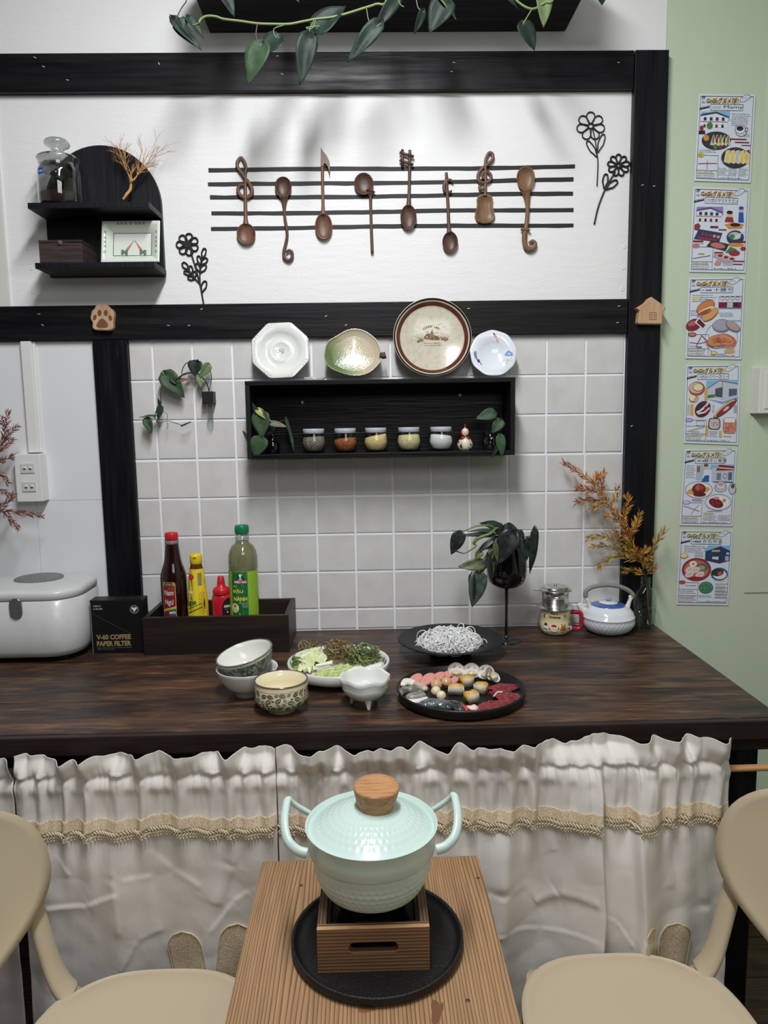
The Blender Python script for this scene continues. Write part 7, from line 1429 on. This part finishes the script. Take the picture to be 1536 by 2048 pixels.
t = thing('beef_fat', 'thin white fat edge across the middle beef slice', 'beef', Q(1115, 785, zq + .006), 0, 'raw beef slices'); g = G(); P = [Q(1080, 805, zq + .0085) - Q(1115, 785, zq + .006), V(0, 0, .004), Q(1165, 765, zq + .0105) - Q(1115, 785, zq + .006)]; g.tube(cr(P, 5), .0016, 8); ob('fat', g, fat, t, True)

# ------------------------------------------------------------------ small wooden table
ZT = .63
pine = grain('aged_pine_lengthwise', (170, 134, 98), (104, 72, 46), (182, 146, 108), 1, 190, .45, .3, 11)
t = thing('small_table', 'narrow pine table with worn grain holding the pot, between chairs', 'table', (-.07, -1.07, 0))
g = G(); g.b2((-.256, -1.42, ZT - .030), (.1165, -.731, ZT), .005); ob('tabletop', g, pine, t)
g = G(); g.b2((-.225, -1.39, ZT - .09), (.085, -.765, ZT - .0305), .002); ob('apron', g, pine, t)
for x in (-.235, .060):
    for y in (-1.40, -.79): g = G(); g.b2((x, y, 0), (x + .035, y + .035, ZT - .031), .002); ob('leg', g, pine, t)
# knots and a damp stain in the top
pr = Print(lambda u, v, l: V(u, v, ZT + .0002 + l), .00005); stc = mat('damp_stain', (122, 82, 58), .35)
P = [H(q.x, q.y, ZT) for q in cr([(*z_, 0) for z_ in ((866, 2000), (876, 2004), (880, 2010), (886, 2004), (887, 2018), (882, 2028), (880, 2038), (876, 2047), (864, 2047), (863, 2034), (864, 2022), (862, 2012))], 3, True)]; pr.poly([(p.x, p.y) for p in P], stc); pr.out('damp_stain', t); pr = Print(pr.fn)
P = [H(*q, ZT) for q in ((718, 2014), (745, 2010), (752, 2020), (730, 2026), (716, 2024))]; pr.poly([(p.x, p.y) for p in P], mat('dark_wood_mark', (128, 88, 60), .45)); pr.out('dark_mark', t)
for q in ((602, 1771), (936, 2001), (956, 1756)):
    p = H(*q, ZT); g = G(); g.lathe([(.0032, 0), (.0030, .0004), (0, .0005)], 12, Matrix.Translation((p.x, p.y, ZT))); ob('knot', g, mat('wood_knot', (92, 62, 42), .5), t)

# ------------------------------------------------------------------ tray, burner, pot
tx_, ty_ = -.061, -.940
def glitter(name):
    m = mat(name, (13, 13, 14), .48, var=[(1500, (190, 192, 196), .735, .76, 1, .9)], bump=[((700, 700, 700), .5, 2)]); return m
t = thing('round_tray', 'round black speckled tray under the wooden burner', 'tray', (tx_, ty_, ZT)); R_ = .1235
g = G(); g.lathe([(0, .0030), (R_ * .86, .0030), (R_ * .88, .0), (R_ * .93, .0004), (R_ * .985, .004), (R_, .010), (R_, .0150), (R_ - .0010, .0165), (R_ - .0038, .0165), (R_ - .0055, .0140), (R_ - .0085, .0085), (R_ - .014, .0065), (0, .0065)], 80); ob('tray_body', g, glitter('black_speckled_enamel'), t, True)
bx0, bx1, by0, by1, bz0, bz1 = -.1425, .0095, -1.004, -.853, ZT + .0068, .6995
fire = grain('scorched_wood', (122, 88, 62), (54, 38, 29), (160, 122, 88), 0, 210, .6, .45, 4); fire_y = grain('scorched_wood_side', (106, 77, 55), (50, 36, 28), (146, 110, 80), 1, 210, .6, .45, 4)
trimw = mat('scorched_top_edge', (190, 148, 106), .55, var=[((20, 60, 60), (120, 84, 58), .5, .75, 3)])
t = thing('wooden_burner', 'square scorched wood tabletop burner with slotted front and black insert', 'burner', ((bx0 + bx1) / 2, (by0 + by1) / 2, bz0)); th = .0125
cxb = (bx0 + bx1) / 2; czb = (bz0 + bz1) / 2
def slot_board(y0, y1, sx_, sz_, dz):
    g = G(); n = 48; hx, hz = (bx1 - bx0) / 2, (bz1 - bz0) / 2; slot = rrect(-sx_, -sz_ + dz, sx_, sz_ + dz, sz_ * .98, 11); out = []
    for x, z in slot:
        a = atan2((z - dz) * hx / hz * .9, x); k = min(hx / max(abs(cos(a)), 1e-6), hz / max(abs(sin(a)), 1e-6)); out.append((max(-hx, min(hx, cos(a) * k)), max(-hz, min(hz, sin(a) * k))))
    for cx_, cz_ in ((hx, hz), (-hx, hz), (-hx, -hz), (hx, -hz)):
        i = min(range(n), key=lambda q: (out[q][0] - cx_) ** 2 + (out[q][1] - cz_) ** 2); out[i] = (cx_, cz_)
    rows = [[V(cxb + x, y, czb + z) for x, z in ring] for ring, y in ((out, y0), (slot, y0), (slot, y1), (out, y1))]
    g.add([p for r in rows for p in r], [(r * n + i, r * n + (i + 1) % n, ((r + 1) % 4) * n + (i + 1) % n, ((r + 1) % 4) * n + i) for r in range(4) for i in range(n)], 0, False); return g
ob('front_board', slot_board(by0, by0 + th, .0335, .0085, .0035), fire, t)
ob('back_board', slot_board(by1 - th, by1, .0335, .0085, .0035), fire, t)
for x0 in (bx0, bx1 - th): g = G(); g.b2((x0, by0 + th + .0002, bz0), (x0 + th, by1 - th - .0002, bz1), .0008); ob('side_board', g, fire_y, t)
g = G(); g.b2((bx0, by0, bz1), (bx1, by0 + .0065, bz1 + .0008)); ob('top_edge', g, trimw, t)
iron = mat('black_cast_insert', (12, 12, 13), .35, coat=.2)
g = G(); a, b, c, d = bx0 + th + .0005, bx1 - th - .0005, by0 + th + .0005, by1 - th - .0005; zi = bz1 - .004
for lo, hi in (((a, c), (b, c + .005)), ((a, d - .005), (b, d)), ((a, c + .005), (a + .005, d - .005)), ((b - .005, c + .005), (b, d - .005))): g.b2((lo[0], lo[1], zi - .003), (hi[0], hi[1], zi + .002), .0008)
g.b2((a + .004, c + .004, zi - .014), (b - .004, d - .004, zi - .012)); ob('insert', g, iron, t)
for sx_ in (-1, 1):
    for sy_ in (-1, 1):
        g = G(); cx_, cy_ = (a + b) / 2, (c + d) / 2; p0 = V(cx_ + sx_ * .050, cy_ + sy_ * .050, zi - .012); p1 = V(cx_ + sx_ * .028, cy_ + sy_ * .028, zi - .012); sd = V(-sy_, sx_, 0).normalized() * .002; top0 = V(cx_ + sx_ * .046, cy_ + sy_ * .046, .7095); top1 = V(cx_ + sx_ * .030, cy_ + sy_ * .030, .7095)
        g.add([q + s_ * sd for s_ in (-1, 1) for q in (p0, p1, top1, top0)], [(0, 1, 2, 3), (7, 6, 5, 4), (0, 4, 5, 1), (1, 5, 6, 2), (2, 6, 7, 3), (3, 7, 4, 0)], 0, False); ob('pot_support', g, iron, t)
g = G(); g.lathe([(0, -.0115), (.022, -.0115), (.024, -.008), (.018, -.006), (0, -.006)], 28, Matrix.Translation((cxb, (by0 + by1) / 2, zi))); ob('fuel_cup', g, iron, t)
# pot
pX, pY, pZ = -.0665, -.930, .7097; R_ = .0945
mint = mat('mint_enamel', (204, 225, 219), .26, coat=.35); t = thing('mint_pot', 'mint green hammered pot with two loop handles on the burner', 'pot', (pX, pY, pZ))
h = .1005
def ham(a, r, z, i):                       # rows of shallow hammered dimples
    if not hammer[0] <= i <= hammer[1]: return Vector((r * cos(a), r * sin(a), z))
    row = (i - hammer[0]) / 4; w = min(1, (i - hammer[0]) / 4, (hammer[1] - i) / 4); d = abs(sin(24 * a + int(row) % 2 * pi / 2)) * abs(sin(row * pi)); r -= .0011 * d * w
    return Vector((r * cos(a), r * sin(a), z))
pf = [(0, 0), (.040, 0), (.051, .0012), (.060, .0045)]
nb = 34
for k in range(1, nb): q = k / nb; an = q * pi / 2; pf.append((.060 + .0252 * sin(an) ** .9, .0045 + (.062 - .0045) * (1 - cos(an)) ** .9))
hammer = (3, 3 + nb - 1); pf += [(.0853, .0622), (.0853, .0640), (.0892, .0642), (.0897, .0650), (.0915, .081), (R_ - .0010, h - .001), (R_ - .0004, h), (R_ - .0022, h + .0004), (R_ - .0038, h - .001), (.0880, .079), (.083, .062), (.056, .008), (0, .004)]
g = G(); g.lathe(pf, 240, None, 0, ham); ob('pot_body', g, mint, t, True, sharp=50)
g = G(); rows = [(R_ - .0045, h - .0075), (R_ - .0048, h - .0055)]; nl = 40
for k in range(nl + 1): q = k / nl; rows.append((lerp(R_ - .0065, .0, q), h - .0055 + .0305 * (1 - (1 - q) ** 2.1)))
def hl(a, r, z, i):
    row = (i - 6) / 4; w = max(0, min(1, (i - 4) / 4, (30 - i) / 3)); d = abs(sin(22 * a + int(row) % 2 * pi / 2)) * abs(sin(row * pi)); return Vector((r * cos(a), r * sin(a), z - .0010 * d * w))
g.lathe(rows, 220, None, 0, hl); ob('lid', g, mint, t, True)
kn = mat('beech_knob', (192, 144, 100), .5, var=[((25, 220, 220), (158, 110, 72), .42, .68, 3)], bump=[((25, 300, 300), .25, 2)])
g = G(); g.lathe([(.0, .1225), (.0240, .1225), (.0252, .1240), (.0295, .1380), (.0325, .1505), (.0328, .1535), (.0312, .1557), (.0240, .1553), (0, .1547)], 44, Matrix.Rotation(radians(3), 4, 'Y'), 0, lambda a, r, z, i: Vector((r * cos(a), r * sin(a), z + (.0022 * max(0, cos(a - 1.0)) - .0010 * max(0, cos(a + 2.1))) * (r / .033) * (z > .144)))); ob('lid_knob', g, kn, t, True)
for s_ in (-1, 1):
    g = G(); P = cr([V(s_ * (R_ - .006), -.044, h - .018), V(s_ * (R_ + .008), -.042, h - .014), V(s_ * (R_ + .021), -.034, h - .004), V(s_ * (R_ + .0275), -.014, h + .010), V(s_ * (R_ + .0275), .012, h + .022), V(s_ * (R_ + .025), .022, h + .0245), V(s_ * (R_ + .015), .029, h + .012), V(s_ * (R_ - .004), .034, h - .004)], 7); n = len(P)
    g.tube(P, [lerp(.0075, .0066, min(1, i / n * 2)) if i < n * .72 else .0045 for i in range(n)], 12, flat=.8); ob('handle', g, mint, t, True)

# ------------------------------------------------------------------ chairs
beige = mat('beige_chair_plastic', (196, 181, 155), .45, bump=[((700, 700, 700), .08, 2)])
def seat_r(a):                             # outline of the seat by angle
    c, s_ = cos(a), sin(a); hx = .182 if c < 0 else .176; n_ = 3.0 if c < 0 else 2.7; return (abs(c / hx) ** n_ + abs(s_ / .204) ** n_) ** (-1 / n_)
def chair(label, loc, rot):
    t = thing('dining_chair', label, 'chair', loc, rot, 'beige plastic chairs')
    g = G()
    def st(u, v):
        a = u * 2 * pi; v = .03 + .97 * v; r = seat_r(a) * v; z = .4505 - .010 * (1 - v * v) - .010 * max(0, v - .86) / .14 * (1 if cos(a) < .75 else .2); return V(r * cos(a), r * sin(a), z)
    g.grid(72, 14, st, wrap=True); g.grid(72, 8, lambda u, v: st(u, v) + V(0, 0, -.017 - .003 * v)); n0 = 72 * 14; e0 = 72 * 13
    g.f += [(e0 + i, n0 + 72 * 7 + i, n0 + 72 * 7 + (i + 1) % 72, e0 + (i + 1) % 72) for i in range(71)]; g.m += [0] * 71; g.s += [True] * 71
    for b_, d_ in ((0, -1), (n0, 1)): g.f.append(tuple(range(b_, b_ + 72))[::d_]); g.m.append(0); g.s.append(True)
    ob('seat', g, beige, t, True)
    def bk(u, v):                          # rings from the middle out to the rounded outline
        a = u * 2 * pi; c, q = cos(a), sin(a); up = q > 0; v = .03 + .97 * v; hz = .130 if up else .122; n_ = 2.5 if up else 2.1
        r = (abs(c / .192) ** n_ + abs(q / hz) ** n_) ** (-1 / n_) * v; y = r * c; z = .682 + r * q - .020 * (y / .2) ** 2
        return V(.236 - .055 * (y / .208) ** 2 + (z - .64) * .17 - .010 * v ** 4, y, z)
    g = G(); g.grid(72, 12, bk, wrap=True); g.f.append(tuple(range(72))[::-1]); g.m.append(0); g.s.append(True); o = ob('backrest', g, beige, t, True); md = o.modifiers.new('thick', 'SOLIDIFY'); md.thickness = .012; md.offset = 1
    for s_ in (-1, 1):
        P = cr([V(.146, s_ * .162, .432), V(.160, s_ * .163, .452), V(.173, s_ * .165, .482), V(.186, s_ * .169, .530), V(.200, s_ * .172, .590), V(.213, s_ * .170, .640), V(.222, s_ * .165, .680)], 5); n = len(P); g = G(); V_ = []; k = 14
        for i, p in enumerate(P):
            tg = (P[min(i + 1, n - 1)] - P[max(i - 1, 0)]).normalized(); wd = V(0, 1, 0); nn = tg.cross(wd).normalized(); hw = lerp(.027, .0225, min(1, i / 12)); ht = lerp(.012, .011, i / n)
            for j in range(k): a = 2 * pi * j / k; V_.append(p + wd * (cos(a) * hw * (1 if True else 1)) + nn * (sin(a) * ht))
        g.add(V_, [(i * k + j, i * k + (j + 1) % k, (i + 1) * k + (j + 1) % k, (i + 1) * k + j) for i in range(n - 1) for j in range(k)] + [tuple(range(k))[::-1], tuple((n - 1) * k + j for j in range(k))]); ob('back_post', g, beige, t, True)
        for x0, x1 in ((-.135, -.175), (.140, .215)): g = G(); g.tube(cr([V(x0, s_ * .155, .437), V(lerp(x0, x1, .5), s_ * .170, .22), V(x1, s_ * .188, .0)], 4), [.020, .019, .018, .017, .0165, .016, .0155, .015, .014], 12); ob('leg', g, beige, t, True)
    return t
chair('beige plastic chair at right of the pine table near the counter leg', (.345, -.940, 0), 0)
chair('beige plastic chair at left of the pine table', (-.430, -.945, 0), pi)

# ------------------------------------------------------------------ curtain under the counter
from mathutils import noise as NZ
rodm = mat('pale_wood_rod', (198, 154, 104), .45, var=[((6, 120, 120), (160, 112, 68), .45, .7, 3)])
YR, ZR_ = -.668, .743
g = G(); g.tube([V(-2.58, YR, ZR_ - .004), V(-.6, YR, ZR_ - .0015), V(.5, YR, ZR_), V(1.615, YR, ZR_ + .004)], .0062, 14); tag(ob('curtain_rod', g, rodm), 'pale wooden rod carrying the cream curtains under the counter', 'curtain rod')
cloth = mat('cream_cotton', (221, 217, 212), .85, var=[(5, (212, 208, 203), .4, .7, 3)], bump=[((70, 70, 50), .28, 6), ((1500, 1500, 1500), .12, 1)], sheen=.1)
woven = mat('coarse_woven_linen', (214, 196, 168), .85, var=[((700, 700, 240), (182, 160, 132), .5, .62, 1), ((240, 700, 700), (222, 206, 180), .5, .65, 1, .6)], bump=[((700, 700, 240), .35, 1), ((240, 240, 800), .35, 1)])
braidm = mat('cream_braid_cord', (208, 194, 166), .7, bump=[((600, 600, 600), .4, 1)])
nz = lambda x, y, z: NZ.noise(Vector((x, y, z)))
def gauss(x, c, w): return math.exp(-((x - c) / w) ** 2)
def smooth(a, b, x): t_ = max(0, min(1, (x - a) / (b - a))); return t_ * t_ * (3 - 2 * t_)
FOLDS = {}
def _cr(pts, w, am): P = [W(*q, -.67) for q in pts]; return [((a.x, a.z), (b.x, b.z), w, am) for a, b in zip(P[:-1], P[1:])]
CREASES = {4: [], 1: _cr([(95, 1806), (180, 1800), (246, 1768)], .0035, .0042) + _cr([(240, 1660), (238, 1740), (248, 1860)], .005, .0030) + _cr([(300, 1690), (352, 1730), (410, 1760)], .006, .0026) + _cr([(120, 1700), (150, 1740)], .004, .0025)
           + _cr([(330, 1850), (280, 1870), (250, 1930)], .005, .0022) + _cr([(520, 1640), (470, 1720), (440, 1800)], .010, .0050) + _cr([(250, 1745), (310, 1745)], .004, .0022) + _cr([(420, 1850), (470, 1790), (500, 1770)], .004, .0024) + _cr([(150, 1620), (110, 1690)], .006, .0030),
           2: _cr([(866, 1848), (890, 1828), (915, 1822), (980, 1838), (1075, 1848), (1180, 1842)], .0026, .0022) + _cr([(1180, 1772), (1110, 1775), (1065, 1800)], .008, .0060) + _cr([(1190, 1808), (1215, 1812), (1252, 1858)], .0026, .0022) + _cr([(1010, 1620), (1006, 1760), (1000, 1850)], .012, .0080)
           + _cr([(1330, 1640), (1335, 1760)], .010, .0050) + _cr([(1395, 1640), (1410, 1800), (1418, 1900)], .010, .0060) + _cr([(1085, 1640), (1110, 1690)], .008, .0040) + _cr([(1260, 1830), (1310, 1860)], .004, .0030) + _cr([(920, 1650), (930, 1740)], .010, .0050)}
PLEATS = [(W(1186, 1700, -.67).x, 1, .030), (W(1262, 1700, -.67).x, -1, .026)]
def folds(seed):
    if seed in FOLDS: return FOLDS[seed]
    rr = random.Random(seed * 17 + 3); x = -1.4; out = []
    while x < .64:
        dense = .5 + .5 * nz(x * 5.5, 3.1, seed) + (.35 if seed == 2 and .28 < x < .42 else 0) + (.2 if seed == 2 and x < .0 else 0)
        x += lerp(.075, .020, max(0, min(1, dense * 1.1))) * rr.uniform(.6, 1.3)
        big = rr.random() < .42
        out.append((x, rr.uniform(.6, 1.15), rr.uniform(.007, .012), big, rr.uniform(-.09, .09), rr.uniform(.45, 1.0)))
    FOLDS[seed] = out; return out
def surf(x, z, seed):
    up = smooth(.758, .795, z); low = smooth(.70, .56, z); vlow = smooth(.62, .25, z); pinch = math.exp(-((z - .760) / .006) ** 2); pocket = math.exp(-((z - .742) / .011) ** 2)
    o = 0
    for fx, am, w, big, lean_, lo in folds(seed):
        if abs(x - fx) > .16: continue
        d = x - fx - lean_ * max(0, .72 - z) * (1 if big else .5)
        ww = w * (1 + (1.9 if big else .5) * low + .55 * up)
        if abs(d) > 3.2 * ww: continue
        a = am * (.0150 * (1 - low) * (1 - .45 * pocket) + ((.024 if seed == 2 else .015) * lo * low if big else .002 * low * (1 - vlow)) + .013 * up)
        e = math.exp(-(d / ww) ** 2); o += a * e * (1 if am > .8 or up < .2 else 1 - 1.7 * up)
    o += .012 * low * nz(x * 6.5, z * 1.7, seed + 3) + .006 * low * nz(x * 15, z * 4, seed + 4)
    o += .0035 * up * nz(x * 90, z * 9, seed + 2) + .0018 * (1 - low) * nz(x * 120, z * 22, seed + 5)
    if low > .01:
        for (ax, az), (bx_, bz2), w, am in CREASES[seed]:
            if not (min(ax, bx_) - .05 < x < max(ax, bx_) + .05 and min(az, bz2) - .05 < z < max(az, bz2) + .05): continue
            ux, uz = bx_ - ax, bz2 - az; L2 = ux * ux + uz * uz; k = max(0, min(1, ((x - ax) * ux + (z - az) * uz) / L2)); dx, dz = x - ax - ux * k, z - az - uz * k
            sd = (dx * uz - dz * ux) / sqrt(L2); q = (dx * dx + dz * dz) ** .5; tp = min(1, (1 - abs(2 * k - 1)) * 4 + .15)
            o += am * .5 * tp * low * (math.exp(-(q / w) ** 2) + .9 * math.exp(-(q / (w * 2.6 + .004)) ** 2) * max(-.6, min(1, sd / w)))
        o += .0022 * low * nz(x * 24 + z * 11, z * 19 - x * 8, seed + 6) + .0030 * low * abs(nz(x * 10 - z * 8, z * 9 + x * 5, seed + 8))
    if seed == 2:
        for px_, sl, am in PLEATS:
            d = (x - px_ - .015 * (.64 - z)) * sl
            o += am * smooth(.80, .69, z) * (math.exp(-(d / .055) ** 2) if d < 0 else math.exp(-(d / .0055) ** 2))
    o += .0042 * math.exp(-((z - .757) / .020) ** 2) * (abs(nz(x * 85, z * 3, seed + 11)) * 2 - .6)
    return YR - .0080 + .004 * pinch - .0055 * pocket - .004 * smooth(.700, .660, z) - max(-.03, o)
def top_z(x, seed): return .802 + .009 * nz(x * 19, 1.3, seed) + .006 * nz(x * 48, 4.4, seed) + (.006 if seed == 2 else 0)
def band_z(x, seed): return .688 + .0075 * nz(x * 13, 2.2, seed) - .012 * max(0, x) * 0
def curtain(label, x0, x1, seed, n, patches=()):
    t = thing('curtain', label, 'curtain', ((x0 + x1) / 2, YR, .06), 0, 'cream curtains under the counter'); nv = 220
    def f(u, v):
        x = lerp(x0, x1, u); z = lerp(top_z(x, seed), .055, v ** 1.25); return V(x + .004 * nz(z * 9, x * 3, seed) * min(1, 25 * min(u, 1 - u)), surf(x, z, seed), z)
    g = G(); g.grid(n, nv, f); o = ob('cloth', g, cloth, t); md = o.modifiers.new('thick', 'SOLIDIFY'); md.thickness = .0012; md.offset = -1
    g = G(); g.grid(n, 9, lambda u, v: (lambda x: (lambda z: V(x, surf(x, z, seed) - .0022 - .0018 * v, z))(band_z(x, seed) - .021 * v + .0006 * sin(x * 900)))(lerp(x0 + .001, x1 - .001, u))); o = ob('lace_band', g, woven, t); o.modifiers.new('thick', 'SOLIDIFY').thickness = .0012
    g = G(); k = int((x1 - x0) / .0052); rr = random.Random(seed)
    for i in range(k):
        x = x0 + .003 + i * .0052; zc = band_z(x, seed) - .0265; dy = -.0052; y = surf(x, zc, seed) + dy; y2 = surf(x + .006, zc, seed) + dy; s_ = 1 if i % 2 else -1
        for a, b in ((V(x - .0030, y, zc + .0065), V(x + .0030, y2 - .0006, zc - .0005)), (V(x + .0030, y2, zc - .0010), V(x - .0030, y, zc - .0078))):
            d = b - a; g.ball((a + b) / 2, (.0021, .0020, d.length * .62), 6, 5, d.to_track_quat('Z', 'Y').to_matrix())
        g.ball((x, y - .0002, zc - .0098), (.0020, .0018, .0022), 5, 4)
    o = ob('braid_trim', g, braidm, t); o['kind'] = 'stuff'
    for (ax, ay), (bx_, by_), w in patches:
        A = W(ax, ay, -.672); B = W(bx_, by_, -.672); d = V(B.x - A.x, 0, B.z - A.z); L_ = d.length; d.normalize(); sd = V(d.z, 0, -d.x); hw = w / PPM(-.672) / 2
        def pf_(u, v):
            s_ = v * (L_ + hw); ww = hw * (sqrt(max(0, 1 - (1 - s_ / hw) ** 2)) if s_ < hw else 1); q = A + d * (s_ - hw) + sd * ww * (2 * u - 1); return V(q.x, surf(q.x, q.z, seed) - .0028, q.z)
        g = G(); g.grid(15, 40, pf_); o = ob('ear_patch', g, woven, t); o.modifiers.new('thick', 'SOLIDIFY').thickness = .0015
        g = G(); P = [pf_(0, 1 - k / 30) for k in range(30)] + [pf_(k / 12, 0) for k in range(1, 2)] + [pf_(1, k / 30) for k in range(1, 31)]; g.tube([p + V(0, -.0008, 0) for p in P], .0011, 5); ob('patch_hem', g, braidm, o)
xs = [W(px, 1600, -.67).x for px in (36, 554.5, 556.5, 1452)]
curtain('cream gathered curtain at the far left edge behind left chair', -1.35, xs[0] - .001, 4, 150)
curtain('cream gathered curtain left of the zip seam with two ear patches', xs[0], xs[1], 1, 300, [((374, 1886), (402, 2010), 76), ((476, 1866), (462, 2010), 70)])
curtain('wide cream gathered curtain right of the seam, behind pot and table', xs[2], xs[3], 2, 460, [((1334, 1860), (1306, 1990), 84), ((1277, 1822), (1274, 2000), 26)])
